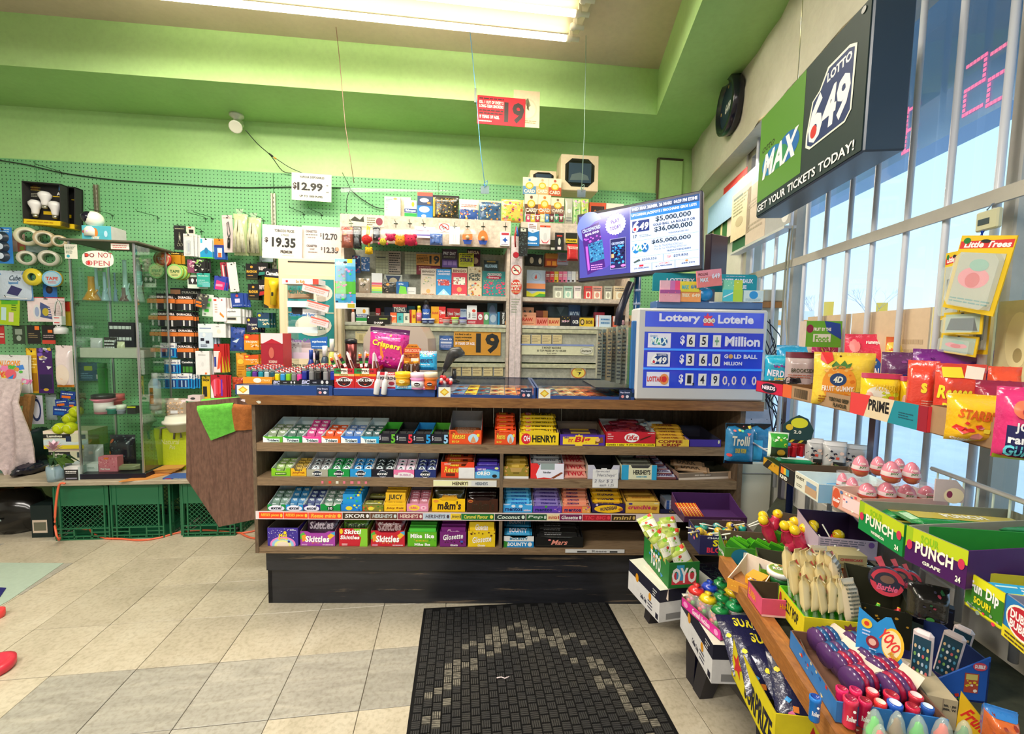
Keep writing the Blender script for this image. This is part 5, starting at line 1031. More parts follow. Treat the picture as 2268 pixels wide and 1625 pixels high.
incase('pink_carton','B',806,1003,960,1140,-1,lambda w,h:carton(w,h,.05,3448,[(6,.04,.3,.96,.96,40,.04,[2885,3754]),(1,.3,.84,.55,.95,3698),(7,'Pink House',.1,.12,.6,.26,3805)]),'pink patterned box on the floor of the glass case','box',.04)
incase('white_carton','B',694,1062,803,1145,-1,lambda w,h:carton(w,h,.06,3549,[(5,.2,.3,.85,.6,2,1927)]),'white box beside the pink patterned box','box',.05)
incase('crumpled_bag','B',690,900,850,1075,-1,BG(3003,None,.06),'crumpled clear plastic bag of white pieces on the floor of the case','bag',.15)
incase('black_bag','B',905,820,1112,1050,-1,BG(274,[(6,.05,.05,.95,.95,30,.035,[1382,836]),(1,.05,.4,.2,.5,3442),(2,.2,.82,.06,.06,2643)],.08),'black bag with grey diamonds on the floor of the glass case','bag',.2)
incase('loose_wrap','B',960,1060,1150,1140,-1,BG(2182,None,.06),'heap of olive plastic wrap in the corner of the glass case','bag',.08)
def stick(zf,x0,y0,x1,y1,shape,col,items,label,nm='notice'):
 a,b=ZF[zf](x0,y0),ZF[zf](x1,y1);cu,w,z0,h=WALL.rect(a[0],a[1],b[0],b[1],GC+.003);m=MB('card')
 if shape=='e':m.prism([(w/2*math.cos(t)*(1 if abs(math.cos(t))<.8 else .98),h/2+h/2*(abs(math.sin(t))**.6)*(1 if math.sin(t)>0 else-1))for t in[i*math.pi/10 for i in range(20)]],0,.0012,col)
 else:m.box(-w/2,w/2,0,.0012,0,h,col)
 p=MB('print');p.front(items,w,h);thing(nm,label,'notice',[('paper',m),('print',p)],WALL.w(cu,GC+.003,z0),WALL.a)
stick('A',815,790,1140,960,'e',3821,[(7,'DO',.1,.6,.4,.85,1827,None,'b'),(7,'NOT',.52,.6,.95,.9,2612,None,'n'),(7,'OPEN',.12,.12,.86,.42,2885,None,'n'),(2,.17,.72,.05,.08,3395),(2,.22,.27,.05,.1,3635)],'handwritten DO NOT OPEN notice stuck on the glass case','handwritten_notice')
stick('A',645,725,772,870,'r',3548,[(5,.1,.35,.9,.92,6,1654),(2,.28,.18,.13,.1,922)],'small white printed notice at the upper corner of the glass case')
stick('A',1108,718,1290,778,'r',3821,[(5,.1,.2,.9,.8,2,3191),(1,0,0,1,.06,3174),(1,0,.94,1,1,3174)],'small white and red sticker at the top of the glass case')
def tissue(w,h):
 m=MB('card');m.bbox(-w/2,w/2,0,.12,0,h,1468,None,.002);m.quad((w/2+.0004,0,0),(w/2+.0004,.12,0),(w/2+.0004,.12,h),(w/2+.0004,0,h),3276);p=MB('print');p.front([(2,.45,.55,.1,.3,3459),(7,'Farmer',.34,.15,.6,.4,3821,3170),(2,.08,.6,.06,.1,2628),(2,.82,.5,.06,.2,3038)],w,h);return[('box_body',m),('print',p)]
on('blue_carton','A',815,540,1110,648,tissue,'turquoise box lying on top of the glass case under the white camera','box',GC-.06,z=gz1+.001)
def babycam(w,h):
 a,b,c_=MP(),MB('gloss'),MB('emit');a.lathe([(w*.5,0),(w*.5,h*.25),(w*.42,h*.36),(w*.3,h*.4)],3821,20);a.ball((0,0,h*.68),h*.31,3821,16);b.ball((-w*.12,-h*.13,h*.73),h*.24,274,12);c_.ball((w*.1,-w*.48,h*.17),.004,2687,6);return[('camera_body',a),('lens_dome',b),('led',c_)]
zb2=WALL.hit(206,505,GC-.1)[1];on('dome_camera','A',850,395,1030,540,babycam,'small white dome camera with a black eye on the turquoise box','camera',GC-.1,z=gz1+.033,yaw=-.3)
pk=lambda c,t,tc,oc=None:[(7,t,.1,.72,.9,.86,tc,oc),(5,.1,.1,.9,.3,2,3003)]
def scis(w,h):
 p=blister(w,h,546,[(1,.0,.82,1,1,819),(5,.1,.84,.9,.9,1,2728)],None);m=MB('metal')
 for s_ in(-1,1):m.tube([(s_*.002,-.004,h*.72),(s_*w*.04,-.004,h*.4),(s_*w*.12,-.004,h*.28)],.0022,3275,5);m.tube([(s_*w*.13+math.cos(t)*w*.1,-.004,h*.2+math.sin(t)*w*.12)for t in[i*.8 for i in range(9)]],.0018,3002,5)
 return p+[('small_scissors',m)]
H('scissors_card','Cc',205,222,325,465,scis,'black card with small steel scissors, upper pegboard','scissors',d=.13)
H('clipper_card','Cc',300,305,402,528,BL(3549,[(1,.42,.2,.58,.6,2731),(5,.1,.85,.9,.95,1,3275)],(.3,.1,.7,.7),.01),'white card with a nail clipper over the black scissors card','blister pack',d=.16,n=3,dx=.014)
H('small_card','Cc',328,232,412,310,BL(3804,[(1,.3,.15,.85,.6,546),(2,.4,.85,.2,.08,3445)],None),'small cream card with a black square above the nail clipper card','hanging card',d=.14)
H('bandage_card','Cc',465,348,588,550,BL(3566,[(3,[(0,0),(1,0),(1,.3),(.5,.5),(0,.3)],668),(1,.0,0,1,.06,1475),(1,.05,.75,.2,.95,1213),(2,.5,.38,.14,.16,634)],None),'white and blue bandage card with a green base line','hanging card',d=.14,n=2,dx=.01)
H('glue_card','Cc',605,355,718,560,BL(602,[(1,0,.68,1,1,3714),(1,.05,.58,.95,.7,568),(1,.3,.1,.7,.55,3821),(1,.35,.1,.65,.32,3427)],None),'orange and blue glue card beside the long peeler card','hanging card',d=.14,n=2,dx=.008)
def peel(w,h):
 p=blister(w,h,3532,[(5,.1,.9,.9,.96,1,2985)],None);m=MP();m.tube([(0,-.008,h*.12),(w*.1,-.008,h*.38)],w*.12,546,8);m.tube([(w*.08,-.008,h*.38),(0,-.008,h*.5),(0,-.008,h*.78),(w*.15,-.008,h*.82),(w*.25,-.008,h*.5),(w*.14,-.008,h*.4)],w*.035,836,6);return p+[('peeler',m)]
H('peeler_card','Cc',702,120,806,492,peel,'long pale card with a black vegetable peeler','kitchen tool',d=.15,roll=-.04)
def mopbag(w,h):
 b=bag(w,h*.9,.05,3017,None,mat='gloss',sd=4,taper=.1);m=MB('cloth');rr=random.Random(3)
 for i in range(22):
  x=-w*.4+w*.8*i/21;m.tube([(x*.4,-.028,h*.75),(x*.9,-.032,h*.45),(x+rr.uniform(-.004,.004),-.03,h*.05)],.0035,rr.choice([3547,3548,3274]),4)
 t=MB('film');t.add([(-w*.1,-.01,h*.84),(w*.1,-.01,h*.84),(w*.28,-.01,h),(-w*.28,-.01,h*.99)],[(0,1,2,3)],3821);return b+[('cotton_strands',m),('gathered_neck',t)]
H('mop_bag','Cc',802,60,945,522,mopbag,'clear bag of cream cotton mop strands next to the peeler','mop head',d=.17)
H('mop_bag','Cc',942,100,1082,525,mopbag,'clear bag of cream cotton mop strands beside the tobacco price sheet','mop head',d=.15)
H('grey_pack','Cc',1058,350,1192,585,BL(2747,[(3,[(.1,.5),(.5,.7),(.4,.4)],547),(1,0,0,1,.25,3021)],None),'grey blister card half hidden behind the tobacco price sheet','blister pack',d=.08)
H('tape_dispenser','Cc',28,480,175,640,tape(1,.3,.018,3139,3805,(3785,3395,'TAPE',3822)),'red and cream tape dispenser beside the glass case','tape',d=.15)
H('tape_dispenser','Cc',150,610,310,760,tape(1,.3,.018,2740,1717,(2247,3272,'TAPE',867)),'green and yellow tape dispenser below the red one','tape',d=.16,n=3,step=.022,dx=.008)
H('yellow_card','Cc',172,485,272,605,BL(3474,[(1,0,.75,1,1,545),(7,'Pacifier',.1,.8,.9,.95,3782)],None),'amber and black card behind the red tape dispenser','hanging card',d=.11,n=2,dx=.02)
for i,(x0,y0,x1,y1,c_,lb)in enumerate(((338,562,452,695,2118,'plum hair tie card above the earbud card'),(405,550,520,690,1413,'black and green hair tie card above the teal card'))):
 H('hair_tie_card','Cc',x0,y0,x1,y1,BL(546 if i else c_,[(6,.1,.1,.9,.85,14,.09,[c_,3821,2502 if i else 3210])],None),lb,'hair ties',d=.14,n=3,dx=.012,step=.01)
H('earbud_card','Cc',340,718,540,852,BL(3565,[(1,.05,.3,.75,.85,819),(2,.25,.6,.07,.14,3822),(2,.5,.6,.07,.14,3822),(1,.23,.38,.27,.6,3822),(1,.48,.38,.52,.6,3822)],None),'white earbud card behind the teal card','earbuds',d=.12)
H('teal_card','Cc',435,698,565,836,BL(937,[(7,'Nonbinding',.1,.74,.9,.84,3566),(5,.1,.15,.9,.55,3,2781),(1,.4,.0,1,.3,1723)],None),'teal card overlapping the white earbud card','hanging card',d=.14)
H('razor_pack','Cc',600,728,722,866,BL(842,[(3,[(.1,.05),(.8,0),(.9,.55),(.2,.7)],3639),(1,.15,.25,.7,.42,3739)],None),'pink and blue razor pack beside the long red pack','hanging card',d=.15,n=2,dx=.008,roll=.08)
H('toothbrush_card','Cc',690,590,768,855,BL(2612,[(1,.2,.1,.4,.9,3788),(1,.55,.2,.75,.85,547)],None),'long narrow crimson card','hanging card',d=.13,roll=-.08)
H('white_sleeve','Cc',765,590,856,885,BL(3549,[(2,.5,.08,.1,.02,1365)],None),'long blank white card slanting beside the crimson card','hanging card',d=.15,roll=-.1)
BLK=[(1,.0,.0,1,.12,817),(7,'MAGNUM',.08,.42,.92,.6,3491),(5,.15,.2,.85,.32,1,2948),(2,.5,.8,.12,.08,3219)]
for i,(x0,y0,x1,y1)in enumerate(((922,605,1040,762),(1035,590,1145,722),(945,805,1050,965),(1048,762,1120,925))):
 H('black_gold_pack','Cc',x0,y0,x1,y1,CT(.02,273,BLK if i%2==0 else[(7,'RIPT',.15,.4,.85,.66,3805,None,'x',-.1),(3,[(.1,0),(.9,.1),(.8,.3),(.2,.25)],647 if i==1 else 2850)]),'small black pack with '+('gold capitals, upper pair','white capitals and a teal corner, upper pair','gold capitals, lower pair','white capitals and a red corner, lower pair')[i],'box',d=.14,n=2,step=.025,dx=.006)
def torch(w,h):
 p=blister(w,h,3762,[(1,0,.78,1,1,274),(7,'Camelion',.06,.83,.98,.93,3822),(3,[(0,0),(.3,0),(0,.4)],545),(3,[(0,.1),(.5,0),(.9,0),(.3,.7),(0,.75)],3217)],None);k=MP()
 k.lathe([(.0,h*.08),(w*.17,h*.085),(w*.17,h*.48),(w*.27,h*.56),(w*.27,h*.68),(0,h*.69)],3778,14,cx=w*.14,cy=-.03);s_=MP();s_.bbox(w*.08,w*.2,-.03-w*.19,-.03,h*.3,h*.4,546);return p+[('torch',k),('switch',s_)]
H('flashlight_pack','Cc',1098,655,1272,1050,torch,'yellow flashlight in a black and yellow pack beside the cream fridge','flashlight',d=.2,roll=.05)
DUR=[(1,0,.0,1,.42,546),(1,0,.42,1,.68,3443),(1,0,.68,1,1,273),(7,'DURACELL',.05,.72,.92,.86,4078)]+[(1,.22+i*.17,.04,.32+i*.17,.4,(547,3276,820,3276)[i])for i in range(4)]
for i,(x0,y0,x1,y1)in enumerate(((32,903,215,1065),(240,908,398,1072),(45,1072,226,1236),(226,1080,400,1232),(80,1240,242,1392),(244,1243,405,1392),(236,1400,402,1552))):
 H('battery_card','Cc',x0,y0,x1,y1,BL(546,DUR,None),'black and copper battery card, '+('first','second','third','fourth')[i//2]+' row from the top, '+('nearer the glass case' if i%2==0 and i<6 else 'nearer the counter'),'batteries',d=.14,n=3,step=.012,dx=.010)
H('battery_header','Cc',168,850,472,925,BL(546,[(1,.0,.05,.33,.8,2677),(7,'DURACELL',.38,.3,.9,.62,2729)],None),'wide black battery header card behind the top battery row','hanging card',d=.08)
PAN=[(1,0,.65,1,1,3822),(7,'Panasonic',.1,.72,.9,.86,567),(1,.1,.08,.9,.6,584)]+[(1,.2+i*.16,.1,.29+i*.16,.55,(565,2765)[i%2])for i in range(4)]
for i,(zf,x0,y0,x1,y1)in enumerate((('Cc',70,1395,222,1540),('D',80,325,182,428),('D',86,432,180,542),('D',174,432,268,542))):
 H('battery_card',zf,x0,y0,x1,y1,BL(669,PAN,None),'blue and white battery card, '+('topmost of the four','second from the top of the four','bottom row, next to the glass case','bottom row, nearer the counter')[i],'batteries',d=.15,n=3 if i<3 else 5,step=.01,dx=.012)
H('battery_card','D',205,322,302,432,BL(290,[(7,'Camelion',.08,.72,.92,.86,3822),(1,.15,.1,.9,.5,1155),(1,.3,.1,.36,.5,546),(1,.6,.1,.66,.5,546)],None),'black battery card with green cells beside the blue ones','batteries',d=.14,n=2)
H('keychain_card','Cc',405,902,522,1045,BL(1092,[(6,.1,.1,.9,.9,16,.08,[3274,546,2183]),(1,.1,.05,.6,.2,3698),(1,.05,.28,.5,.42,3698)],None),'olive key tag card with two orange price stickers','hanging card',d=.17,roll=.25)
H('green_label_card','Cc',482,912,592,1130,BL(3565,[(1,.4,.7,.8,.82,1750),(1,.3,.45,.7,.6,1750),(1,.2,.2,.6,.34,1493),(2,.25,.1,.12,.05,2200)],None),'white card with bright green strips beside the key tags','hanging card',d=.14,roll=.06)
H('cable_box','Cc',592,942,725,1182,CT(.02,3822,[(1,.08,.85,.3,.93,3395),(3,[(.5,.3),(.8,.15),(.85,.22),(.55,.4)],3715),(5,.15,.35,.35,.75,4,3241),(2,.7,.9,.06,.03,2884)],side=3532),'white charging cable box with an orange cable print','cable',d=.17,n=3,step=.024,dx=.008)
H('earphone_box','Cc',705,1052,872,1200,CT(.022,3822,[(7,'stylish',.2,.72,.7,.85,546,None,'b',.3),(1,.15,.2,.75,.42,3002),(1,.2,.24,.7,.38,819),(1,0,.45,1,.5,3020)],side=3549),'white eyelash box with handwriting-style lettering','box',d=.16,n=4,step=.026,dx=.01)
H('adapter_box','Cc',448,1205,592,1450,CT(.02,3294,[(1,0,.65,1,1,3566),(1,.15,.3,.4,.42,547),(2,.4,.55,.1,.08,3822),(1,.5,.2,.75,.32,547),(5,.15,.05,.6,.18,3,565),(1,.1,.8,.9,.84,2203)],side=2765),'pale blue adapter box with two black plugs','box',d=.16,n=3,step=.022,dx=.010)
H('charger_box','Cc',582,1205,722,1342,CT(.03,3822,[(2,.5,.45,.14,.16,3548),(5,.3,.75,.7,.85,1,2730)],side=3549),'plain white charger box beside the pale blue adapter box','box',d=.16,n=2,step=.034,dx=.012)
H('charger_box','D',316,262,420,440,CT(.03,3822,[(5,.2,.8,.8,.88,1,2730),(2,.5,.45,.1,.1,3549),(1,.65,.02,.8,.1,3699)],side=3549),'plain white charger box with an orange sticker, above the yellow pens','box',d=.17,n=2,step=.034,dx=.008)
H('knife_pack','D',450,208,532,422,BL(2850,[(1,.02,.0,.6,.75,3805),(1,.05,.2,.25,.55,841),(3,[(.3,.1),(.55,.15),(.7,.7),(.5,.72)],3667),(3,[(.75,.0),(1,0),(.8,.6)],3234)],None),'red card with an orange box cutter','box cutter',d=.15,n=3,dx=.012)
H('foil_pouch','Cc',762,1240,905,1478,BG(585,[(3,[(.2,.4),(.7,.55),(.5,.35)],3294),(6,.1,.1,.9,.9,10,.05,[892,310])],.02),'shiny blue foil pouch beside the amber boxes','pouch',d=.15,roll=.06)
TRO=lambda a,b:[(1,0,.62,1,1,a),(7,'TROJAN',.1,.42,.9,.58,3821,1329),(2,.2,.82,.12,.09,3779),(6,.4,.05,.95,.35,6,.08,[b,3803])]
for zf,x0,y0,x1,y1,c_,a_,b_,lb in(('Cc',905,1310,1052,1465,3730,3410,2626,'amber and red small box beside the blue foil pouch'),('D',678,290,788,365,3730,3410,2626,'amber and red small box standing behind the lighters'),('Cc',930,1140,1042,1290,548,548,3203,'dark navy small box with a helmet mark beside the teal ones'),('Cc',1036,1095,1158,1243,615,582,3545,'teal and navy small box beside the cream fridge')):
 H('small_box',zf,x0,y0,x1,y1,CT(.022,c_,TRO(a_,b_),side=c_),lb,'box',d=.17,n=3,step=.026,dx=.008)
H('blue_card','Cc',782,897,905,1035,BL(585,[(1,.3,.3,.7,.6,3278),(2,.5,.8,.12,.1,2884),(5,.1,.05,.9,.2,1,2204)],None),'royal blue card beside the black and gold packs','hanging card',d=.14,n=3,dx=.018,step=.008,roll=-.08)
H('yellow_pouch','D',620,275,700,460,BG(3474,[(2,.5,.65,.3,.1,3780),(5,.2,.1,.8,.5,4,2929)],.02),'golden yellow foil pouch behind the orange lighter box','pouch',d=.14)
H('red_pouch','D',592,455,680,550,BG(2882,[(6,.1,.1,.9,.9,10,.08,[3442,2081])],.02),'rust red pouch behind the end of the counter','pouch',d=.14)
H('marker_card','D',365,450,425,620,BL(3506,[(1,.1,.1,.6,.55,546),(7,'Sharpie',.1,.75,.9,.9,818)],None),'yellow card with a black marker','pens',d=.15)
H('pen_card','D',430,440,548,612,BL(2851,[(2,.4,.5,.4,.35,3397),(1,.2,.08,.3,.8,3705),(1,.42,.08,.52,.8,3363),(1,.64,.08,.74,.8,1595),(3,[(0,0),(.2,0),(.1,.4),(0,.6)],3822)],None),'red card of pink and purple pens beside the yellow marker card','pens',d=.16,n=3,dx=.008)
H('white_box','D',258,595,350,640,CT(.05,3532,[(2,.4,.5,.2,.2,1092)]),'small off-white box lying above the clothes pegs','box',d=.2,hk=False)
def sheet(zf,x0,y0,x1,y1,items,label,d=.1,roll=0,fr_=WALL,nm='price_sheet',col=3821,cat='sign'):
 a,b=ZF[zf](x0,y0),ZF[zf](x1,y1);cu,w,z0,h=fr_.rect(a[0],a[1],b[0],b[1],d);m=MB('card');m.box(-w/2,w/2,0,.003,0,h,col);p=MB('print');p.front(items,w,h)
 return thing(nm,label,cat,[('sheet',m),('print',p)],fr_.w(cu,d,z0),0,None,rot=(0,roll,fr_.a))
sheet('Cc',1082,222,1480,555,[(7,'TOBACCO PRICES',.3,.80,.8,.88,802),(7,'2 PACKS',.48,.69,.66,.75,1365,None,'b'),(7,'$',.06,.46,.15,.62,802),(7,'19.35',.24,.34,.84,.64,546),(7,'PREMIUM',.46,.17,.75,.26,802),(1,.5,.1,.8,.11,2729)],'large white sheet reading TOBACCO PRICES $19.35 PREMIUM',d=.26,roll=.03)
sheet('Cc',1482,232,1875,560,[(7,'CIGARETTES',.1,.80,.38,.87,1365),(5,.1,.7,.42,.77,1,1911),(7,'PACK OF 20',.15,.63,.34,.67,1911),(7,'$',.46,.68,.5,.8,1365,None,'b'),(7,'12.70',.53,.6,.9,.8,1092),(7,'CIGARETTES',.12,.36,.38,.43,1365),(7,'BUDGET',.2,.28,.32,.32,1911),(7,'$',.48,.28,.52,.38,1365,None,'b'),(7,'12.35',.56,.2,.92,.38,1092),(5,.16,.18,.4,.24,1,1911),(2,.9,.33,.04,.06,3735)],'grey cigarette price sheet beside the tobacco one reading 12.70 and 12.35',d=.24,roll=.01,col=3532)
sheet('Zc',535,838,727,970,[(7,'VAPOUR DISPOSABLES',.2,.82,.82,.9,1092),(7,'$',.03,.38,.13,.64,802),(7,'12.99',.14,.36,.78,.66,546),(7,'UP TO 1000 PUFFS',.2,.12,.78,.2,1092),(5,.87,.3,.97,.4,1,2184),(5,.87,.55,.95,.65,1,2184)],'white sheet reading $12.99 hanging on the pegboard above the fridge',d=.12,roll=.02)
P=[WALL.w(WALL.hit(px,py,.02)[0],.02,WALL.hit(px,py,.02)[1])for px,py in((-20,352),(60,365),(140,383),(260,399),(400,408),(520,415),(640,414),(700,415),(775,416))]
m=MP();m.tube(smooth([tuple(p)for p in P]),.0035,546,5);m2=MP();P=[WALL.w(WALL.hit(px,py,.03)[0],.03,WALL.hit(px,py,.03)[1])for px,py in((775,418),(782,425),(800,440),(830,458),(850,462))];m2.tube(smooth([tuple(p)for p in P]),.0035,546,5)
m3=MP();P=[WALL.w(WALL.hit(px,py,.05)[0],.05,WALL.hit(px,py,.05)[1])for px,py in((777,418),(768,440),(767,470))];m3.tube(smooth([tuple(p)for p in P]),.003,562,5);m3.tube([tuple(WALL.w(*((lambda q:(q[0],.08,q[1]))(WALL.hit(px,py,.08)))))for px,py in((775,415),(758,382))],.002,562,4)
thing('wall_cable','thin black cable slung along the top of the green pegboard','cable',[('cable_run',m),('cable_branch',m2),('cable_end',m3)])
cpt=EYEV+ray(528,268)*1;t=None
def sofpt(px,py):r=ray(px,py);t=(SOF-EYE)/r.z;return EYEV+r*t
q=sofpt(524,254);f_=Fr(q.x,q.y,WALL.a+.1)
b,c_,l_=MP(),MP(),MB('gloss')
b.lathe([(.045,0),(.045,-.012),(.02,-.03),(.016,-.06)],3548,16);TT=Matrix.Translation((.01,-.02,-.075))@Matrix.Rotation(.55,4,'X')@Matrix.Rotation(.18,4,'Z');c_.T=TT;c_.lathe([(.0,.07),(.03,.068),(.034,.06),(.034,-.07),(.04,-.075),(.04,-.09),(.034,-.09)],3548,16,axis='y');l_.T=TT;l_.lathe([(.0,-.086),(.03,-.086),(.03,-.08)],836,16,axis='y',cols=[1365,563]);l_.lathe([(.0,-.089),(.013,-.089)],273,12,axis='y')
thing('security_camera','white bullet security camera under the green soffit','camera',[('ceiling_mount',b),('camera_barrel',c_),('lens_ring',l_)],q,f_.a)
CW=lambda px,py,d:WALL.w(WALL.hit(px,py,d)[0],d,WALL.hit(px,py,d)[1])
m=MP();m.tube(smooth([tuple(CW(544,288,.30)),tuple(CW(570,318,.22)),tuple(CW(600,345,.1)),tuple(CW(625,378,.04)),tuple(CW(648,384,.03))]),.003,562,5);k=MP();k.tube([tuple(CW(596,340,.1)),tuple(CW(604,346,.1))],.006,546,6);k.tube([tuple(CW(606,348,.1)),tuple(CW(612,352,.09))],.005,3475,6)
m2=MP();m2.tube(smooth([tuple(CW(604,346,.1)),tuple(CW(640,370,.05)),tuple(CW(672,384,.03))]),.0025,562,5)
thing('camera_cable','black camera cable with an amber joint sagging down to the pegboard','cable',[('cable_run',m),('connector',k),('cable_branch',m2)])
KD=.42;K=Fr(*(WALL.o+WALL.N*KD).xy,WALL.a);kh=lambda zf,x,y,d=0:K.hit(*ZF[zf](x,y),d)
CRM,CRM2=3531,3274
t=lambda s,c,y0=.35,y1=.65,o=None,x0=.08,x1=.92:(7,s,x0,y0,x1,y1,c,o)
r_=lambda c,y0,y1,x0=0,x1=1:(1,x0,y0,x1,y1,c)
cf=lambda cs,n=16,s_=.06,y0=.08,y1=.92:(6,.06,y0,.94,y1,n,s_,cs)
ln=lambda c,y0,y1,n=2,x0=.1,x1=.9:(5,x0,y0,x1,y1,n,c)
ZT,ZHB,ZA,ZB_,ZC,ZD=kh('E',900,548)[1],kh('E',900,822)[1],kh('E',900,1318)[1],kh('G',1200,303)[1],kh('G',1200,690)[1],kh('G',1200,930)[1]
bays=((kh('E',68,900)[0],kh('E',1760,900)[0],'cream shelf unit behind the counter with the scratch cards'),(kh('F',150,900)[0],kh('H',1570,500)[0],'cream shelf unit behind the counter, next to the jackpot screen'))
for ba,bb,lb in bays:
 w=bb-ba;ps=[]
 def q(n,x0,x1,y0,y1,z0,z1,c=CRM,mt='rough'):m=MB(mt);m.box(x0,x1,y0,y1,z0,z1,c);ps.append((n,m))
 q('side_panel',0,.02,0,KD-.03,0,ZHB);q('side_panel',w-.02,w,0,KD-.03,0,ZHB);q('back_panel',.02,w-.02,.26,.27,ZB_,ZHB,3275)
 q('header_panel',0,w,-.01,.01,ZHB,ZT-.004);q('top_board',0,w,-.005,KD-.03,ZT-.02,ZT)
 q('shelf',.02,w-.02,-.005,.26,ZA-.028,ZA,3531);q('shelf',.02,w-.02,-.005,.26,ZB_-.02,ZB_,3548)
 q('dark_gap',.02,w-.02,.255,.259,ZA-.11,ZA-.03,819)  # dark strip across the back panel, just below the shelf
 n_=3;hh=(ZB_-.02-.66)/n_
 for i in range(n_):q('drawer_front',.022,w-.022,.01,.03,.66+i*hh+.006,.66+(i+1)*hh-.03,3002);q('drawer_lip',.022,w-.022,-.004,.02,.66+(i+1)*hh-.03,.66+(i+1)*hh-.004,CRM2)
 q('lower_door',.022,w-.022,.012,.03,.1,.65,CRM2)
 thing('shelf_unit',lb,'cabinet',ps,K.w(ba),K.a)
cu,w,z0,h=K.rect(1129,640,1153,858,.03);m=MB('rough');m.box(-w/2,w/2,0,.05,0,h+.35,3805);m.box(-.001,.001,-.001,0,0,h,3002)
p=MB('print');zz=kh('E',1830,1080)[1]-z0;p.art([(2,.5,.5,.46,.46,3123),(2,.5,.5,.38,.38,3821),(1,.25,.4,.7,.5,546),(3,[(.2,.7),(.28,.78),(.8,.3),(.72,.22)],3123)],w,w,lambda a,b,L:(-w/2+a,-.001-L*.0002,zz-w/2+b))
p.art([(2,.5,.5,.5,.5,3395),t('WE',3821,.68,.84),t('EXPECT',3821,.48,.64),t('I.D.',3821,.28,.44),t('CHECK',3768,.12,.22)],w,w*1.35,lambda a,b,L:(-w/2+a,-.001-L*.0002,zz-w*2.2+b))
p.art([ln(2729,0,1,6),],w,w*1.4,lambda a,b,L:(-w/2+a,-.001-L*.0002,zz-w*3.9+b))
thing('white_column','white metal column between the two cream shelf units with a no smoking sticker','column',[('column_body',m),('stickers',p)],K.w(cu,.03,z0),K.a)
def KX(base_d,z,rows_,cat,kind='carton',dp=.03,name='pack',tilt=0):
 for rw in rows_:
  zf,x0,y0,x1,y1,c,its,lb=rw[:8];k=rw[8]if len(rw)>8 else kind;dd=rw[9]if len(rw)>9 else base_d
  g={'carton':CT(dp,c,its,side=None),'card':lambda w,h:[('card_sheet',plate(w,h,c,.002)),('print',MB().front(its,w,h))]if its else[('card_sheet',plate(w,h,c,.002))],'bag':BG(c,its,.03),'blister':BL(c,its,None),'bottle':lambda w,h:bottle(h,w/2,c,its[0],its[1]if len(its)>1 else None,its[2]if len(its)>2 else None,.5,.2)}[k]
  put({'carton':'product_box','card':'ticket_card','bag':'product_bag','blister':'hanging_card','bottle':'medicine_bottle'}[k]if name=='pack' else name,lb,cat if len(rw)<11 else rw[10],K,ZF[zf],x0,y0,x1,y1,g,d=dd,z=z,tilt=tilt)
OR=[(2,.75,.2,.14,.06,3715)]
KX(-.03,ZT,(('E',503,340,663,525,3276,[(2,.68,.35,.2,.26,3549),ln(1945,.75,.9,2,.08,.5),(2,.68,.9,.12,.05,3733),ln(2730,.3,.65,3,.08,.25)],'grey mouse box standing on the cream unit'),('E',664,345,767,527,3803,[],'plain cream box behind the small bandage box on the cream unit','carton',-.07),('E',703,377,825,538,3822,[r_(584,.3,.52),t('Salonpas','fff',.33,.49),r_(660,.08,.28),(2,.7,.78,.12,.14,3762),r_(3804,.6,.95,.08,.5)],'white, blue and green patch box on top of the cream unit'),('E',833,297,985,545,636,[r_(3412,.86,1),r_(838,.5,.86),(2,.45,.7,.3,.08,3549),(2,.45,.35,.35,.12,3294),(2,.42,.1,.16,.06,3823),(2,.75,.6,.12,.04,3715)],'tall blue and red appliance box on the cream unit'),('E',988,330,1250,555,545,[(6,.08,.1,.9,.85,60,.035,[3203,3765,2130]),r_(529,.9,1),(1,0,.1,.08,.9,2963)],'black bag of gold beads on the cream unit','bag'),('E',1250,370,1448,570,3804,[r_(857,.02,.5),cf([3294,565,3763,3683],26,.05,.02,.5),ln(3429,.6,.75)],'cream toy bag with a blue window on the cream unit','bag'),('E',1448,380,1670,572,855,[cf([3731,1693,3801,548],40,.05),r_(3786,.9,1)],'blue and gold toy bag on the cream unit','bag'),('E',1672,370,1892,576,3765,[cf([2103,3683,2243,3797,3737],50,.06)],'bright yellow and purple candy bag on the cream unit','bag'),('F',590,447,670,692,3002,[(2,.5,.5,.25,.08,3549),ln(2184,.1,.3)],'slim silver sachet beside the card rack','bag'),('F',672,450,750,692,2760,[cf([3561,1445,3500],20,.05)],'lime and lilac sachet beside the silver one','bag'),('F',750,452,828,692,3014,[cf([3816,1477,3228],20,.05)],'lime and lilac sachet next to the red frame','bag'),('F',838,490,1002,600,3155,[r_(802,.15,.85,.1,.9),(2,.35,.5,.1,.2,2659),(2,.65,.5,.1,.2,2659)],'small red framed picture behind the jackpot screen'),('F',1005,500,1180,600,3548,[ln(2729,.2,.8,3)],'white carton behind the top of the jackpot screen')),'box')
def cardrack(w,h):
 m=MB('metal');s_=w/2
 for z in(0,h*.16,h*.3):m.tube([(-s_,0,z),(s_,0,z)],.002,3549,5)
 for i in range(5):m.tube([(-s_+w*i/4,0,0),(-s_+w*i/4,0,h*.3)],.002,3549,5)
 m.tube([(-s_,.1,0),(-s_,.1,h*.9)],.002,3549,5);m.tube([(s_,.1,0),(s_,.1,h*.9)],.002,3549,5);m.tube([(-s_,.1,0),(s_,.1,0)],.002,3549,5);return[('wire_frame',m)]
put('wire_rack','low wire rack holding packets and gift cards on the cream unit','rack',K,ZF['F'],200,250,590,688,cardrack,d=.0,z=ZT)
g_=(1603,3187,2149,1418,3495,2899)
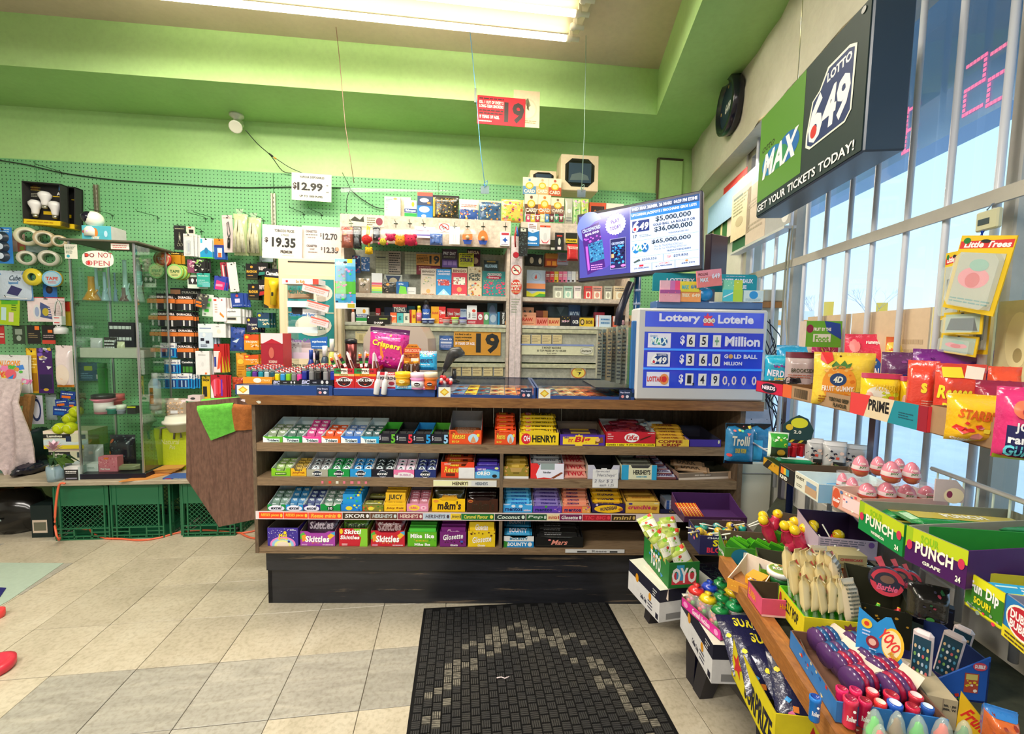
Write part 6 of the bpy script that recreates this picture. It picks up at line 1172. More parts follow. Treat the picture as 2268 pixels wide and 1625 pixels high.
for i,(x0,y0,x1,y1)in enumerate(((190,405,322,605),(325,412,452,605),(455,440,585,605),(172,237,305,410),(305,242,428,410),(430,250,556,425))):
 a,b=ZF['F'](x0,y0),ZF['F'](x1,y1);put('scented_card',('brown','orange','taupe','sky blue','sandy','rust red')[i]+' card with a yellow disc in the '+('upper' if i>2 else 'lower')+' row of the wire rack','card',K,None,a[0],a[1],b[0],b[1],CT(.012,3803,[r_(g_[i],0,.5),(2,.5,.52,.3,.2,3746),(2,.5,.52,.2,.13,4056),t('CARD',3804,.1,.3),(4,.5,.85,.1,8,.6,g_[i])]),d=-.02-.05*(i>2))
for i in range(8):
 c=(3126,3507,2868,3801,1164,1571,902,2100)[i];x=205+i*47;put('mini_pack',('crimson','yellow','scarlet','cream','sky blue','maroon','green','plum')[i]+' mini packet in the bottom of the wire rack','packet',K,ZF['F'],x,605,x+40,680,CT(.012,c,[(2,.5,.5,.3,.25,3821)]),d=-.012)
def crt(w,h):
 a,b,c_=MB('card'),MB('gloss'),MB('screen');O=lambda k,s_=.22:[(x*w*k/2,h/2+z*h*k/2)for x,z in((-1,-1+2*s_),(-1+2*s_,-1),(1-2*s_,-1),(1,-1+2*s_),(1,1-2*s_),(1-2*s_,1),(-1+2*s_,1),(-1,1-2*s_))]
 a.bbox(-w/2,w/2,0,.16,0,h,3530,None,.004);b.prism(O(.78),-.001,0,546,'gloss');b.prism(O(.68),-.004,-.001,273,'gloss');c_.prism([(x,z)for x,z in((-w*.3,h*.22),(w*.3,h*.22),(w*.3,h*.76),(-w*.3,h*.76))],-.006,-.004,837,'gloss');p=MB('print');p.add([(-w*.27,-.0065,h*.28),(w*.25,-.0065,h*.3),(w*.2,-.0065,h*.42),(0,-.0065,h*.5),(-w*.22,-.0065,h*.44)],[(0,1,2,3,4)],1382);return[('carton_frame',a),('dark_octagon',b),('screen',c_),('print',p)]
put('monitor_box','cream box with a dark octagonal monitor window standing above the cream units','box',K,ZF['F'],553,12,928,372,crt,d=-.1)
put('small_monitor','small dark octagonal frame behind the scented cards','frame',K,ZF['F'],245,170,508,330,lambda w,h:crt(w,h),d=-.16)
hd=dict(d=.03)
def plush(c,ear='',acc=None):
 def g(w,h):
  m,e,l=MB('cloth'),MB('cloth'),MP();m.ball((0,0,h*.45),h*.42,c,12,sz=.95);
  for s_ in(-1,1):e.ball((s_*w*.34,-.005,h*.72),h*.17,acc or c,8);e.ball((s_*w*.4,0,h*.25),h*.15,acc or c,8)
  for s_ in(-1,1):l.ball((s_*w*.12,-h*.38,h*.5),h*.04,546,6)
  l.tube([(0,0,h*.85),(0,.0,h*1.25)],.0015,3276,4);return[('plush_body',m),('ears_and_feet',e),('eyes_and_loop',l)]
 return g
for x0,y0,x1,y1,c,a_,lb in((440,742,540,832,3524,3415,'yellow and pink plush charm'),(510,690,620,792,3382,None,'magenta plush charm'),(615,712,712,840,3731,None,'orange plush charm'),(702,697,826,842,3381,None,'large red plush charm'),(315,832,382,925,3762,None,'small yellow bear charm under the red fish'),(282,700,376,830,3379,3805,'red fish charm on a yellow strap')):
 put('plush_charm',lb+' hanging from the cream header','plush toy',K,ZF['E'],x0,y0,x1,y1,plush(c,acc=a_),d=.05)
m=MP();m.tube([tuple(K.w(kh('E',x,y,.06)[0],.06,kh('E',x,y,.06)[1]))for x,y in((330,720),(335,630),(355,650),(350,720),(348,840))],.006,3778,5);thing('yellow_strap','thick yellow strap hanging above the red fish charm','strap',m)
KX(.02,None,(('E',75,640,195,852,2115,[cf([3459,1314,3122],16,.06)],'brown bag of orange toys hanging at the end of the header','bag'),('E',188,640,275,862,546,[cf([835,273],10,.05)],'black bag beside the brown toy bag on the header','bag'),('E',386,640,462,780,547,[cf([2184],10)],'small black and grey bag between the fish charm and the plush charms','bag',-.0+.015),('E',805,640,1012,752,3806,[r_(1626,.18,.3),t('Pregnancy Test',2886,.5,.75,None,.05,.7),(3,[(.6,.3),(.95,.5),(.95,.7),(.6,.45)],3533),r_(3142,.0,.1,.9,1)],'white test box with pinkish lettering on the header','blister',.035),('E',958,700,1085,826,1130,[cf([2749,566],12)],'blue mesh bag under the no smoking sign','bag',.05),('E',1150,640,1257,816,3821,[(2,.4,.62,.04,.05,3003),(2,.6,.62,.04,.05,3003),r_(3003,.1,.6,.39,.41),r_(3003,.1,.6,.59,.61),ln(2729,.78,.84,1,.2,.7)],'white earphone card on a hook','blister',.04),('E',1663,695,1756,830,3822,[r_(2868,.78,.95,.1,.9),(4,.5,.42,.22,4,.5,602),ln(2152,.05,.15,1)],'playing card deck with a blue spade on the header','carton',.035),('F',130,740,220,1025,546,[cf([1382],50,.02,.02,.8),r_(3275,.86,.97,.2,.8)],'long black mesh pouch hanging beside the white column','blister',.04),('F',200,762,336,922,635,[(2,.5,.45,.35,.15,3567),ln(3294,.08,.25,1),(3,[(0,.95),(.5,.8),(1,.95),(1,1),(0,1)],3566)],'blue and white card with an oval on the right hand header'.replace('right hand','second'),'blister',.035),('F',222,692,312,762,3822,[ln(2116,.15,.9,3)],'small white printed notice on the second header','card',.012),('F',342,718,447,906,3805,[r_(3411,.9,1),(3,[(.05,.3),(.35,.1),(.65,.1),(.95,.3),(.7,.05),(.3,.05)],3124),(2,.5,.4,.16,.22,3276)],'white and red charger card on the second header','blister',.04),('F',492,790,582,968,546,[r_(2866,.78,.86,.2,.8),(2,.5,.5,.14,.2,3275),r_(3532,.05,.2,.3,.7)],'black card with a silver tag on the second header','blister',.05),('F',440,862,505,972,818,[r_(3275,.1,.3,.2,.8)],'small dark card hanging lower on the second header','blister',.03),('F',600,792,716,912,545,[r_(3506,.15,.5),t('PANAMA',817,.22,.42)],'black and yellow cigarillo card beside the jackpot screen','blister',.04),('F',614,905,730,1072,3123,[(3,[(0,.35),(1,.5),(1,.2),(0,.1)],3747),ln(3804,.65,.85),r_(2082,.0,.08)],'red and orange pouch beside the jackpot screen','bag',.04)),'hanging pack')
for x0,y0,x1,y1,lb in((1282,662,1385,818,'orange and blue badge reel card, nearer the earphone card'),(1437,675,1538,822,'orange and blue badge reel card, nearer the playing cards')):
 def g(w,h):
  b,c_=MB('card'),MB('gloss');b.prism([(w/2*math.cos(s_),h/2+h/2*math.sin(s_)*(.8+.2*abs(math.sin(s_))))for s_ in[i*.4487 for i in range(14)]],0,.003,3699);b.prism([(-w*.46,h*.3),(-w*.3,h*.02),(w*.3,h*.02),(w*.46,h*.3)],-.002,0,585);c_.lathe([(0,-.014),(w*.16,-.014),(w*.2,-.002)],3240,14,cx=0,cy=h*.45,axis='y');return[('shaped_card',b),('reel',c_)]
 put('badge_reel',lb,'badge reel',K,ZF['E'],x0,y0,x1,y1,g,d=.04)
def lany(w,h):
 m,k=MP(),MP();m.tube([(0,0,h),(-.008,0,h*.7),(-.004,0,h*.35)],.006,3123,6);m.tube([(0,0,h),(.012,0,h*.7)],.006,619,6);k.lathe([(w*.3,-.01),(w*.35,0),(w*.3,.01)],2851,14,cx=0,cy=h*.1,axis='y');return[('cords',m),('red_disc',k)]
put('red_lanyard','red and blue lanyard with a red disc hanging on the white column','lanyard',K,ZF['E'],1775,640,1865,955,lany,d=.06)
for i,x in enumerate((175,620,760,895,1208,1335,1490,1710)):
 u,z=kh('E',x,610 if x<1000 else 640);o=link('header_hook',_hk[round(.13,2)]if False else hook_parts(.03)[0][1].mesh('header_hook')if i==0 else hk0,None,K.w(u,.011,z),0,(0,0,K.a));hk0=o.data;tagit(o,'small wire hook on the cream header above the hanging goods','hook','small hooks on the cream header')
put('no_smoking_sign','round no smoking sign on the cream header','sign',K,ZF['E'],1045,605,1158,692,lambda w,h:[('sign_plate',plate(w,h,3804,.002)),('print',MB().front([(2,.5,.5,.45,.47,2867),(2,.5,.5,.37,.38,3805),r_(546,.5,.6,.25,.7),(2,.45,.35,.1,.1,2184),(3,[(.15,.8),(.22,.88),(.85,.3),(.78,.22)],2867)],w,h))],d=.013)
put('poster_card','torn paper notice with handwriting stuck at the end of the cream header','notice',K,ZF['E'],155,530,500,640,lambda w,h:[('paper',plate(w,h,3547,.001)),('print',MB().front([(3,[(0,.5),(.15,.9),(.3,.6),(.4,.95),(.42,.4)],818),ln(1893,.1,.9,4,.5,.75),(2,.86,.5,.1,.35,2100)],w,h))],d=.012)
KX(-.2,None,(('E',172,930,262,1102,857,[cf([2766,3380,3823],22,.06)],'blue speckled packet pinned in the upper bay','card'),('E',272,945,355,1085,1147,[cf([3294,3823],22,.06)],'paler blue packet beside the speckled one','card'),('E',415,885,542,1112,3001,[(1,0,i/8+.0,1,i/8+.012,1910)for i in range(9)]+[(1,i/4,0,i/4+.015,1,1910)for i in range(5)]+[r_(1092,.7,.74,.1,.8)],'grid of grey price cells, first sheet of three','card'),('E',545,885,665,1112,2985,[ln(546,.05,.95,9,.05,.95)],'price sheet with dark blocked lines, between the two grids','card'),('E',705,893,822,1118,3001,[(1,0,i/8,1,i/8+.012,1910)for i in range(9)]+[(1,i/4,0,i/4+.015,1,1910)for i in range(5)],'grid of grey price cells beside the yellow age sign','card'),('E',822,1025,1062,1120,2083,[ln(3497,.4,.9,3)],'dark red notice below the yellow age sign','card'),('E',822,915,1060,1028,3476,[t('19',546,.12,.88,None,.55,.97),ln(801,.15,.9,6,.03,.5)],'amber notice with a big 19 in the upper bay','card',-.19,'sign'),('E',1080,865,1232,1048,1076,[t('PAY DAY',3822,.68,.86),ln(2728,.5,.62),r_(1609,0,.42),(1,.08,.12,.34,.35,2700),(1,.38,.12,.64,.35,2700),(1,.68,.12,.94,.35,2700)],'black and purple payday scratch card','card',-.18),('E',1328,865,1462,1030,1315,[t('MEGA',3803,.7,.9),(2,.6,.3,.25,.2,3513),r_(819,.9,1)],'maroon mega scratch card behind the yellow strike card','card',-.2),('E',1247,905,1397,1042,3539,[t('STRIKE',1061,.35,.65),t('SUPER',1061,.7,.8,None,.2,.8),t('100,000',818,.84,.94),ln(2178,.1,.25)],'yellow strike scratch card','card',-.17),('E',1497,978,1642,1082,836,[t('MILLIONAIRE',3038,.3,.65),r_(2964,.82,.95,.2,.8)],'dark teal millionaire scratch card','card',-.19)),'lottery card',tilt=0)
KX(-.1,ZA,(('E',865,1055,1017,1312,3531,[t('BINGO',1620,.86,.94),r_(1091,.76,.79,.1,.9),(6,.1,.35,.9,.68,18,.03,[3801,2216,3256]),(2,.5,.18,.14,.08,3494),t('100,000',2658,.03,.08)],'beige bingo scratch card'),('E',1020,1058,1170,1316,925,[t('CROSSWORD',3823,.78,.86),t('250,000',3823,.88,.95),r_(3140,.4,.62,.12,.88),cf([618,3737,3788],26,.03,.42,.6),(3,[(0,0),(.5,.28),(1,0)],2782),t('6',4095,.08,.2,None,.42,.58)],'sky blue crossword scratch card'),('E',1175,1048,1328,1312,3397,[t('BINGO',2116,.86,.94),r_(3821,.42,.68,.12,.88),cf([819,2884],22,.028,.44,.66),(2,.5,.25,.16,.09,3734),t('100,000',4077,.03,.1),r_(3530,.84,1,0,1)][-1:]+[t('BINGO',2116,.86,.95),r_(3821,.42,.68,.12,.88),cf([819,2884],22,.028,.44,.66),(2,.5,.25,.16,.09,3734),t('100,000',4077,.03,.1)],'red bingo scratch card'),('E',1335,1032,1477,1322,3530,[t('Gift',836,.66,.78),t('Pack',836,.54,.66),cf([3139,1146,2947,3804],24,.04,.03,.45),cf([2675,3803],10,.04,.85,.98)],'tall beige gift pack scratch card'),('E',1482,1080,1738,1316,904,[t('CROSSWORD',3532,.82,.93,None,.2,.75),(2,.45,.76,.3,.07,2596),t('Extreme',3805,.73,.79,None,.25,.65),(6,.06,.12,.46,.58,45,.032,[3382,3671]),(6,.54,.12,.94,.58,45,.032,[3382,3671]),(6,.06,.6,.94,.66,20,.015,[3251])],'wide teal crossword scratch card with pink grids')),'lottery card','card',tilt=-.12)
KX(-.06,ZA,(('E',245,1155,362,1300,2712,[cf([3805,1364,2165],16,.1)],'clear packet of beige tags at the end of the upper bay','bag'),('E',375,1105,480,1305,3549,[r_(3159,.45,.55),r_(3716,.35,.43),r_(3796,.25,.33),r_(2772,.15,.23),r_(1720,.05,.13)],'clear stand with rainbow strips'),('E',500,1120,682,1200,3548,[(3,[(.08,.95),(.92,.95),(.5,.1)],838),(2,.5,.7,.22,.16,3530)],'white card with a dark blue triangle','card',-.15),('E',485,1195,622,1306,546,[cf([1620,2439],16,.07),(2,.4,.8,.12,.12,3715)],'black pouch with an orange price sticker','bag'),('E',622,1190,742,1308,618,[(3,[(.2,.1),(.9,0),(.8,.6),(.3,.7)],1988),t('EXTRA',3567,.75,.88,None,.2,.6)],'blue card with a green case'),('E',730,1245,816,1310,3549,[ln(3003,.3,.6,1)],'small white case at the front of the shelf')),'pack')
P3=[t('Tylenol',3822,.5,.78),ln(3788,.1,.35)]
med=[(205,135,250,280,3805,[3427],'white and orange tube','bottle'),(262,112,412,298,3822,[r_(584,.33,.52),t('Salonpas','fff',.35,.5),r_(660,.08,.3),(2,.65,.75,.12,.14,3746)],'white, blue and green patch box'),(498,120,550,180,3107,[t('TC','fff')],'small red box behind the black price display','carton',-.1),(600,110,700,200,565,[],'dark navy box at the back','carton',-.16),(700,75,870,185,837,[t('TYLENOL',3821,.6,.85),r_(3123,.85,1),r_(3731,.0,.25,.0,.35)],'dark blue box standing on the orange one','carton',-.08),(865,95,965,160,632,[ln(2781,.4,.8)],'teal box at the back','carton',-.12),(672,172,748,296,3683,[t('Motrin',4077,.55,.75),(3,[(.1,0),(.9,0),(.9,.5)],3990)],'orange caplet box'),(752,180,825,296,1467,[(7,'Advil',.15,.35,.85,.65,342,None,'x',0,-90)],'teal pain relief box'),(830,180,900,296,3548,[(7,'Advil',.15,.35,.85,.65,836,None,'x',0,-90)],'grey pain relief box'),(902,138,935,296,3123,[],'slim red box','carton',-.04),(928,138,976,296,3762,[(7,'Benylin',.1,.35,.9,.65,2866,None,'x',0,-90)],'slim yellow box'),(985,92,1048,296,3747,[3795,3705,[t('Pepto','fff',.5,.7)]],'yellow capped bottle with a pink label','bottle'),(1055,20,1150,296,548,[546,602,[t('NyQuil','fff',.5,.7)]],'tall dark blue syrup bottle','bottle'),(1160,100,1252,296,3746,[t('Advil',3138,.55,.7),ln(3202,.1,.3)],'amber cold box'),(1252,102,1332,296,3379,P3,'red box beside the amber one'),(1345,122,1430,296,3380,P3+[(2,.3,.35,.15,.1,841)],'red box, second of the row','carton',-.06),(1430,124,1508,296,3123,P3,'red box, third of the row','carton',-.06),(1508,128,1585,296,3021,[t('HYDRA',601,.82,.94)],'pale blue box, back of the balm jars','carton',-.05),(1588,88,1706,298,3822,[(7,"Buckley's",.0,.42,.55,.56,547,None,'b',.2,90),(2,.7,.72,.18,.08,3395),r_(2868,0,.24),ln(3805,.05,.18,2),ln(2184,.32,.6,3,.55,.92)],'white cough syrup box with black script'),(1708,168,1788,298,2612,[(2,.5,.6,.32,.24,3822),t('live',2612,.5,.66,None,.3,.7)],'crimson box with a white disc'),(1788,170,1853,298,1430,[(2,.5,.6,.36,.24,3822)],'green box with a white disc'),(1835,58,1950,180,1400,[(2,.5,.5,.36,.4,2203)],'slate box standing at the back','carton',-.12),(1855,185,1948,300,1674,[(2,.5,.55,.38,.36,2748)],'slate blue box with a pale disc'),(1985,160,2072,300,546,[(7,'REACTINE',-.3,.42,1.2,.58,3822,None,'x',0,90),r_(2931,.0,.3,.7,.95)],'black allergy box beside the white column'),(1955,165,1980,300,651,[],'thin turquoise box')]
KX(-.02,ZB_,[('G',)+a[:6]+(a[6]+' on the medicine shelf',)+a[7:]for a in med],'medicine')
for i,(x,c)in enumerate(((1090,568),(1162,568),(1342,3805),(1450,3821),(1538,3822))):
 put('balm_jar',('small dark blue balm jar next to the syrup bottle','small dark blue balm jar beside its twin','white jar with a red lid before the red boxes','white jar with a green lid before the red boxes','white jar with a violet lid before the pale blue box')[i],'jar',K,ZF['G'],x-(34 if i<2 else 40),245 if i<2 else 228,x+(34 if i<2 else 40),300,lambda w,h:bottle(h,w/2,c,(3822,3549,3395,3010,825)[i],(2749,2749,3754,3563,3005)[i],None,1.,.35),d=.0,z=ZB_)
KX(.02,None,(('G',1432,402,1992,682,3475,[(7,'19',.47,.08,.97,.94,546),(7,'It is illegal to sell or',.03,.82,.37,.92,817),(7,'supply e-cigarettes',.03,.7,.38,.79,817),(7,'to anyone under',.03,.58,.33,.67,817),(7,'19 YEARS OF AGE.',.03,.42,.45,.55,4078)],'large amber sign with a huge black 19 below the medicine shelf','card',.0,'sign'),('G',1258,448,1422,620,856,[(2,.5,.5,.5,.5,1130),t('Check ID',3823,.68,.8),r_(3550,.45,.58,.1,.9),ln(3278,.15,.4)],'round dark blue check ID sticker beside the amber sign','card',.0,'sticker'),('G',905,348,1058,535,3804,[ln(1636,.6,.95,4),r_(3170,.5,.56,.1,.9),(2,.2,.25,.12,.1,1667),(2,.72,.25,.12,.1,3443)],'cream notice with two round marks behind the magenta snack bag','card',.18,'notice'),('G',255,400,400,540,3529,[ln(1384,.85,.95,1),(7,'1',.3,.25,.6,.75,2983)],'pale yellow slip at the end of the lower shelf unit','card',.0,'notice'),('G',1052,418,1160,590,3822,[ln(2458,.35,.75,2,.25,.75)],'white oval handwritten tag','card',.18,'notice')),'sign')
def pad(w,h):m=MB('card');m.box(-w/2,w/2,0,.004,0,h,3529);p=MB('print');p.front([ln(2711,.15,.9,4),(1,0,.0,.04,1,1930)],w,h);return[('slip',m),('print',p)]
sl=None
for zf,xs,y0,y1 in(('G',(1400,1525,1650,1780,1905),782,928),('H',(285,412,538,665),440,545)):
 for i,x in enumerate(xs):
  a,b=ZF[zf](x,y0),ZF[zf](x+115,y1);cu,w,z0,h=K.rect(a[0],a[1],b[0],b[1],.0)
  if sl is None:sl=thing('price_slip','pale yellow ticket slip in a row on the drawer fronts','ticket',pad(w,h),K.w(cu,.0,z0),K.a,'pale yellow slips on the drawer fronts');sw,sh=w,h
  else:o=dup(sl,K.w(cu,.0,z0),K.a);o.scale=(w/sw,1,h/sh)
sheet('H',285,572,1160,680,[(7,'5 MONEY MACHINE',.29,.66,.55,.9,1637),(7,'20 TOP PRIZES UP TO 100,000',.22,.32,.62,.58,1637),(7,'PLAY NOW',.36,.08,.49,.24,2183),(2,.9,.5,.09,.4,2183),(2,.9,.5,.085,.36,3548),(7,'Instant',.83,.35,.97,.65,1637,None,'x',.2)],'cream money machine banner on the second drawer bank',0,0,K,'drawer_banner',3547)
sheet('H',285,550,1160,570,[],'thin blue dotted strip above the money machine banner',.002,0,K,'dotted_strip',2204,'strip')
sheet('H',890,825,1065,960,[(2,.5,.5,.5,.5,3188),(2,.5,.5,.42,.42,3798),(3,[(.3,.6),(.7,.55),(.5,.2),(.55,.5)],546),t('CHARMS',818,.7,.8,None,.25,.75)],'round yellow sticker with a black bird on the lowest drawer',0,0,K,'bird_sticker',3002,'sticker')
sheet('F',210,1165,397,1430,[r_(3021,.55,1),r_(3022,.5,.6),(2,.5,.76,.25,.16,2476),(2,.5,.76,.23,.145,3021),(3,[(.4,.7),(.5,.85),(.55,.72),(.5,.66)],3412),r_(3734,.3,.5),r_(1129,.22,.3),(3,[(0,.0),(1,0),(1,.18),(.6,.2),(.3,.1),(0,.22)],3539),(3,[(.4,0),(1,0),(1,.1),(.7,.12)],1444)],'small poster of a lilac sky over orange and yellow hills',-.12,0,K,'landscape_poster',3021,'poster')
KX(-.1,None,(('F',200,1000,300,1110,546,[(2,.6,.4,.2,.3,3530)],'black tray with a small vial, first of the pair in the second bay'),('F',296,1010,375,1115,546,[(2,.6,.4,.2,.3,3530)],'black tray with a small vial, second of the pair in the second bay'),('F',398,998,520,1125,2626,[r_(3203,.6,1),r_(3714,.05,.4,.1,.45),r_(3731,.05,.4,.55,.9)],'brown and orange display box in the second bay'),('F',515,990,625,1110,2458,[(2,.5,.6,.35,.3,1928),ln(2867,.2,.35,1)],'grey domed display card in the second bay')),'display box',dp=.06)
pc=(2099,3123,3507,3432,3722,3277,3822,3531)
for i in range(8):
 x=402+i*43;put('cigarillo_pack',('dark red','scarlet','golden','rose','pink','silver blue','white','sand')[i]+' narrow pack on the middle row of the second bay','packet',K,ZF['F'],x,1178,x+40,1285,CT(.02,pc[i],[ln(3821,.5,.8),r_(802,.05,.2,.1,.6)]),d=-.1)
for i,(x0,x1,c,lb)in enumerate(((478,575,3002,'silver and black'),(580,670,2763,'green and blue striped'),(685,755,3805,'white and pink'),(790,862,3396,'red and white'),(866,965,3480,'dusty coral'),(985,1065,2729,'sage'),(1080,1210,3530,'sandy paper'))):
 put('tobacco_pouch',lb+' pouch on the lower row of the second bay','pouch',K,ZF['F'],x0,1325,x1,1440,CT(.03,c,[r_(3821,.1,.6,.2,.8),ln(1638,.65,.9),(2,.5,.35,.2,.2,c)]),d=-.06,z=ZA)
KX(-.02,ZB_,[('H',)+a for a in((290,172,470,315,3479,[t('RAW',2866,.32,.6,None,.1,.8),(2,.3,.75,.1,.08,2131),ln(2660,.1,.2)],'large tan box with red capitals on the second medicine shelf'),(300,110,445,175,2950,[(2,.25,.5,.16,.35,546),(2,.7,.5,.16,.35,546)],'small tan box standing on the large tan box','carton',-.06),(472,232,612,312,3463,[t('RAW',2610,.2,.75)],'flat rosy box with red capitals'),(615,235,757,318,3495,[t('RAW',2883,.25,.7)],'flat sand-coloured box with red capitals'),(470,150,612,235,2115,[r_(2931,.5,1,.6,1)],'dark brown box stacked at the back','carton',-.08),(615,105,860,235,836,[(3,[(.4,1),(.6,.6),(.8,1)],1382),(2,.75,.2,.2,.15,1987)],'dark grey-green carton at the back of the shelf','carton',-.12),(765,210,880,318,546,[t('zig',3516,.3,.6),cf([3142,3507],6)],'black box with pink marks'),(885,205,1000,320,547,[t('OCB',3822,.25,.55,None,.2,.8)],'black rolling paper box with a white disc'),(990,235,1165,322,3507,[t('BOB',1330,.3,.7,None,.45,.9),(2,.2,.5,.14,.35,818),(2,.2,.5,.08,.22,3512)],'yellow rolling paper box with a dark circle'),(865,80,1000,200,583,[t('MOON',3294,.4,.7)],'dark blue box at the back beside the leather strap','carton',-.1),(1170,170,1290,270,2868,[ln(3788,.2,.8)],'crimson box below the acrylic sheet','carton',-.08),(1195,205,1370,265,3294,[(1,0,0,.2,1,3823),r_(3445,.0,1,.12,.16),ln(1419,.2,.8,2,.3,.9)],'pale blue flat box below the acrylic sheet'),(1395,215,1450,270,3428,[(1,0,.5,1,1,3805)],'small coral box at the end of the shelf'),(1480,205,1545,270,546,[(2,.5,.4,.3,.2,3499)],'tiny black box at the end of the shelf'),(1545,205,1620,270,3511,[(2,.5,.45,.25,.3,546)],'tiny yellow box with a black dot beside the jackpot sign'))],'tobacco goods')
def cooler(w,h):
 a,b,c_,p=MP(),MB('gloss'),MB('card'),MB('print');z=h+BZ0;a.bbox(-w/2,w/2,0,.32,-BZ0,h,3530,None,.008);b.box(-w*.34,w*.42,-.003,0,h*.955,h-.02,546);c_.box(-w*.38,w*.42,-.008,0,h*.02,h*.82,3530);c_.box(-w*.34,w*.38,-.012,-.008,h*.06,h*.78,648)
 p.art([(2,.72,.8,.26,.13,3531),t('here?',1143,.76,.84,None,.62,.88),(1,0,.5,1,.515,3274),(2,.55,.32,.4,.16,3548),t('see me',648,.34,.4,None,.6,.9),t('your ID?',631,.24,.31,None,.3,.82)],w*.72,h*.72,lambda x,y,L:(-w*.34+x,-.0125-L*.0003,h*.06+y));return[('cooler_body',a),('dark_slot',b),('door',c_),('print',p)]
cu,w,z0,h=K.rect(617,572,757,780,.06);BZ0=z0;thing('cream_cooler','cream cooler with a teal ID poster on its door, beside the shelf units','cooler',cooler(w,h),K.w(cu,.06,z0),K.a)
put('toy_blister','long blue and green toy watch blister hanging before the cream unit','blister pack',K,ZF['E'],10,962,215,1460,lambda w,h:blister(w,h,1197,[r_(2254,.85,1),t('abrus',3567,.88,.96,None,.05,.6),(1,.6,.92,.85,1,3794),r_(1459,.3,.55),cf([3740,565,981,3401],30,.03,.1,.8),r_(3822,.0,.12),(1,.6,.02,.95,.1,3251)],(.08,.2,.55,.85),.02),d=.2)
TZ=TOPZ;tp=lambda zf,x,y,d:CTR.hit(*ZF[zf](x,y),d)
BLU=584
GH=CTR.hit(1060,857,.06)[1]-TZ
def tdisp(name,lb,px0,px1,seed,glass=True):
 u0,u1=CTR.hit(px0,875,.06)[0],CTR.hit(px1,875,.06)[0];w=u1-u0-.003;dp=.5;GH=.045 if not glass else globals()['GH'];f,a,p,bt=MB('gloss'),MB('acrylic'),[],MB('card')
 f.box(-w/2,w/2,-.004,.004,0,.014 if glass else GH,BLU);f.box(-w/2,-w/2+.010,0,dp,0,GH,BLU);f.box(w/2-.010,w/2,0,dp,0,GH,BLU);f.box(-w/2,w/2,dp-.01,dp,0,GH,565);bt.box(-w/2+.01,w/2-.01,.0,dp-.01,.001,.004,2185)
 out=[('blue_frame',f),('tray_floor',bt)]
 if glass:a.box(-w/2+.01,w/2-.01,.002,dp-.01,GH-.003,GH,'fff','acrylic');a.box(-w/2+.01,w/2-.01,.001,.003,.014,GH,'fff','acrylic');out.append(('clear_cover',a))
 else:a.box(-w/2,w/2,0,dp,GH-.003,GH,1110,'gloss');out.append(('dark_cover',a))
 o=thing(name,lb,'ticket display',out,CTR.w((u0+u1)/2,.06,TZ),CTR.a);rr=random.Random(seed)
 if glass:
  x=-w/2+.012+.05;i=0
  while x<w/2-.03:
   ww=rr.choice((.06,.075,.09));ww=min(ww,w/2-.014-x);cc=(3477,3444,1692,3779,1127,3239)[(i+seed)%6];nm_=('sand','rust','light blue','yellow','slate','tan')[(i+seed)%6];m,q=MB('print'),MB('print')
   for j in range(3):
    m.box(x,x+ww-.004,.006+j*.15,.15+j*.15,.006,.007,cc)
    q.art([(6,.08,.1,.92,.9,16,.1,[3820,819,3123,584]),ln(818,.3,.7,4)],ww-.004,.12,lambda a_,b_,L:(x+a_,.012+j*.15+b_,.0073+L*.0002))
   thing('scratch_ticket',f'{nm_} scratch ticket strip under the clear cover of the '+lb.split(' ticket')[0]+' display','lottery ticket',[('ticket_strip',m),('print',q)],CTR.w((u0+u1)/2,.06,TZ),CTR.a);x+=ww;i+=1
 for xs,its in((-w/2+.035,[r_(3821,0,1),(3,[(.5,.1),(.9,.5),(.5,.9),(.1,.5)],3490),(3,[(.5,.25),(.75,.5),(.5,.75),(.25,.5)],3798)]),(w/2-.045,[r_(565,0,1),t('Play Smart',3278,.6,.8),(2,.3,.3,.13,.16,3737),(2,.7,.3,.13,.16,3550)])):
  zt=.002;q=MB('print');q.art(its,.055,GH-.004,lambda a_,b_,L:(xs-.027+a_,-.0055-L*.0002,zt+b_));k=thing('window_sticker',('gold diamond' if xs<0 else 'dark play smart')+' sticker on the front of the '+lb.split(' ticket')[0]+' display','sticker',[('window_sticker',q)],CTR.w((u0+u1)/2,.06,TZ),CTR.a)
tdisp('ticket_display','dark-topped blue ticket display under the lighters',522,738,1,False);tdisp('ticket_display','middle blue ticket display beside the snack trays',967,1187,2);tdisp('ticket_display','far blue ticket display beside the jackpot sign',1188,1405,4)
u0,u1=CTR.hit(738,875,.07)[0],CTR.hit(965,875,.07)[0];m=MB('gloss');m.bbox(0,u1-u0-.003,0,.5,0,.036,BLU,None,.003);thing('blue_plinth','solid blue plinth under the jerky boxes and the gum jars','plinth',m,CTR.w(u0,.07,TZ),CTR.a)
ZP=TZ+.036;ZL=TZ+.045
def onc(name,lb,cat,zf,x0,y0,x1,y1,gen,d=.03,z=None,yaw=0,tilt=0,roll=0,group=None):return put(name,lb,cat,CTR,ZF[zf]if zf else None,x0,y0,x1,y1,gen,d=d,z=z,yaw=yaw,tilt=tilt,roll=roll,group=group)
ltr={}
def lighter(c,h=.075,w=.022):
 a,b,c_=MB('gloss'),MB('metal'),MP();a.bbox(-w/2,w/2,-.006,.006,0,h*.74,c,None,.004);b.bbox(-w*.45,w*.45,-.0055,.0055,h*.74,h*.97,3276,None,.002);c_.lathe([(0,-.005),(.004,-.005),(.004,.005),(0,.005)],820,8,cx=-w*.1,cy=h*.97,axis='y');c_.box(w*.05,w*.45,-.005,.005,h*.88,h*1.02,3379 if w>.021 else 546);return[('fuel_body',a),('metal_hood',b),('wheel_and_button',c_)]
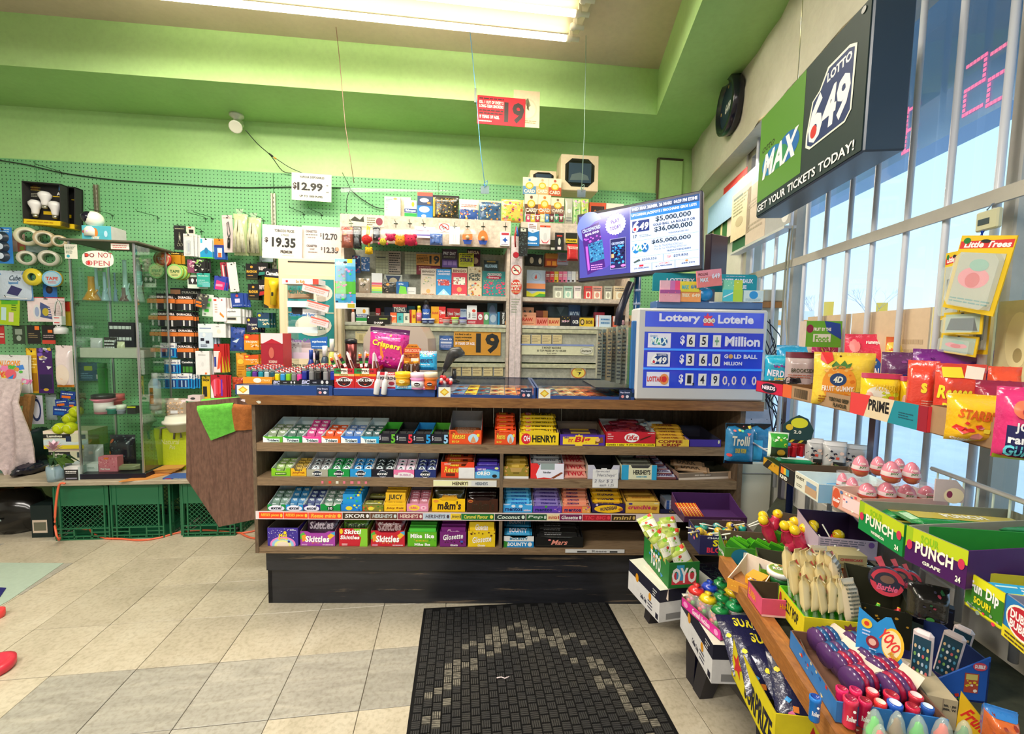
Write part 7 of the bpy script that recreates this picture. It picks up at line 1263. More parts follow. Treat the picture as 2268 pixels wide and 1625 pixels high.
for zf,x0,yt,x1,yb,c,its,cols,lb,hh in(('D',670,450,888,502,3730,[(2,.5,.5,.14,.35,4077),t('TRAY',4057,.35,.65,None,.66,.95)],[(935,'green'),(1593,'purple'),(666,'turquoise'),(3020,'clear grey'),(598,'dark teal')],'orange',.07),('D',888,478,1090,506,546,[(7,'BiC',.05,.1,.3,.9,3278,None,'x',.2),t('CLASSIC',2731,.3,.6,None,.42,.56),(2,.72,.5,.03,.3,3549),(2,.84,.5,.03,.3,3549)],[(3794,'yellow'),(925,'blue'),(2242,'lime'),(2184,'grey'),(3657,'pink')],'small black',.058),('D',1090,475,1348,512,274,[(7,'BiC',.08,.1,.32,.9,3278,None,'x',.2),t('CLASSIC',2731,.3,.6,None,.4,.52),(2,.68,.5,.04,.35,3549),(2,.82,.5,.04,.35,3549)],[(569,'navy blue'),(2184,'steel'),(546,'black'),(2457,'silver'),(570,'bright blue')],'wide black',.078)):
 cu,w,z0,h=CTR.rect(*ZF[zf](x0,yt),*ZF[zf](x1,yb),.02);thing('lighter_tray',f'{lb} lighter tray on the dark ticket display','display tray',tray(w,h,h*1.1,.13,c,563,its,th=.002),CTR.w(cu,.02,ZL),CTR.a)
 for i,(cc,nm)in enumerate(cols):
  k=lighter(cc,hh)
  for j in range(4):x=cu-w*.42+(i+.3*(i and 0))*w*.84/4;o=thing('lighter',f'{nm} lighter standing in the {lb} tray','lighter',k,CTR.w(x,.01-.02-j*.028,ZL+.003+j*.003),CTR.a,f'{nm} lighters in the {lb} tray')if j==0 else dup(o,CTR.w(x,-.01-j*.028,ZL+.003+j*.003))
onc('ginseng_box','red and white ginseng drink box behind the lighter trays','box','D',806,128,970,348,CT(.09,2595,[r_(3805,.78,1),(3,[(.1,.78),(.5,.88),(.8,.82),(.95,.78)],2851),(7,'KOREAN',.35,.36,.72,.42,3787),(7,'RED GINSENG',.2,.27,.85,.34,3787),(7,'DRINK',.4,.19,.66,.25,3787),(2,.48,.58,.12,.12,3173),(2,.32,.08,.05,.04,3804),(2,.5,.08,.05,.04,3804),(2,.68,.08,.05,.04,3804)],side=3140),d=-.16,z=ZL)
def stand(w,h):
 a,bs=MB('acrylic'),[]
 for x in(-w/2,w/2-.003):a.box(x,x+.003,0,.12,0,h,'fff')
 for k in range(4):z=h*(.02+k*.25);a.box(-w/2,w/2,0,.12,z,z+.003,'fff');b=MP();b.box(-w/2,w/2,-.002,0,z,z+h*.06,(3821,3806,3566,3822)[k]);bs.append(('shelf_label',b))
 p=MB('print');p.front([t('Cable Accessories',613,.88,.94),t('Charge and Sync',891,.66,.7),t('Phone Cables',2154,.42,.46),t('Charge and Sync',1637,.18,.22)],w,h*1.02,-.002);return[('clear_stand',a),('print',p)]+bs
onc('accessory_stand','clear four-level stand of phone accessories before the cream cooler','display stand','Cc',1340,800,1640,1540,stand,d=-.28,z=TZ)
for i,(x0,y0,x1,y1,c,its,lb)in enumerate(((1345,870,1560,950,2421,[(3,[(0,0),(1,.2),(.6,.9),(0,.7)],3240)],'tan cable box on the top level'),(1380,1040,1490,1115,546,[cf([819],6)],'coil of black cable on the second level'),(1490,1055,1675,1115,3822,[ln(3003,.3,.6,1)],'white adapter box on the second level'),(1355,1370,1480,1530,3549,[(1,.2,.0,.8,.6,3822),cf([2184],5)],'clear bag of white adapters on the lowest level'),(1480,1390,1600,1530,3259,[r_(3805,.1,.6)],'pinkish cable box on the lowest level'))):
 onc('phone_accessory',lb+' of the clear stand','phone accessory','Cc',x0,y0,x1,y1,CT(.05,c,its),d=-.31)
onc('flat_white_box','flat white and red pack lying across the top of the clear stand','box','Cc',1285,755,1650,808,CT(.09,3822,[(1,.84,0,1,1,3395),t('So Rich',3219,.2,.8,None,.38,.62),r_(3123,.3,.7,.1,.16)]),d=-.3)
for i in range(3):onc('card_pack',ORD[i]+' white and coral packet slanting out of the clear stand','packet','Cc',1475+40*i,830+160*i,1740,905+160*i,CT(.012,3805,[r_(3685,.8,1),ln(3497,.2,.7)]),d=-.24,roll=.25)
onc('blue_fan_card','blue and white fan-shaped card standing beside the perfume','card','Cc',1568,1330,1740,1455,lambda w,h:[('fan_card',(lambda m:(m.prism([(-w*.45,0),(w*.45,0),(w*.5,h),(0,h*.9),(-w*.5,h*.8)],0,.004,619),m)[1])(MB())),('print',MB().front([t('xphone',3839,.5,.75,584),ln(2766,.1,.3,1)],w,h*.9))],d=-.2)
for x0,y0,x1,y1,c,cap,lab,lb in((1545,1465,1605,1590,568,585,None,'blue perfume bottle behind the wide black tray'),(1605,1475,1670,1590,546,274,None,'black perfume bottle beside the blue one'),(1675,1425,1755,1590,837,3822,3256,'dark spray bottle with a white cap'),(1750,1355,1815,1520,3270,3821,None,'yellow-green drink bottle with a white cap')):
 onc('bottle',lb,'bottle','Cc',x0,y0,x1,y1,lambda w,h:bottle(h,w/2,c,cap,lab,None,.5,.3),d=-.17,z=ZL)
def mug(w,h):m,c_=MB('metal'),MP();m.lathe([(w*.38,0),(w*.5,h*.9)],1587,18);c_.lathe([(w*.52,h*.9),(w*.52,h*.97),(w*.3,h)],546,18);return[('steel_mug',m),('lid',c_)]
onc('travel_mug','dark red metal travel mug behind the snack sticks','mug','G',133,480,272,690,mug,d=-.3,z=TZ)
def pole_disp(w,h):a,b,p=MB('gloss'),MB('metal'),MB('print');a.bbox(-w/2,w/2,0,.05,0,h,273,None,.004);b.lathe([(.012,-.28),(.012,0)],2729,10,cx=.02,cy=.02);p.front([t('SHARP',3276,.08,.3,None,.32,.72),(1,.55,.55,.9,.7,1923),(2,.08,.75,.03,.08,3549)],w,h);return[('display_head',a),('pole',b),('print',p)]
onc('customer_display','black customer price display on a pole behind the snack bag','display','G',388,205,665,315,pole_disp,d=-.45)
def register(w,h):a,p=MP(),MB('print');a.prism([(-w*.5,0),(w*.5,0),(w*.46,h*.8),(w*.36,h),(-w*.36,h),(-w*.46,h*.8)],0,.3,2985);p.front([(1,-.0+.1,.0,.9,.1,1364)],w,h);return[('register_body',a),('print',p)]
onc('cash_register','beige till hidden behind the magenta snack bag','cash register','G',320,335,1150,660,register,d=-.36,z=TZ)
PEP=lambda a,b:[r_(3106,0,.62),(1,0,.72,.34,1,644),(1,.34,.72,.68,1,3821),(1,.68,.72,1,1,3107),t('PEPPERONI',1314,.8,.92,None,.12,.9),r_(b,.6,.72),t(a,1329,.63,.69,None,.25,.7),(2,.5,.3,.35,.24,3822),(2,.5,.3,.32,.21,785),(7,"JACK LINK'S",.08,.3,.92,.46,4095,529),(3,[(.4,.22),(.5,.14),(.6,.22),(.5,.19)],3394)]
for x0,x1,y1,a,b,lb in((2,240,1108,'ORIGINAL',3511,'red pepperoni stick box, the one beside the lighters'),(243,502,1118,'HOT',3730,'red pepperoni stick box in the middle')):onc('snack_stick_box',lb,'display box','G',x0,840,x1,y1,lambda w,h:tray(w,h,h*1.15,.13,3106,1570,PEP(a,b)),d=.045,z=ZP)
onc('snack_stick_box','white giant pepperoni box behind the white tubes','display box','G',503,885,738,1118,lambda w,h:tray(w,h,h*1.15,.13,3805,1604,[r_(3107,.82,1),t('GIANT','fff',.86,.96,None,.5,.95),(7,'PEPPERONI',.2,.52,.98,.72,547),(2,.78,.3,.15,.12,2612),r_(3107,0,.08)]),d=.04,z=ZP)
def stk(c,cap):
 def g(w,h):p=wrapbar(h,.019,.011,c,None,mat='gloss',end=cap);m=p[0][1];T_=Matrix.Rotation(-math.pi/2,4,'Y');m.v=[T_@V3(q)+V3((0,0,h/2))for q in m.v];k=MB('print');k.art([r_(546,.55,.75),r_(643,.42,.55),(1,.1,.2,.9,.4,3822),r_(3714,.86,1)]if c==3123 else[(1,.25,.05,.75,.6,1842)],.016,h*.85,lambda a,b,L:(-.008+a,-.0105-L*.0002 if False else-.0112-L*.0002,h*.07+b));return p+[('print',k)]
 return g
for i,(x0,y0,x1,y1,rl,c)in enumerate(((5,690,60,860,-.35,3123),(45,640,130,860,-.3,3805),(125,625,230,870,-.5,3123),(215,620,300,880,-.35,3805),(300,645,390,880,-.12,3123),(390,625,440,880,-.1,3805),(445,640,520,900,.04,3805),(515,640,600,900,-.25,3806),(735,655,810,900,.3,3806),(340,640,420,870,.15,3123))):
 onc('meat_stick',('red wrapped' if c==3123 else 'clear wrapped')+' meat stick, '+ORD[i]+' counting from the lighters','meat stick','G',x0,y0,x1,y1,stk(c,3805),d=.02-.015*(i%3),roll=rl)
for i,x in enumerate((455,545)):
 onc('white_tube','white plastic tube bottle hanging over the giant pepperoni box, '+('nearer the red box' if i==0 else 'nearer the gum jars'),'tube','G',x,880,x+95,1150,lambda w,h:bottle(h,w*.36,3549,3822,None,None,.4,.3),d=.075,roll=.12)
onc('snack_bag','shiny magenta and purple crisp bag standing behind the snack sticks','snack bag','G',400,362,872,850,lambda w,h:bag(w,h,.06,3112,[r_(1301,.9,1),(3,[(.45,.85),(.85,.6),(.9,.3),(.6,.1),(.35,.25),(.3,.6)],3715),(4,.55,.83,.05,5,.4,3733),(7,'Crispers',.1,.50,.82,.68,4068,1555,'x',.08,-7),(2,.14,.87,.05,.02,3740),cf([3658,2086,3708],14,.04,.05,.3),(6,.1,.72,.9,.85,8,.03,[3675,1830])],seal=1301,sd=7),d=-.10,roll=.08)
def honey(w,h):p=bottle(h,w*.42,1057,3474,None,None,.55,.16,'gloss');q=MB('print');q.front([(4,.5,.22,.14,6,.6,3804),(2,.5,.22,.1,.06,3202)],w,h,-w*.42);return p+[('print',q)]
for i,x in enumerate((812,925)):onc('syrup_bottle','small brown syrup bottle with an amber cap, '+('nearer the crisp bag' if i==0 else 'nearer the blue snack pouch'),'bottle','G',x,752,x+108,920,honey,d=-.02,z=None)
onc('law_sign','orange and yellow octagonal law sign behind the syrup bottles','sign','G',832,552,1042,790,lambda w,h:[('sign_board',(lambda m:(m.prism([(-w/2,0),(w/2,0),(w/2,h*.7),(w*.25,h),(-w*.25,h),(-w/2,h*.7)],0,.004,3458),m)[1])(MB())),('print',MB().front([(7,"IT'S THE LAW",.22,.85,.78,.93,1585),r_(3138,.56,.8),t('DELICIOUS',3769,.6,.76),r_(2642,.3,.52),cf([3747,1841],12,.05,.3,.52),(1,.42,.14,.85,.3,3821)],w,h))],d=-.05)
onc('blue_pouch','sky blue birthday cake chocolate pouch at the end of the blue plinth','pouch','G',1020,632,1232,860,BG(685,[(6,.05,.76,.95,.97,40,.03,[3685,3821,1734,838]),(7,"HERSHEY'S",.02,.4,.8,.6,566),(7,'Birthday Cake',.1,.25,.65,.34,3839,None,'b',.2),ln(617,.08,.18,1)],.04,seal=2475),d=-.04)
onc('gum_tray','light blue tray with white bubble lettering holding the gum jars','display tray','G',733,1020,1218,1143,lambda w,h:tray(w,h*.62,h*1.1,.12,1453,890,[(7,'PopEye',.05,.3,.36,.95,4095,601,'x',.1),(1,.66,.0,1,1,3160),t('Bubly','fff',.3,.8,2085,.68,.84),(2,.5,.7,.2,.3,2254)]),d=.075,z=ZP)
for x0,y0,x1,y1,c,cap,lab,lt,lb in((742,882,910,1040,3761,4034,3746,'Juicy','yellow gum jar'),(922,890,1088,1085,3740,3789,3822,'excel','pink gum jar'),(1078,885,1228,1085,3442,3803,3426,'excel','orange gum jar with a pale lid')):
 onc('gum_jar',lb+' in the light blue tray','gum jar','G',x0,y0,x1,y1,lambda w,h:bottle(h,w/2,c,cap,lab,[(2,.5,.5,.26,.3,4073 if lt=='Juicy' else 802),(7,lt,.3,.4,.7,.6,1601 if lt=='Juicy' else 3822,None,'x',.2)],.9,.3),d=.06)
def scanner(w,h):
 a,b=MP(),MP();a.lathe([(w*.18,0),(w*.24,.006),(w*.05,.016),(.012,h*.14),(.010,h*.4)],546,18,cx=w*.12);q=[(0,-.0,h*.38),(-w*.1,-.0,h*.36),(-w*.02,0,h*.6),(w*.12,0,h*.82),(w*.3,0,h*.86)]
 for i,(p,r)in enumerate(zip([q[1],q[2],q[3]],(.013,.017,.024))):pass
 P,F=[],[]
 pts=[(-w*.30,h*.32,.010),(-w*.24,h*.40,.014),(-w*.12,h*.58,.019),(.0,h*.76,.026),(w*.1,h*.86,.032),(w*.24,h*.86,.034),(w*.34,h*.78,.030),(w*.36,h*.74,.024)]
 for i,(x,z,r)in enumerate(pts):
  dx,dz=(pts[min(i+1,7)][0]-pts[max(i-1,0)][0]),(pts[min(i+1,7)][1]-pts[max(i-1,0)][1]);L=math.hypot(dx,dz);nx,nz2=-dz/L,dx/L
  for k in range(12):an=k*math.pi/6;P.append((x+nx*r*math.cos(an),r*.8*math.sin(an),z+nz2*r*math.cos(an)))
 for i in range(7):F+=[(i*12+k,i*12+(k+1)%12,i*12+12+(k+1)%12,i*12+12+k)for k in range(12)]
 F+=[tuple(range(12)),tuple(range(95,83,-1))];b.add(P,F,819,'plastic',True);c_=MP();c_.tube(smooth([(-w*.28,0,h*.33),(-w*.4,0,h*.15),(-w*.5,.01,0)]),.004,546,6);return[('stand_base',a),('scanner_head',b),('cord',c_)]
onc('barcode_scanner','black handheld barcode scanner tilted on its round stand','scanner','G',1250,595,1552,975,scanner,d=-.12,z=TZ+GH)
onc('candy_heap','small pile of red and white wrapped sweets beside the scanner','sweets','G',1258,928,1412,1040,lambda w,h:[('wrapped_sweets',(lambda m:([m.ball((-w*.35+w*.24*(i%4),.01*(i%3),.008+h*.3*(i//4)),.011,(3379,3805,3107)[i%3],6)for i in range(10)],m)[1])(MB('gloss')))],d=-.02,z=TZ+GH)
def arack(w,h):
 f,a=MB('gloss'),MB('acrylic');f.bbox(w/2-.035,w/2,-.02,.0,0,h,618,None,.003);f.box(-w/2,w/2,.0,.34,-.004,.004,547);k=MP()
 a.box(-w/2,w/2-.03,.0,.004,0,h,'fff');a.box(w/2-.03,w/2-.026,.0,.3,0,h,'fff');return[('blue_post',f),('clear_side',a)]
onc('acrylic_ticket_rack','clear upright ticket rack with a bright blue post beside the jackpot sign','ticket rack','H',1195,268,1680,1110,arack,d=.03,z=TZ+GH)
for i in range(6):onc('ticket_pad',ORD[i]+' column of grey-tan ticket pads in the clear rack','ticket','H',1205+58*i,385-12*i,1258+58*i,960+14*i,CT(.03,(2456,1928,2711,2183,2456,2729)[i],[ln(1092,.05,.95,14),(6,.1,.05,.9,.95,14,.02,[3529,1383,2967])]),d=.0-.03*(i%2))
def jackpot(w,h):
 a,b,sl,p,sc=MP(),MP(),[],MB('print'),MB('screen');a.bbox(-w/2,w/2,0,.11,.0,h,3276,None,.008);b.bbox(-w/2-.03,w/2-.02,.01,.12,.0,.035,581,None,.004)
 def rr_(x0,y0,x1,y1,c,m=sc,y=-.001):m.box(x0*w-w/2,x1*w-w/2,y,.0,y0*h,y1*h,c)
 rr_(.055,.80,.965,.965,842);rr_(.055,.135,.97,.745,569)
 for k in(.335,.545):rr_(.055,k,.97,k+.022,892,sc,-.006)
 P_=[]
 P_+=[(7,'Lottery',.16,.835,.475,.945,3823),(7,'Loterie',.61,.845,.885,.94,3823),(3,[(.50,.82),(.58,.82),(.555,.90),(.57,.93),(.54,.925),(.53,.96),(.515,.92),(.5,.93),(.505,.9)],3654)]
 for i,c in enumerate('OLG'):P_+=[(2,.512+i*.03,.875,.016,.026,3821),(7,c,.504+i*.03,.862,.52+i*.03,.888,2612)]
 for y in(.575,.37,.155):P_+=[(1,.08,y,.255,y+.155,3823)]
 P_+=[(2,.135,.645,.033,.045,908),(2,.17,.64,.03,.035,1191),(2,.2,.64,.03,.045,618),(7,'MAX',.1,.61,.235,.69,3839,635,'x',.2),(7,'lotto',.095,.69,.15,.715,1436,None,'n',.3)]
 P_+=[(3,[(.115,.395),(.225,.395),(.24,.41),(.235,.5),(.225,.51),(.15,.51),(.115,.45)],584),(7,'6',.105,.395,.155,.51,4095,584,'x',.15),(7,'49',.155,.4,.228,.475,4095,584,'x',.15),(2,.13,.42,.01,.014,3380),(7,'LOTTO',.16,.485,.225,.505,3823)]
 P_+=[(2,.215,.232,.034,.06,3733),(2,.215,.232,.02,.034,3379),(7,'LOTTARIO',.085,.205,.225,.262,3379,4061)]
 for k,y in enumerate((.575,.37,.155)):
  P_+=[(7,'$',.325,y+.03,.36,y+.135,3823)]
  for j,(x,c)in enumerate(zip((.375,.475,.575),(('6','5','+'),('3','6','0'),('1','4','9'))[k])):P_+=[(1,x,y+.015,x+.062,y+.145,3822),(7,c,x+.015,y+.035,x+.047,y+.125,547 if c!='+' else 1960,None,'b')]
 P_+=[(7,'Million',.665,.60,.935,.71,3823),(7,'G',.665,.47,.695,.515,3823),(2,.715,.492,.018,.025,3494),(7,'LD BALL',.74,.47,.92,.515,3823),(7,'MILLION',.665,.395,.805,.435,3823),(2,.555,.40,.009,.013,3823),(7,',',.43,.165,.444,.2,547)]+[(7,c,x,.18,x+.038,.28,3805,None,'b')for c,x in(('0',.66),('0',.73),('0',.805),('0',.885))]+[(7,',',.705,.165,.715,.205,3805)]
 p.front(P_,w,h,-.0022);return[('sign_case',a),('dark_base',b),('blue_panel',sc),('print',p)]
onc('jackpot_sign','pale framed lottery jackpot board with blue panels on the end of the counter','sign',None,1410,684,1697,888,jackpot,d=.07,z=TZ+.002)
def gstand(w,h):
 a,b,c_,p=MB('gloss'),MB('card'),MB('acrylic'),MB('print');a.bbox(-w/2,w/2,0,.09,0,h*.2,1129,None,.004);a.lathe([(.0,-.004),(h*.17,-.004),(h*.19,.02)],652,20,cx=-.02,cy=h*.4,axis='y');a.box(-.06,.03,.02,.05,h*.2,h*.55,838)
 b.prism([(-w/2,h*.5),(w/2,h*.5),(w/2,h*.95),(w/2-.01,h),(-w/2+.01,h),(-w/2,h*.95)],.06,.065,666)
 for s_ in(-1,1):c_.box(s_*w*.28-w*.2,s_*w*.28+w*.2,.0,.003,h*.2,h*.5,'fff')
 p.front([(7,'LOTTERY',.13,.74,.4,.86,3823),(7,'CARTES-CADEAUX',.64,.76,.96,.88,3823),(7,'LOTERIE',.74,.6,.9,.71,3823),(5,.7,.92,.95,.97,1,3021)],w,h,.06);return[('stand_base',a),('teal_header',b),('clear_pocket',c_),('print',p)]
onc('gift_card_stand','teal-headed lottery gift card stand on top of the jackpot board','display stand',None,1455,602,1692,684,gstand,d=.04)
for i,(x0,y0,x1,y1,c,its,lb)in enumerate(((658,718,800,800,3772,[(1,.5,0,.75,1,3195),(1,.75,0,1,1,3672)],'pink striped gift card, upper row'),(803,725,940,800,3796,[t('6/49',1163,.3,.7,None,.55,.95),t('MAX',1468,.25,.65,None,.08,.45)],'yellow gift cards, upper row'),(655,785,803,872,3755,[r_(2649,.7,1),cf([4078,3688],6)],'pink gift cards, lower row'),(805,785,950,872,4006,[t('max',3803,.4,.7,None,.05,.45),t('649',4076,.4,.7,None,.55,.95)],'orange gift cards, lower row'),(1112,715,1250,800,2267,[(1,.55,0,1,1,3284),cf([3837],5)],'green gift cards, upper row'),(1112,785,1250,870,1485,[(1,.5,0,1,1,3028),(3,[(0,.3),(.5,.7),(.5,.8),(0,.4)],3839)],'turquoise and lime gift cards, lower row'),(1258,790,1400,872,3566,[(2,.5,.6,.22,.35,925),ln(2219,.1,.3)],'white and blue gift card, lower row'),(930,640,1108,762,3720,[r_(3738,.6,1),t('PRO.LINE',1843,.68,.84,None,.06,.45),t('MAX',3567,.3,.55,1164,.12,.45),t('649',3823,.45,.75,1130,.6,.92)],'coral lottery card leaning high in the middle of the stand'))):
 onc('gift_card',lb+' of the teal stand','gift card','I',x0,y0,x1,y1,CT(.008,c,its),d=.045+.004*(i%3)if i!=7 else .06,roll=-.12 if i==7 else 0)
a3=[EYEV+ray(1558,508)*0];MR,ML=2.02,2.36
pr_,pl_=EYEV+ray(1560,508)*(MR/ray(1560,508).y),EYEV+ray(1282,550)*(ML/ray(1282,550).y);dv_=pr_-pl_;MWd=dv_.length;MA=math.atan2(dv_.y,dv_.x);MHt=MWd*.575;MF=Fr((pl_.x+pr_.x)/2,(pl_.y+pr_.y)/2,MA);zc=(pl_.z+pr_.z)/2;rl_=math.atan2(dv_.z,math.hypot(dv_.x,dv_.y))
w,h=MWd,MHt;b,s_,p=MP(),MB('screen'),MB('print');b.bbox(-w/2,w/2,0,.045,0,h,547,None,.004);x0=-w/2+.012
s_.box(x0,x0+(w-.024)*.46,-.001,0,.02,h-.015,807);s_.box(x0+(w-.024)*.46,w/2-.012,-.001,0,.02,h-.015,3278)
S2_=(w-.024);H2=h-.035;G_=MB('screen');A_=[]
A_+=[(1,0,0,.46,1,1097),(2,.1,.8,.12,.25,1660),(2,.2,.5,.16,.4,1354),(3,[(.02,.78),(.185,.86),(.24,.14),(.075,.04)],1063),(7,'CROSSWORD',.03,.74,.2,.80,2750,549,'x',0,8),(7,'$50.000',.055,.675,.185,.72,3278,549,'x',0,8),(6,.05,.56,.2,.66,12,.022,[3197,2652]),(3,[(.085,.53),(.215,.58),(.235,.27),(.105,.23)],890),(6,.095,.27,.225,.54,60,.018,[584,1436,566]),(3,[(.06,.5),(.08,.5),(.1,.12),(.08,.1)],2652),(5,.11,.1,.22,.2,3,3213)]
A_+=[(4,.335,.78,.17,22,.9,3823),(7,'PLAY',.295,.80,.375,.86,1337,None,'x',0,10),(7,'TODAY',.285,.70,.385,.76,1337,None,'x',0,10),(1,.285,.08,.425,.56,2187),(1,.29,.09,.42,.55,549),(7,'CROSSWORD',.3,.46,.41,.5,2750),(6,.3,.17,.415,.44,60,.022,[1198,636,275,275]),(1,.298,.26,.32,.32,4007),(2,.31,.125,.02,.02,3708),(2,.4,.125,.02,.02,3708)]
A_+=[(1,.465,0,1,1,3295),(1,.465,.9,1,1,583),(7,'WED MAR 26/MER. 26 MARS  04:29 PM ET/HE',.475,.925,.985,.975,3823),(1,.465,.80,1,.9,637),(7,'UPCOMING JACKPOTS / PROCHAINS GROS LOTS',.475,.83,.98,.88,3823)]
A_+=[(1,.48,.6,.62,.77,567),(7,'6',.482,.6,.535,.77,4095,567,'x',.15),(7,'49',.54,.62,.615,.73,4095,567,'x',.15),(2,.503,.645,.012,.025,3380),(7,'$5,000,000',.67,.70,.94,.785,564,None,'b'),(7,'GOLD BALL  LA BOULE D OR',.65,.65,.97,.685,838),(7,'$36,000,000',.66,.55,.95,.635,564,None,'b'),(7,'TODAY/AUJOURD HUI',.77,.5,.92,.525,1384),(7,'17',.49,.51,.52,.56,838),(5,.54,.51,.64,.555,2,1929)]
A_+=[(1,.47,.465,.995,.47,1948),(2,.51,.35,.03,.07,635),(2,.55,.35,.03,.05,1175),(2,.585,.35,.03,.07,618),(7,'MAX',.485,.32,.61,.41,3839,618,'x',.2),(7,'lotto',.48,.42,.52,.44,1419,None,'n',.2),(7,'$65,000,000',.64,.38,.94,.45,564,None,'b'),(7,'Plus 8x MAXMILLIONS est.',.66,.33,.88,.36,1384,None,'n',.2),(7,'Plus 8x lot MAXMILLIONS est.',.66,.29,.91,.32,1384,None,'n',.2),(7,'FRIDAY/VENDREDI',.76,.245,.94,.27,1384)]
A_+=[(1,.47,.215,.995,.22,1948),(7,'$330,552',.56,.15,.68,.19,838,None,'b'),(3,[(.49,.15),(.54,.19),(.55,.16),(.5,.13)],1109),(1,.73,.115,.735,.215,1948),(7,'TOP',.76,.15,.79,.185,3139),(7,'$29,832',.81,.15,.92,.19,838,None,'b'),(1,.47,.105,.995,.11,1948),(1,.64,0,.645,.105,1948),(1,.82,0,.825,.105,1948),(1,.54,.07,.575,.1,3124),(7,'$2,000,000',.495,.035,.62,.06,839),(7,'LOTTARIO',.7,.07,.78,.095,3428),(7,'$1,490,000',.67,.035,.8,.06,839),(2,.91,.082,.012,.016,2949),(7,'$89,394',.87,.035,.97,.06,839)]
G_.art(A_,S2_,H2,lambda a,c,L:(x0+a,-.0014-L*.00012,.02+c),'screen')
thing('jackpot_screen','large tilted lottery screen showing jackpots above the counter','screen',[('bezel',b),('display_panel',s_),('screen_graphics',G_)],MF.w(0,0,zc-h/2),0,None,rot=(0,-rl_,MA))
cu,w,z0,h=CTR.rect(1403,600,1420,684,-.22);m=MB('gloss');m.lathe([(.018,-(z0-TZ)),(.018,h+.1)],600,14);k=MB('gloss')
for z in(.02,.09):k.lathe([(.0195,z),(.0195,z+.012)],2749,14)
k.box(-.05,.05,-.0,.02,h+.02,h+.14,547);thing('screen_pole','blue metal pole carrying the tilted lottery screen','pole',[('pole_tube',m),('pole_band',k)],CTR.w(cu,-.22,z0),CTR.a)
onc('dark_terminal','dark monitor back standing behind the lottery screen near the window','screen',None,1564,520,1622,612,lambda w,h:[('monitor_back',(lambda m:(m.bbox(-w*.5,w*.5,0,.04,0,h,803,None,.004),m)[1])(MP()))],d=-.25,yaw=.5)
m=MP();q_=lambda px,py,d:CTR.w(CTR.hit(px,py,d)[0],d,CTR.hit(px,py,d)[1]);m.tube([tuple(q_(1398,625,-.2)),tuple(q_(1372,690,-.2)),tuple(q_(1368,720,-.2))],.02,547,6);thing('slanting_strut','dark slanting strut behind the acrylic ticket rack','strut',m)
SH=Fr(*(CTR.o-CTR.N*.62).xy,CTR.a)
for i,(x0,y0,x1,y1)in enumerate(((756,420,1128,790),(1130,425,1330,700))):
 cu,w,z0,h=SH.rect(x0,y0,x1,y1);mm=MB('acrylic');mm.box(-w/2,w/2,0,.003,0,h,'fff');thing('acrylic_shield',('wide','narrow')[i]+' clear acrylic shield hanging on strings behind the counter','shield',mm,SH.w(cu,.01*i,z0),SH.a)
for i,(pts,c,lb)in enumerate(((((738,0),(752,130),(765,280),(776,350),(784,405)),2149,'brown string hanging from the ceiling, the one nearest the camera side wall'.replace(', the one nearest the camera side wall',' over the price sheets')),(((1034,0),(1046,120),(1056,230),(1064,330),(1074,412)),1436,'blue string hanging from the ceiling beside the red age sign'),(((1299,0),(1297,150),(1294,300),(1288,420)),2217,'grey-green string hanging from the ceiling before the monitor box'))):
 m=MP();m.tube([tuple(SH.w(SH.hit(x,y)[0],0,SH.hit(x,y)[1]))for x,y in pts],.0022,c,5);P2=[('string',m)]
 if i:x,y=pts[-1];u,z=SH.hit(x,y);cl=MB('film');cl.box(-.025,.025,-.002,.004,-.045,.0,2202,'tint');cl.v=[SH.w(u+q[0],-q[1],z+q[2])for q in cl.v];P2.append(('clear_clip',cl));k=MP();k.tube(smooth([tuple(SH.w(u+a,.005,z+b))for a,b in((0,.02),(.015,.03),(.008,.0),(-.006,.015),(0,-.01))]),.002,c,4);P2.append(('knot',k))
 thing('hanging_string',lb,'string',P2)
x,y=1053,213;u,z=SH.hit(x,y);m=MP();m.box(-.006,.006,-.006,.006,-.04,.04,835);thing('string_tape','black tape wrapped round the blue string','tape',m,SH.w(u,.004,z),SH.a)
SFF=Fr(*(sfa.o).xy,sfa.a)
sheet('Zc',1608,438,1734,614,[(2,.5,.5,.4,.3,3530),(2,.5,.5,.34,.25,3803),(3,[(.4,.7),(.55,.8),(.65,.6),(.5,.5),(.6,.45)],1909),ln(2710,.1,.2)],'cream no smoking sheet behind the red age sign on the soffit',.003,0,SFF,'soffit_notice',3803,'notice')
sheet('Zc',1432,468,1664,605,[(7,'19',.56,.1,.98,.84,529),(5,.04,.86,.55,.95,1,785),(7,'KILL 1 OUT OF EVERY 2',.04,.72,.54,.83,4077),(7,'LONG-TERM SMOKERS',.04,.58,.54,.69,4077),(5,.04,.34,.54,.54,2,785),(7,'19 YEARS OF AGE.',.04,.2,.46,.32,4077),(5,.04,.06,.3,.16,1,3787)],'red sign with a black 19 on the green soffit',.012,.01,SFF,'age_sign',3363)
def TB(z,D,A,wd,h,col,inner,li,label,fi=None,hb=None,gen=None,name='display_tray',cat='display box',side=None):
 """box on a level plane: far-left and near-left foot corners in the photo, width in metres"""
 d,a=onz(*D,z),onz(*A,z);v=a-d;L=v.length;ang=math.atan2(v.y,v.x)+math.pi/2
 parts=gen(wd,h,L)if gen else tray(wd,h,hb or h,L,col,inner,fi,0,side,li)
 o=thing(name,label,cat,parts,(a.x,a.y,z),ang);o.location=V3((a.x,a.y,z))+V3((math.cos(ang),math.sin(ang),0))*wd/2;return o,ang,L
def near(o,x,y,z):
 a=o.rotation_euler.z;return V3((o.location.x+x*math.cos(a)-y*math.sin(a),o.location.y+x*math.sin(a)+y*math.cos(a),o.location.z+z))
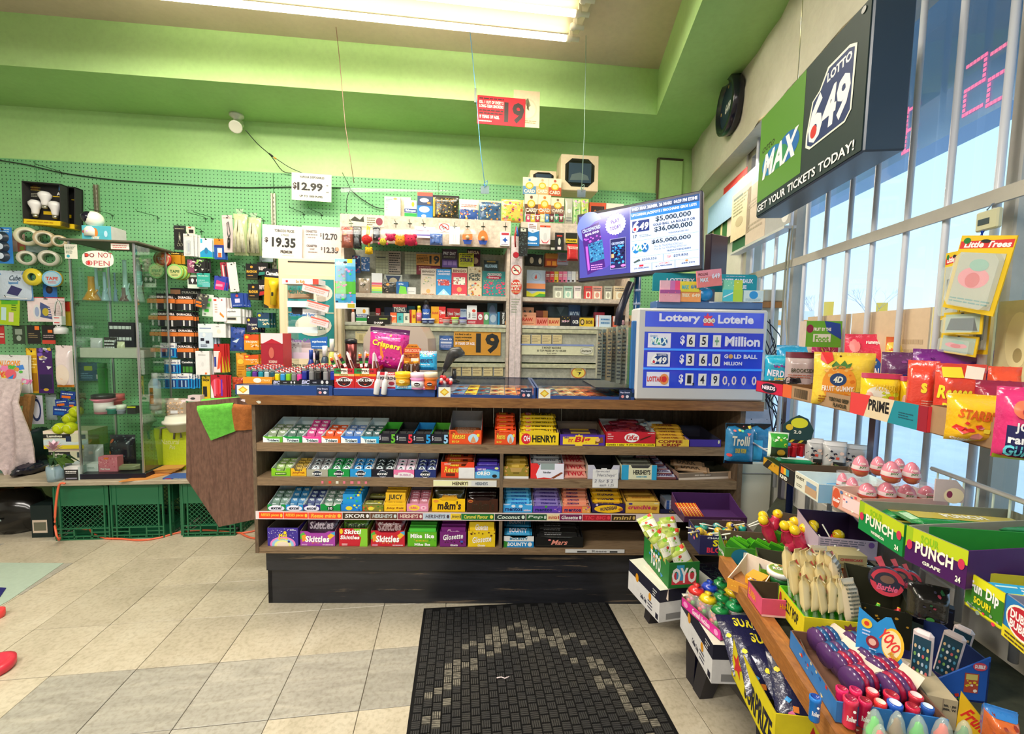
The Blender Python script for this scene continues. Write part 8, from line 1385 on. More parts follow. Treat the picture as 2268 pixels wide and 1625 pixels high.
def S_(name,zf,x0,y0,x1,y1,z,gen,label,cat,yaw=-.35,tilt=0,roll=0,group=None,back=0):
 a,b=ZF[zf](x0,y0),ZF[zf](x1,y1);p=onz((a[0]+b[0])/2,b[1],z);f=Fr(p.x,p.y,yaw);cu,w,z0,h=f.rect(a[0],a[1],b[0],b[1])
 return thing(name,label,cat,gen(w,h),f.w(cu,-back,z),0,group,rot=(tilt,roll,yaw))
def inside(o,parts,name,label,cat,group,spots,rot=(0,0,0),jit=.1):
 p0=None
 for s_ in spots:
  l=near(o,*s_[:3]);r=(rot[0]+R.uniform(-jit,jit),rot[1]+R.uniform(-jit,jit),o.rotation_euler.z+rot[2]+(s_[3]if len(s_)>3 else 0)+R.uniform(-jit,jit))
  if p0 is None:p0=thing(name,label,cat,parts,l,0,group,rot=r)
  else:dup(p0,l,rot=r)
Z1,Z2,Z3,Z0=1.13,.90,.62,.27
rk=[];UM=math.atan2(-1,-.13)
def shelfw(c0,c1,y0,y1,z,col=3549,n=14):
 m=MP();P=lambda c,y:(c+.13*y,y,z)
 for c in(c0,c1):m.tube([P(c,y0),P(c,y1)],.004,col,5)
 for i in range(n+1):y=y0+(y1-y0)*i/n;m.tube([P(c0,y),P(c1,y)],.002,col,4)
 return m
for c0,y0,y1,z in((.86,.62,1.95,Z1-.006),(.79,.6,1.9,Z2-.006)):rk.append(('wire_shelf',shelfw(c0,.985,y0,y1,z)))
pk_=MB('orange_wood');d,a=onz(1681,1364,.645),onz(1862,1640,.645);v=(a-d);n_=V3((-v.y,v.x,0)).normalized()*-1
if n_.x<0:n_=-n_
d2=d-v*.9;a2=a+v*.3;pk_.slab([(d2.x,d2.y),(a2.x,a2.y),((a2+n_*.035).x,(a2+n_*.035).y),((d2+n_*.035).x,(d2+n_*.035).y)][::1],.600,.645,'fff');rk.append(('plank_edge',pk_))
bd=MB('rough');q1,q2=d2+n_*.035,a2+n_*.035;bd.slab([(q1.x,q1.y),(q2.x,q2.y),(1.06,.45),(1.24,1.95)],.60,Z3,1091);rk.append(('shelf_board',bd))
for px,py,z,tp_ in((1745,1160,.64,.96),):
 p=onz(px,py,z);m=MB('gloss');m.lathe([(.012,0),(.012,tp_-.05),(.019,tp_-.05),(.02,tp_-.012),(.0,tp_)],567,14,cx=p.x,cy=p.y);rk.append(('blue_post',m))
for c,y in((.97,.8),(.97,1.9),(.97,1.35)):m=MB('metal');m.box(c+.13*y-.008,c+.13*y+.008,y-.012,y+.012,0,1.16,2185);rk.append(('back_post',m))
bk=MP();P=lambda y,z:(.965+.13*y,y,z)
bk.tube([P(.6,1.),P(1.12,1.)],.006,3549,6)
for i in range(14):y=.62+i*.037;bk.tube([P(y,1.),P(y,Z2)],.003,3292,4)
rk.append(('wire_guard',bk))
thing('candy_rack','tiered candy rack with wire shelves and an orange wooden plank before the barred window','rack',rk)
def stool():
 m,t_=MP(),MP();B=274;w,l,h=.17,.19,Z0
 m.slab([(-w,-l/1.1),(w,-l/1.1),(w,l/1.1),(-w,l/1.1)],h-.03,h,B);rr=random.Random(2)
 for x in(-1,1):
  for y in(-1,1):m.add([(x*(w+.02)*a+sx_,y*(l+.02)*b+sy_,z)for z,a,b,sx_,sy_ in((0,1,1,0,0),(0,1,1,-x*.05,0),(0,1,1,-x*.05,-y*.05),(0,1,1,0,-y*.05),(h-.03,.9,.9,0,0),(h-.03,.9,.9,-x*.08,0),(h-.03,.9,.9,-x*.08,-y*.08),(h-.03,.9,.9,0,-y*.08))],[(0,1,2,3),(4,5,6,7),(0,1,5,4),(1,2,6,5),(2,3,7,6),(3,0,4,7)],B)
 for x in(-1,1):m.box(x*w*.93-.004,x*w*.93+.004,-l,l,h*.6,h-.03,B)
 for y in(-1,1):m.box(-w,w,y*l*.9-.004,y*l*.9+.004,h*.6,h-.03,B)
 for i in range(24):a,b=rr.uniform(-w,w)*.8,rr.uniform(-l,l)*.8;t_.tube([(a+.02*math.cos(k),b+.02*math.sin(k),h+.001)for k in[j*1.05 for j in range(7)]],.0015,563,3)
 return[('stool_body',m),('ribbed_top',t_)]
st0=thing('step_stool','black plastic step stool under the white carton nearest the counter','step stool',stool(),(.87,1.8,0),.15,'black stools under the rack')
dup(st0,(.92,1.37,0),.1,label='black plastic step stool in the middle of the row under the rack');dup(st0,(.90,.94,0),.05,label='black plastic step stool below the yellow surprise box')
def wcart(w,h,L):
 b,p=MB('card'),MB('print');b.box(-w/2,w/2,0,L,0,h*.62,3549);b.box(-w/2,w/2,0,L,h*.62,h,547);b.quad((-w/2,0,h+.0004),(w/2,0,h+.0004),(w/2,L,h+.0004),(-w/2,L,h+.0004),3548)
 p.art([(7,'Coffee Crisp',.42,.12,.62,.32,820,None,'x',.2),(2,.3,.68,.05,.14,3474),(2,.72,.5,.04,.12,3474),(5,.66,.1,.8,.4,3,1366),(1,.9,.05,.97,.22,547),(5,.8,.66,.92,.9,3,3276)],L,h,lambda a,c,k:(-w/2-.0005-k*.0001,L-a,c));p.front([(1,.12,.06,.6,.25,2184)],w,h);return[('carton',b),('print',p)]
c1,_,_=TB(Z0,(1391,1302),(1459,1379),.24,.125,0,0,[],'white and black candy carton with a folded paper flap, nearer the counter',gen=wcart,name='candy_carton',cat='carton')
m=MB('card');m.slab([(-.085,.0),(.03,-.01),(.03,.17),(-.085,.17)],.126,.128,3804);m.quad((-.085,.0,.126),(-.092,-.012,.09),(-.092,.15,.09),(-.085,.17,.126),3804);m.quad((-.086,.17,.125),(-.093,.15,.089),(-.093,-.012,.089),(-.086,0,.125),3804)
p=MB('print');p.art([(7,'each 25',.1,.5,.6,.75,1637,None,'n',.3),(7,'5 for 1',.2,.15,.7,.4,1637,None,'n',.3)],.09,.09,lambda a,b,L:(-.07+a,.04+b,.1284+L*.0001));thing('paper_flap','cream paper flap with handwriting lying on the white and black carton','note',[('paper',m),('print',p)],c1.location,c1.rotation_euler.z)
c2,_,_=TB(Z0,(1506,1386),(1575,1513),.24,.125,0,0,0,'white and black candy carton under the pink gumball tray',gen=wcart,name='candy_carton',cat='carton')
JX=lambda a,c,b=546:(7,a,.1,.2,.9,.8,c,b)
o1,_,L1=TB(.397,(1425,1236),(1480,1304),.12,.10,627,1347,[(7,'TOTO',.3,.2,.7,.8,3822,546),cf([3394,908,3507],10,.1)],'green tray heaped with red and green candy pouches on the first white carton',[(1,.1,.15,.9,.6,3124),(1,.25,.3,.5,.9,924),JX('OYO',3822)])
inside(o1,bag(.07,.085,.02,3014,[r_(3821,.3,.7),cf([3395,2243,3821],9,.12)],sd=5),'candy_pouch','crinkled red, white and green candy pouch heaped in the green tray','candy pouch','pouches in the green tray',[(R.uniform(-.04,.04),.03+L1*.8*i/14,.06+.03*(i%3)*.8)for i in range(15)],rot=(-.6,0,0),jit=.6)
gb,_,Lg=TB(.398,(1509,1340),(1595,1419),.17,.032,3385,2149,[(7,'Gumball Necklace',.3,.2,.75,.8,4062),(2,.12,.5,.06,.3,3740),(2,.9,.5,.05,.3,3740)],'magenta gumball tray full of netted ball bags',[(7,'Gumball',.3,.25,.7,.75,3806),(2,.85,.5,.08,.4,2085)])
def gum(w=.06,h=.075,c=644):
 m,f,k=MB('gloss'),MB('foil'),MB('film');rr=random.Random(8)
 for i in range(26):a=rr.uniform(0,6.28);r=rr.uniform(.01,.026);m.ball((r*math.cos(a),r*math.sin(a),.012+rr.uniform(0,.04)),.008,rr.choice([3653,3779,909,3722,1460,3699]),6)
 k.ball((0,0,.035),.036,3822,12);f.lathe([(.030,.056),(.02,.068),(.004,.072),(.012,.08),(0,.082)],c,12);return[('gumballs',m),('clear_net',k),('foil_cap',f)]
gc=(3379,587,644,3778,644,3778,644,661,644)
for i in range(9):
 x,y=(-.045+.045*(i%3))*1.2,Lg*(.86-.30*(i//3))-.01
 if i%3==2:y+=.01
 thing('gumball_bag',('red','blue','green','yellow','dark green','lemon','emerald','sea green','leaf green')[i]+' capped net of gumballs, '+('far','middle','near')[i//3]+' row of the magenta tray','gumballs',gum(c=gc[i]),near(gb,x,y,.012+.004*(i%2)),gb.rotation_euler.z,'gumball nets in the magenta tray')
sb_,_,Lb=TB(.375,(1620,1493),(1712,1680),.20,.11,3522,2706,[(7,'SURPRIZE',.35,.1,.95,.7,547,None,'x',0,0),(4,.15,.5,.3,5,.45,3123)],'yellow surprise box with dark letters holding navy candy bags',[(4,.4,.4,.4,5,.4,2850)])
SUR=[(7,'SURPRIZE',.25,.72,.95,.9,3795,908,'x',0,-8),(6,.05,.05,.95,.68,26,.045,[3715,3380,1460,925,3795,3706]),(2,.45,.4,.16,.12,3128),(4,.7,.3,.1,4,.5,3730)]
for i in range(5):
 l=near(sb_,(-.02,.03,-.03,.02,0)[i],(.30,.22,.15,.08,.02)[i]*Lb/.33,.02+.014*i);thing('surprise_bag',('rearmost','second','third','fourth','front')[i]+' navy candy surprise bag in the yellow box','candy bag',bag(.17,.16,.03,548,SUR,sd=i+2),l,0,'navy surprise bags',rot=(-.95,R.uniform(-.1,.1),sb_.rotation_euler.z+R.uniform(-.3,.3)))
def lolly(c=920,b=550):
 m,s_=MB('foil'),MP();m.ball((0,0,.012),.014,c,8);m.ball((0,0,.02),.009,b,6);s_.tube([(0,0,.02),(0,0,.085)],.0022,3821,5);return[('wrapped_candy',m),('stick',s_)]
F=Fr
S_('display_tray','R',690,50,1400,245,Z3,lambda w,h:tray(w,h*.35,h,.14,1060,1061,[ln(2955,.2,.8,1,.6,.9)]),'dark plum display tray of red straws at the counter end of the rack','display box',yaw=0)
S_('straw_bundle','R',730,110,960,225,Z3+.01,lambda w,h:[('candy_straws',(lambda m:([m.tube([(-w/2+w*i/12,.0,0),(-w/2+w*i/12-.02,.05,h)],.0028,(2882,3475)[i%2],5)for i in range(13)],m)[1])(MB('gloss')))],'sheaf of red and gold candy straws in the plum tray','candy',yaw=0,back=.03)
bp,_,Lp=TB(Z3,(1523,1195),(1549,1228),.19,.065,549,1348,[cf([3432,3507],5,.15)],'navy lollipop tray with yellow capitals',[(7,'SUPER',.22,.45,.75,.8,3794),(7,'BLOW POP',.12,.12,.8,.4,3381,3805),(7,'CHARMS',.12,.84,.45,.94,3550)],hb=.075)
for c_,b_,nm in((664,615,'teal'),(3235,550,'gold and navy')):inside(bp,lolly(c_,b_),'lollipop',nm+' wrapped lollipop lying in the navy tray','lollipop',nm+' lollipops in the navy tray',[(R.uniform(-.08,.08),R.uniform(.03,Lp),R.uniform(.045,.065),R.uniform(-2,2))for i in range(9)],rot=(1.3,0,0),jit=.3)
fd,_,Lf=TB(Z3+.0,(1589,1228),(1604,1249),.215,.055,1155,1620,[t('Fun Dip',3822)],'green dip candy box with big white letters and lime packets',[(2,.22,.5,.13,.45,633),(1,.75,0,1,1,1859),(7,'Fun Dip',.26,.12,.8,.78,3822,562)],hb=.085)
inside(fd,carton(.05,.07,.004,1458,[r_(898,.6,.9),(2,.5,.4,.3,.25,651),(6,.1,.1,.9,.5,4,.1,[3122,2772])]),'dip_packet','lime green dip packet standing in the green box','candy packet','packets in the green dip box',[(-.09+.015*i,.03+.004*(i%4),.004)for i in range(13)],rot=(.1,.5,-.3),jit=.2)
inside(fd,carton(.06,.085,.004,1442,[(2,.5,.4,.3,.25,3122),r_(898,.7,.95)]),'dip_packet','taller lime packet with a red spot at the window end of the dip box','candy packet','tall packets of the dip box',[(.06+.012*i,.06,.006)for i in range(4)],rot=(.1,.3,-.3))
def chick(w=.03,h=.12):
 a,b=MB('foil'),MB('gloss');a.lathe([(.004,0),(.016,h*.2),(.018,h*.55),(.012,h*.72),(.015,h*.76)],3125,10);b.ball((0,0,h*.86),h*.13,3778,8);b.ball((0,-h*.11,h*.85),h*.03,3698,5);return[('pink_tube',a),('yellow_cap',b)]
p0=onz(1772,1240,.66);cp0=None
for i in range(12):
 l=V3((p0.x-.05+.032*(i%3)+.012*(i//3),p0.y+.10-.035*(i//3),Z3+.045));r_t=(-.35,.3,R.uniform(-3,3))
 cp0=thing('candy_tube','pink foil candy tube with a yellow ball cap in a bundle beside the dip box','candy',chick(),l,0,'pink tubes with yellow caps',rot=r_t)if cp0 is None else dup(cp0,l,rot=r_t)
S_('display_tray','R',1700,240,2133,700,Z3,lambda w,h:tray(w,h*.3,h*.8,.16,1827,1620,[t('BABY',3763)]),'maroon tray holding the pink tubes with yellow caps','display box',yaw=-.5)
S_('display_tray','S',870,60,1540,285,Z3+.1,lambda w,h:tray(w,h*.95,h*1.4,.14,2987,804,[(5,.03,.15,.8,.95,7,1639),(2,.9,.8,.05,.15,1881)]),'pale grey candy tray printed with a block of small text, purple inside','display box',yaw=-.2)
for i in range(5):S_('nougat_bar','Q',10+18*i,860+22*i,330+18*i,960+22*i,.74-.012*i,lambda w,h:wrapbar(w,.04,.018,804,[t('BAR',2987,.2,.8)]),('topmost','second','third','fourth','lowest')[i]+' dark purple wrapped bar behind the egg box','candy bar',yaw=-.3,back=.05)
def tin(w,h):a,b,p=MP(),MP(),MB('print');r=w/2;a.lathe([(r*.94,0),(r*.94,.018)],611,24);b.lathe([(r,.018),(r,.03),(r*.9,.032)],3822,24);p.art([(2,.5,.5,.44,.44,3270),(2,.5,.5,.4,.4,1940),(6,.2,.2,.8,.8,12,.08,[3542,2883,3564]),(7,'ROLL',.22,.38,.78,.62,3822,1122)],w,w,lambda x,y,L:(x-r,y-r,.0324+L*.0002));return[('tin_body',a),('white_lid',b),('print',p)]
for i,(x0,y0,x1,y1)in enumerate(((1610,745,1930,890),(1845,725,2140,865))):
 S_('round_tin','R',x0,y0,x1,y1,Z3+.035,tin,'round green tub with a white-rimmed lid, '+('nearer the orange carton' if i==0 else 'nearer the red lollipop bowl'),'tin',yaw=-.4,back=.0)
S_('display_tray','R',1540,700,2133,1010,Z3,lambda w,h:tray(w,.05,.06,.12,1682,1091,[cf([3283,3123],12,.1)]),'dark green and lime tray under the two round tubs','display box',yaw=-.4)
S_('display_tray','R',1130,700,1580,1065,Z3+.0,lambda w,h:tray(w*.8,h*.35,h*.75,.12,3475,3804,[cf([1097,3764],8,.1)]),'orange carton with white inside, beside the green dip box','display box',yaw=-.9)
S_('candy_block','R',1355,805,1540,985,Z3+.02,lambda w,h:carton(w,h*.6,.05,3746,[cf([4052,841,3821],14,.1)],top=3747),'yellow candy packets left in the orange carton','candy box',yaw=-.9,back=.01)
TB(Z3+.026,(1655,1320),(1686,1364),.075,.045,3415,1347,[(7,'BUBBA',.1,.3,.6,.7,3731)],'small pink gum tray on the orange plank',[(7,'Hubba',.55,.5,.95,.8,3730,2083),(1,.0,.0,1,.12,3771)])
jt,_,Lj=TB(Z3+.026,(1722,1345),(1778,1422),.125,.06,3522,1730,[(7,'JELLY POP',.25,.2,.8,.8,562),(2,.1,.5,.05,.35,2611)],'yellow jelly tray full of cream pouches on clear sticks',[(7,'SOUR',.2,.45,.5,.68,898),(7,'JELLY',.14,.08,.56,.42,4094,594),(4,.75,.65,.3,8,.6,2117),(2,.75,.5,.1,.2,3522)])
def jel():a=bag(.05,.075,.022,3256,[(2,.5,.45,.3,.25,3802),cf([2867,1650,3820],6,.1)],mat='gloss',sd=6);s_=MB('film');s_.tube([(0,0,-.05),(0,0,.005)],.004,3564,5);return a+[('clear_stick',s_)]
inside(jt,jel(),'jelly_pouch','cream coloured jelly pouch on a clear stick in the yellow tray','jelly candy','jelly pouches in the yellow tray',[(-.045+.018*i,.03+.045*j,.06+.012*j)for j in range(3)for i in range(6)],rot=(-.15,.25,.9),jit=.15)
inside(jt,bag(.055,.09,.022,3257,[ln(1637,.1,.9,9)],mat='gloss',sd=7),'jelly_pouch','jelly pouch turned over to its lines of small print','jelly candy','turned pouches of the yellow tray',[(.05,.02,.05),(.05,.09,.07,.5),(.04,.14,.07,.2)],rot=(-.4,.2,.4),jit=.3)
def bowl2(w,h):m=MB('gloss');r=w/2;m.lathe([(r*.6,0),(r*.95,h*.5),(r,h),(r*.93,h),(r*.55,.01),(0,.01)],2594,20);return[('bowl',m)]
lb_=S_('red_bowl','S',1080,520,1540,790,Z3,lambda w,h:bowl2(w,.07),'red plastic bowl full of amber lollipops','bowl',yaw=0,back=.05)
inside(lb_,lolly(3442,3123),'lollipop','red and amber wrapped lollipop in the red bowl','lollipop','lollipops in the red bowl',[(R.uniform(-.05,.05),R.uniform(-.04,.06),R.uniform(.05,.10),R.uniform(-3,3))for i in range(26)],rot=(.9,0,0),jit=1.)
S_('display_tray','S',760,300,1100,560,Z3,lambda w,h:tray(w,.05,.08,.12,2610,1603,[cf([3779,883],8,.1)]),'red tray of flat taffy behind the jelly pouches','display box',yaw=-.4)
for i in range(5):S_('taffy_bar','S',860+22*i,380+18*i,1090,440+18*i,Z3+.06-.006*i,lambda w,h:wrapbar(w,.03,.012,(2867,3221)[i%2]),ORD[i]+' flat red and tan taffy bar in the red tray','candy bar',yaw=-.4)
S_('label_card','S',1092,255,1425,400,Z3+.1,lambda w,h:carton(w,h,.05,2983,[(7,'CHEESECAKE',.08,.55,.85,.75,2884),ln(2165,.1,.4)]),'cream cheesecake candy carton behind the red bowl','carton',yaw=-.1)
def swirl(w,h):
 a,p,s_=MB('gloss'),MB('print'),MB('foil');r=w/2;a.lathe([(r*.8,-.012),(r,-.006),(r,.006),(r*.8,.012)],820,24,axis='y',cx=0,cy=h/2)
 for k in range(2):
  P_,n=[],14
  for i in range(n):t0=k*3.14+i*.22;P_.append((.5+(.48)*math.cos(t0),.5+.48*math.sin(t0)))
  for i in range(n-1,-1,-1):t0=k*3.14+i*.22+.25;P_.append((.5+(.32+.004*i)*math.cos(t0),.5+(.32+.004*i)*math.sin(t0)))
  for i in range(n-1):p.art([(3,[P_[i],P_[i+1],P_[2*n-2-i],P_[2*n-1-i]],3397)],w,w,lambda x,y,L:(x-r,-.0124-L*.0002,h/2-r+y))
 p.art([(7,'Barbie',.2,.2,.8,.42,3688,None,'x',.3),(2,.5,.6,.2,.14,2149)],w,w,lambda x,y,L:(x-r,-.0128-L*.0002,h/2-r+y));s_.add([(-r*.3,0,h/2+r*.8),(-r*.7,0,h/2+r*1.5),(-r*.3,0,h/2+r*1.7),(0,0,h/2+r*.95)],[(0,1,2,3)],3414);return[('disc',a),('print',p),('wrapper_tail',s_)]
for i,(x0,y0,x1,y1)in enumerate(((1440,340,1850,760),(1640,305,1940,700),(1780,360,2035,690))):S_('swirl_lollipop','S',x0,y0,x1,y1,Z3+.08,swirl,('front','middle','rear')[i]+' giant pink and black swirl lollipop in clear wrap','lollipop',yaw=-.5,tilt=-.15)
def lime(c,t_):return lambda w,h:(lambda a,b:(a.lathe([(.0,0),(w*.4,h*.08),(w*.5,h*.35),(w*.42,h*.6),(w*.3,h*.66)],c,14),b.lathe([(w*.38,h*.62),(w*.32,h*.8),(w*.12,h*.9),(w*.1,h),(0,h)],t_,12,cols=[t_,t_,t_,3795]),[('squeeze_bottle',a),('cap',b)])[2])(MB('tint'),MP())
S_('juice_candy','S',1385,775,1580,1090,Z3+.02,lime(2194,1458),'lime shaped squeeze candy with a green cap behind the blue yo-yo board','squeeze candy',roll=.15)
S_('juice_candy','S',1640,830,1830,1120,Z3+.02,lime(1842,3379),'red capped squeeze candy between the yo-yo board and the black packs','squeeze candy',roll=.1)
S_('display_tray','S',1260,760,1930,1260,Z3,lambda w,h:tray(w,.09,.12,.14,545,818,[cf([1122,3219],14,.05)]),'dark tray holding the squeeze candies','display box',yaw=-.5)
for i in range(6):S_('black_pack','U',735+62*i,330+22*i,920+62*i,600+26*i,Z3+.05,CT(.02,274,[(1,.1,.85,.9,.9,565)]),ORD[i]+' glossy black slim pack in the row behind the white phone cases','candy pack',yaw=-.7,back=.06)
S_('black_bag','U',690,60,1140,420,Z3+.16,BG(273,[(6,.1,.1,.9,.9,8,.05,[595,820,2100]),(2,.45,.2,.1,.07,883)],.06),'black candy bag with a small green bottle shape, above the black packs','candy bag',yaw=-.5)
def phone(w,h):a,p=MP(),MB('print');a.bbox(-w/2,w/2,0,.016,0,h,3532,None,.006);p.front([(1,.08,.06,.92,.9,581)]+[(2,.2+.2*i,.16+.14*j,.06,.035,(2748,3174,1435,2230,3512,3822)[(i*2+j)%6])for i in range(4)for j in range(5)],w,h);return[('case',a),('print',p)]
for i,(x0,y0,x1,y1)in enumerate(((762,510,985,1110),(960,560,1205,1075),(1060,565,1290,960))):
 S_('phone_candy_case','U',x0,y0,x1,y1,Z3+.025,phone,('front','middle','rear')[i]+' white phone-shaped candy case in the blue box','candy case',yaw=-.95,roll=.12 if i else 0,back=-.02+.03*i)
def yoyo(w,h):
 a,p=MB('card'),MB('print');O=[(-w*.5,0),(w*.5,0),(w*.5,h*.22),(w*.3,h*.5),(w*.28,h*.75),(w*.1,h),(-.0,h*.98),(-w*.14,h*.86),(-w*.5,h)];a.prism(O,0,.003,652)
 p.front([(2,.66,.62,.2,.24,3763),(2,.64,.62,.17,.2,3802),(7,'YO',.42,.62,.66,.8,3379,4077,'x',0,-30),(7,'YO',.56,.52,.78,.68,3379,4077,'x',0,-30),(7,'Mania',.6,.42,.8,.5,3474,1329,'x',0,-38),(2,.17,.8,.1,.07,3507),(2,.17,.8,.05,.035,3122),(2,.3,.56,.12,.09,2083),(2,.3,.56,.07,.05,3497),(2,.48,.36,.12,.09,567),(2,.48,.36,.07,.05,3532),(2,.7,.2,.12,.12,550),(6,.6,.1,.8,.3,7,.02,[3550]),(5,.1,.62,.25,.72,2,3022),(5,.25,.4,.38,.48,2,3022),(5,.86,.2,.95,.36,3,3772)],w,h);return[('header_board',a),('print',p)]
S_('yoyo_board','U',155,440,760,1120,Z3+.03,yoyo,'blue cut-out yo-yo candy board with red bubble letters','display board',yaw=-.75,tilt=-.2)
yt_,_,Ly=TB(Z3+.026,(1748,1432),(1850,1600),.17,.04,891,1876,[cf([3122,3529,601],12,.12)],'blue edged tray of shiny yo-yo candies on the orange plank')
def yo(c):m=MB('gloss');[m.lathe([(.0,k*.012-.018),(.022,k*.012-.017),(.026,k*.012-.010),(.018,k*.012-.007)],(1334,c)[k%2],12,axis='x',cx=0,cy=.026)for k in range(4)];l=MB('card');l.quad((.03,-.02,.03),(.03,.02,.03),(.055,.025,.045),(.055,-.015,.045),3531);return[('yoyo_stack',m),('paper_tag',l)]
inside(yt_,yo(600),'yoyo_candy','blue and violet shiny yo-yo candy stack in the blue tray','yo-yo candy','yo-yo candies in the blue tray',[(-.03+.065*(i%2),Ly*.92-.045*(i//2),.01)for i in range(4)],rot=(0,0,.3))
inside(yt_,yo(2596),'yoyo_candy','red shiny yo-yo candy stack in the blue tray','yo-yo candy','red yo-yo candies',[(-.02+.06*(i%2),Ly*.55-.04*(i//2),.01)for i in range(4)],rot=(0,0,.4))
def roll(c,c2):return lambda w,h:(lambda a,p:(a.lathe([(w*.42,0),(w*.45,h*.04),(w*.45,h*.8),(w*.5,h*.84),(w*.5,h*.97),(w*.38,h),(w*.34,h*.93),(0,h*.93)],c,14,cols=[c,c,c,c,c,c2,c2]),p.front([(7,'Roller',.2,.3,.8,.5,3822),(2,.65,.68,.1,.05,4095)],w,h,-w*.455),[('candy_barrel',a),('print',p)])[2])(MB('gloss'),MB('print'))
for i,(x0,y0,x1,y1,c,c2,nm)in enumerate(((-330,1230,-195,1480,636,585,'sky blue'),(145,1060,290,1250,602,3294,'blue'),(290,1065,435,1250,635,327,'light blue'),(478,1085,615,1260,618,3294,'royal blue'),(622,1110,760,1290,634,343,'azure'),(-55,1140,85,1420,3366,2596,'rose'),(88,1150,225,1420,3638,2597,'pink'),(262,1165,405,1400,3380,3771,'vermilion'),(442,1195,615,1440,3108,2339,'crimson'),(705,1210,870,1450,3124,3788,'scarlet'),(20,1245,190,1540,3381,2340,'deep pink'),(180,1262,330,1540,3109,2339,'raspberry'),(345,1280,490,1520,3379,3787,'tomato red'),(480,1290,655,1560,603,3550,'cobalt'),(672,1325,830,1570,3108,2339,'ruby'),(835,1325,980,1590,602,3294,'deep blue'))):
 S_('candy_roller','U',x0,y0,x1,y1,Z3+.03,roll(c,c2),f'{nm} candy roller tube standing beside the yo-yo tray','candy tube',yaw=-.4)
S_('display_tray','U',-100,1420,1000,1700,Z3+.0,lambda w,h:tray(w,.04,.05,.2,2883,1893,[cf([3786,857],20,.1)]),'red rimmed cardboard tray under the roller tubes','display box',yaw=-.3)
def domec(c):return lambda w,h:(lambda a,b:(a.lathe([(w*.5,0),(w*.46,h*.35),(w*.34,h*.72),(w*.14,h*.95),(0,h)],3565,14),b.lathe([(w*.36,0),(w*.38,h*.3),(w*.2,h*.55),(w*.16,h*.7),(0,h*.78)],c,12),[('clear_dome',a),('candy_inside',b)])[2])(MB('film'),MB('gloss'))
for i,(x0,y0,x1,y1,c,nm)in enumerate(((250,1360,480,1700,963,'bright green'),(495,1380,700,1700,2131,'brown and gold'),(705,1425,940,1740,691,'emerald'),(960,1450,1200,1740,3652,'coral red'),(1200,1480,1400,1740,1155,'olive green'),(320,1520,520,1800,3636,'cherry red'))):S_('dome_candy','U',x0,y0,x1,y1,Z3+.05,domec(c),nm+' candy under a clear cone at the lower edge of the picture','candy',yaw=-.3)
def bbx(w,h):a,p=MB('card'),MB('print');a.prism([(-w/2,0),(w/2,0),(w/2,h),(-w/2,h*.25)],0,.003,602);a.box(-w/2,w/2,0,.16,0,.004,549);a.box(w/2-.003,w/2,0,.16,0,h*.9,566);a.box(-w/2,-w/2+.003,0,.16,0,h*.25,602);p.front([(1,.62,.2,.84,.62,2627),(1,.64,.48,.82,.6,3254),(6,.64,.24,.82,.46,8,.04,[3804,3507]),(2,.84,.78,.11,.09,3141),(7,'DUBBLE',.76,.74,.92,.82,3822),(6,.02,.02,.6,.12,18,.05,[3122,3507,1155])],w,h);return[('slanting_box',a),('print',p)]
S_('blue_box','U',890,790,1560,1272,Z3,bbx,'slanting blue box side holding the white phone candy cases','display box',yaw=-.15)
S_('paper_carton','U',900,1250,1225,1560,Z3,CT(.1,2984,[(7,'BBL - JBE',.55,.72,.95,.82,819),(7,'JBBL W',.5,.6,.95,.7,819),(1,.5,0,.52,1,2166)]),'grey-tan carton with black stencilled letters below the phone cases','carton',yaw=-.3)
S_('yellow_carton','U',1215,1262,1720,1700,Z3,lambda w,h:[('carton_panel',(lambda m:(m.prism([(-w/2,0),(w/2,0),(w/2,h*.15),(-w*.45,h)],0,.004,3762),m)[1])(MB())),('print',MB().front([(7,'Fruit',.12,.28,.7,.58,3378,4076,'x',0,-35)],w,h))],'yellow slanting carton side with red bubble letters at the lower corner','carton',yaw=-.7)
S_('fruit_candy_bag','U',1480,1345,1840,1700,Z3+.04,BG(3171,[r_(891,.85,1),(2,.4,.4,.2,.2,3715),(2,.7,.35,.18,.2,3443),cf([3804,2098],8)],.06,seal=891),'orange candy bag with a blue crimped head inside the yellow carton','candy bag',yaw=-.5)
PUN=lambda c,a:[r_(c,0,.62),r_(3010,.62,1),(3,[(0,.4),(.12,.62),(.12,1),(0,1)],2482),(7,'SOUR',.26,.68,.56,.9,2226,545),(7,'PUNCH',.18,.34,.8,.68,4077,546),(7,a,.32,.12,.62,.22,3821),(2,.08,.5,.05,.14,3125),(2,.92,.6,.05,.14,3125),(7,'24',.85,.1,.93,.26,3821)]
sp1,_,Ls=TB(Z2,(1901,1169),(1998,1233),.30,.066,643,2183,PUN(388,'WATERMELON'),'green and lime watermelon straw tray')
inside(sp1,wrapbar(.26,.06,.012,644,[r_(2980,.3,1),(7,'PUNCH',.3,.5,.7,.9,3821,834)]),'straw_pack','green foil straw pack lying flat in the watermelon tray','candy pack','green straw packs',[(-.01+.01*i,.07+.03*(i%3),.012+.012*i)for i in range(4)],jit=.05)
sp2,_,_=TB(Z2,(2003,1238),(2138,1306),.31,.07,1045,2456,PUN(1045,'GRAPE'),'purple and lime grape straw tray beside the dip sour box')
inside(sp2,wrapbar(.26,.05,.012,1061,[r_(3010,.6,1)]),'straw_pack','purple straw pack at the bottom of the grape tray','candy pack','purple straw packs',[(0,.03,.01),(.01,.09,.01)])
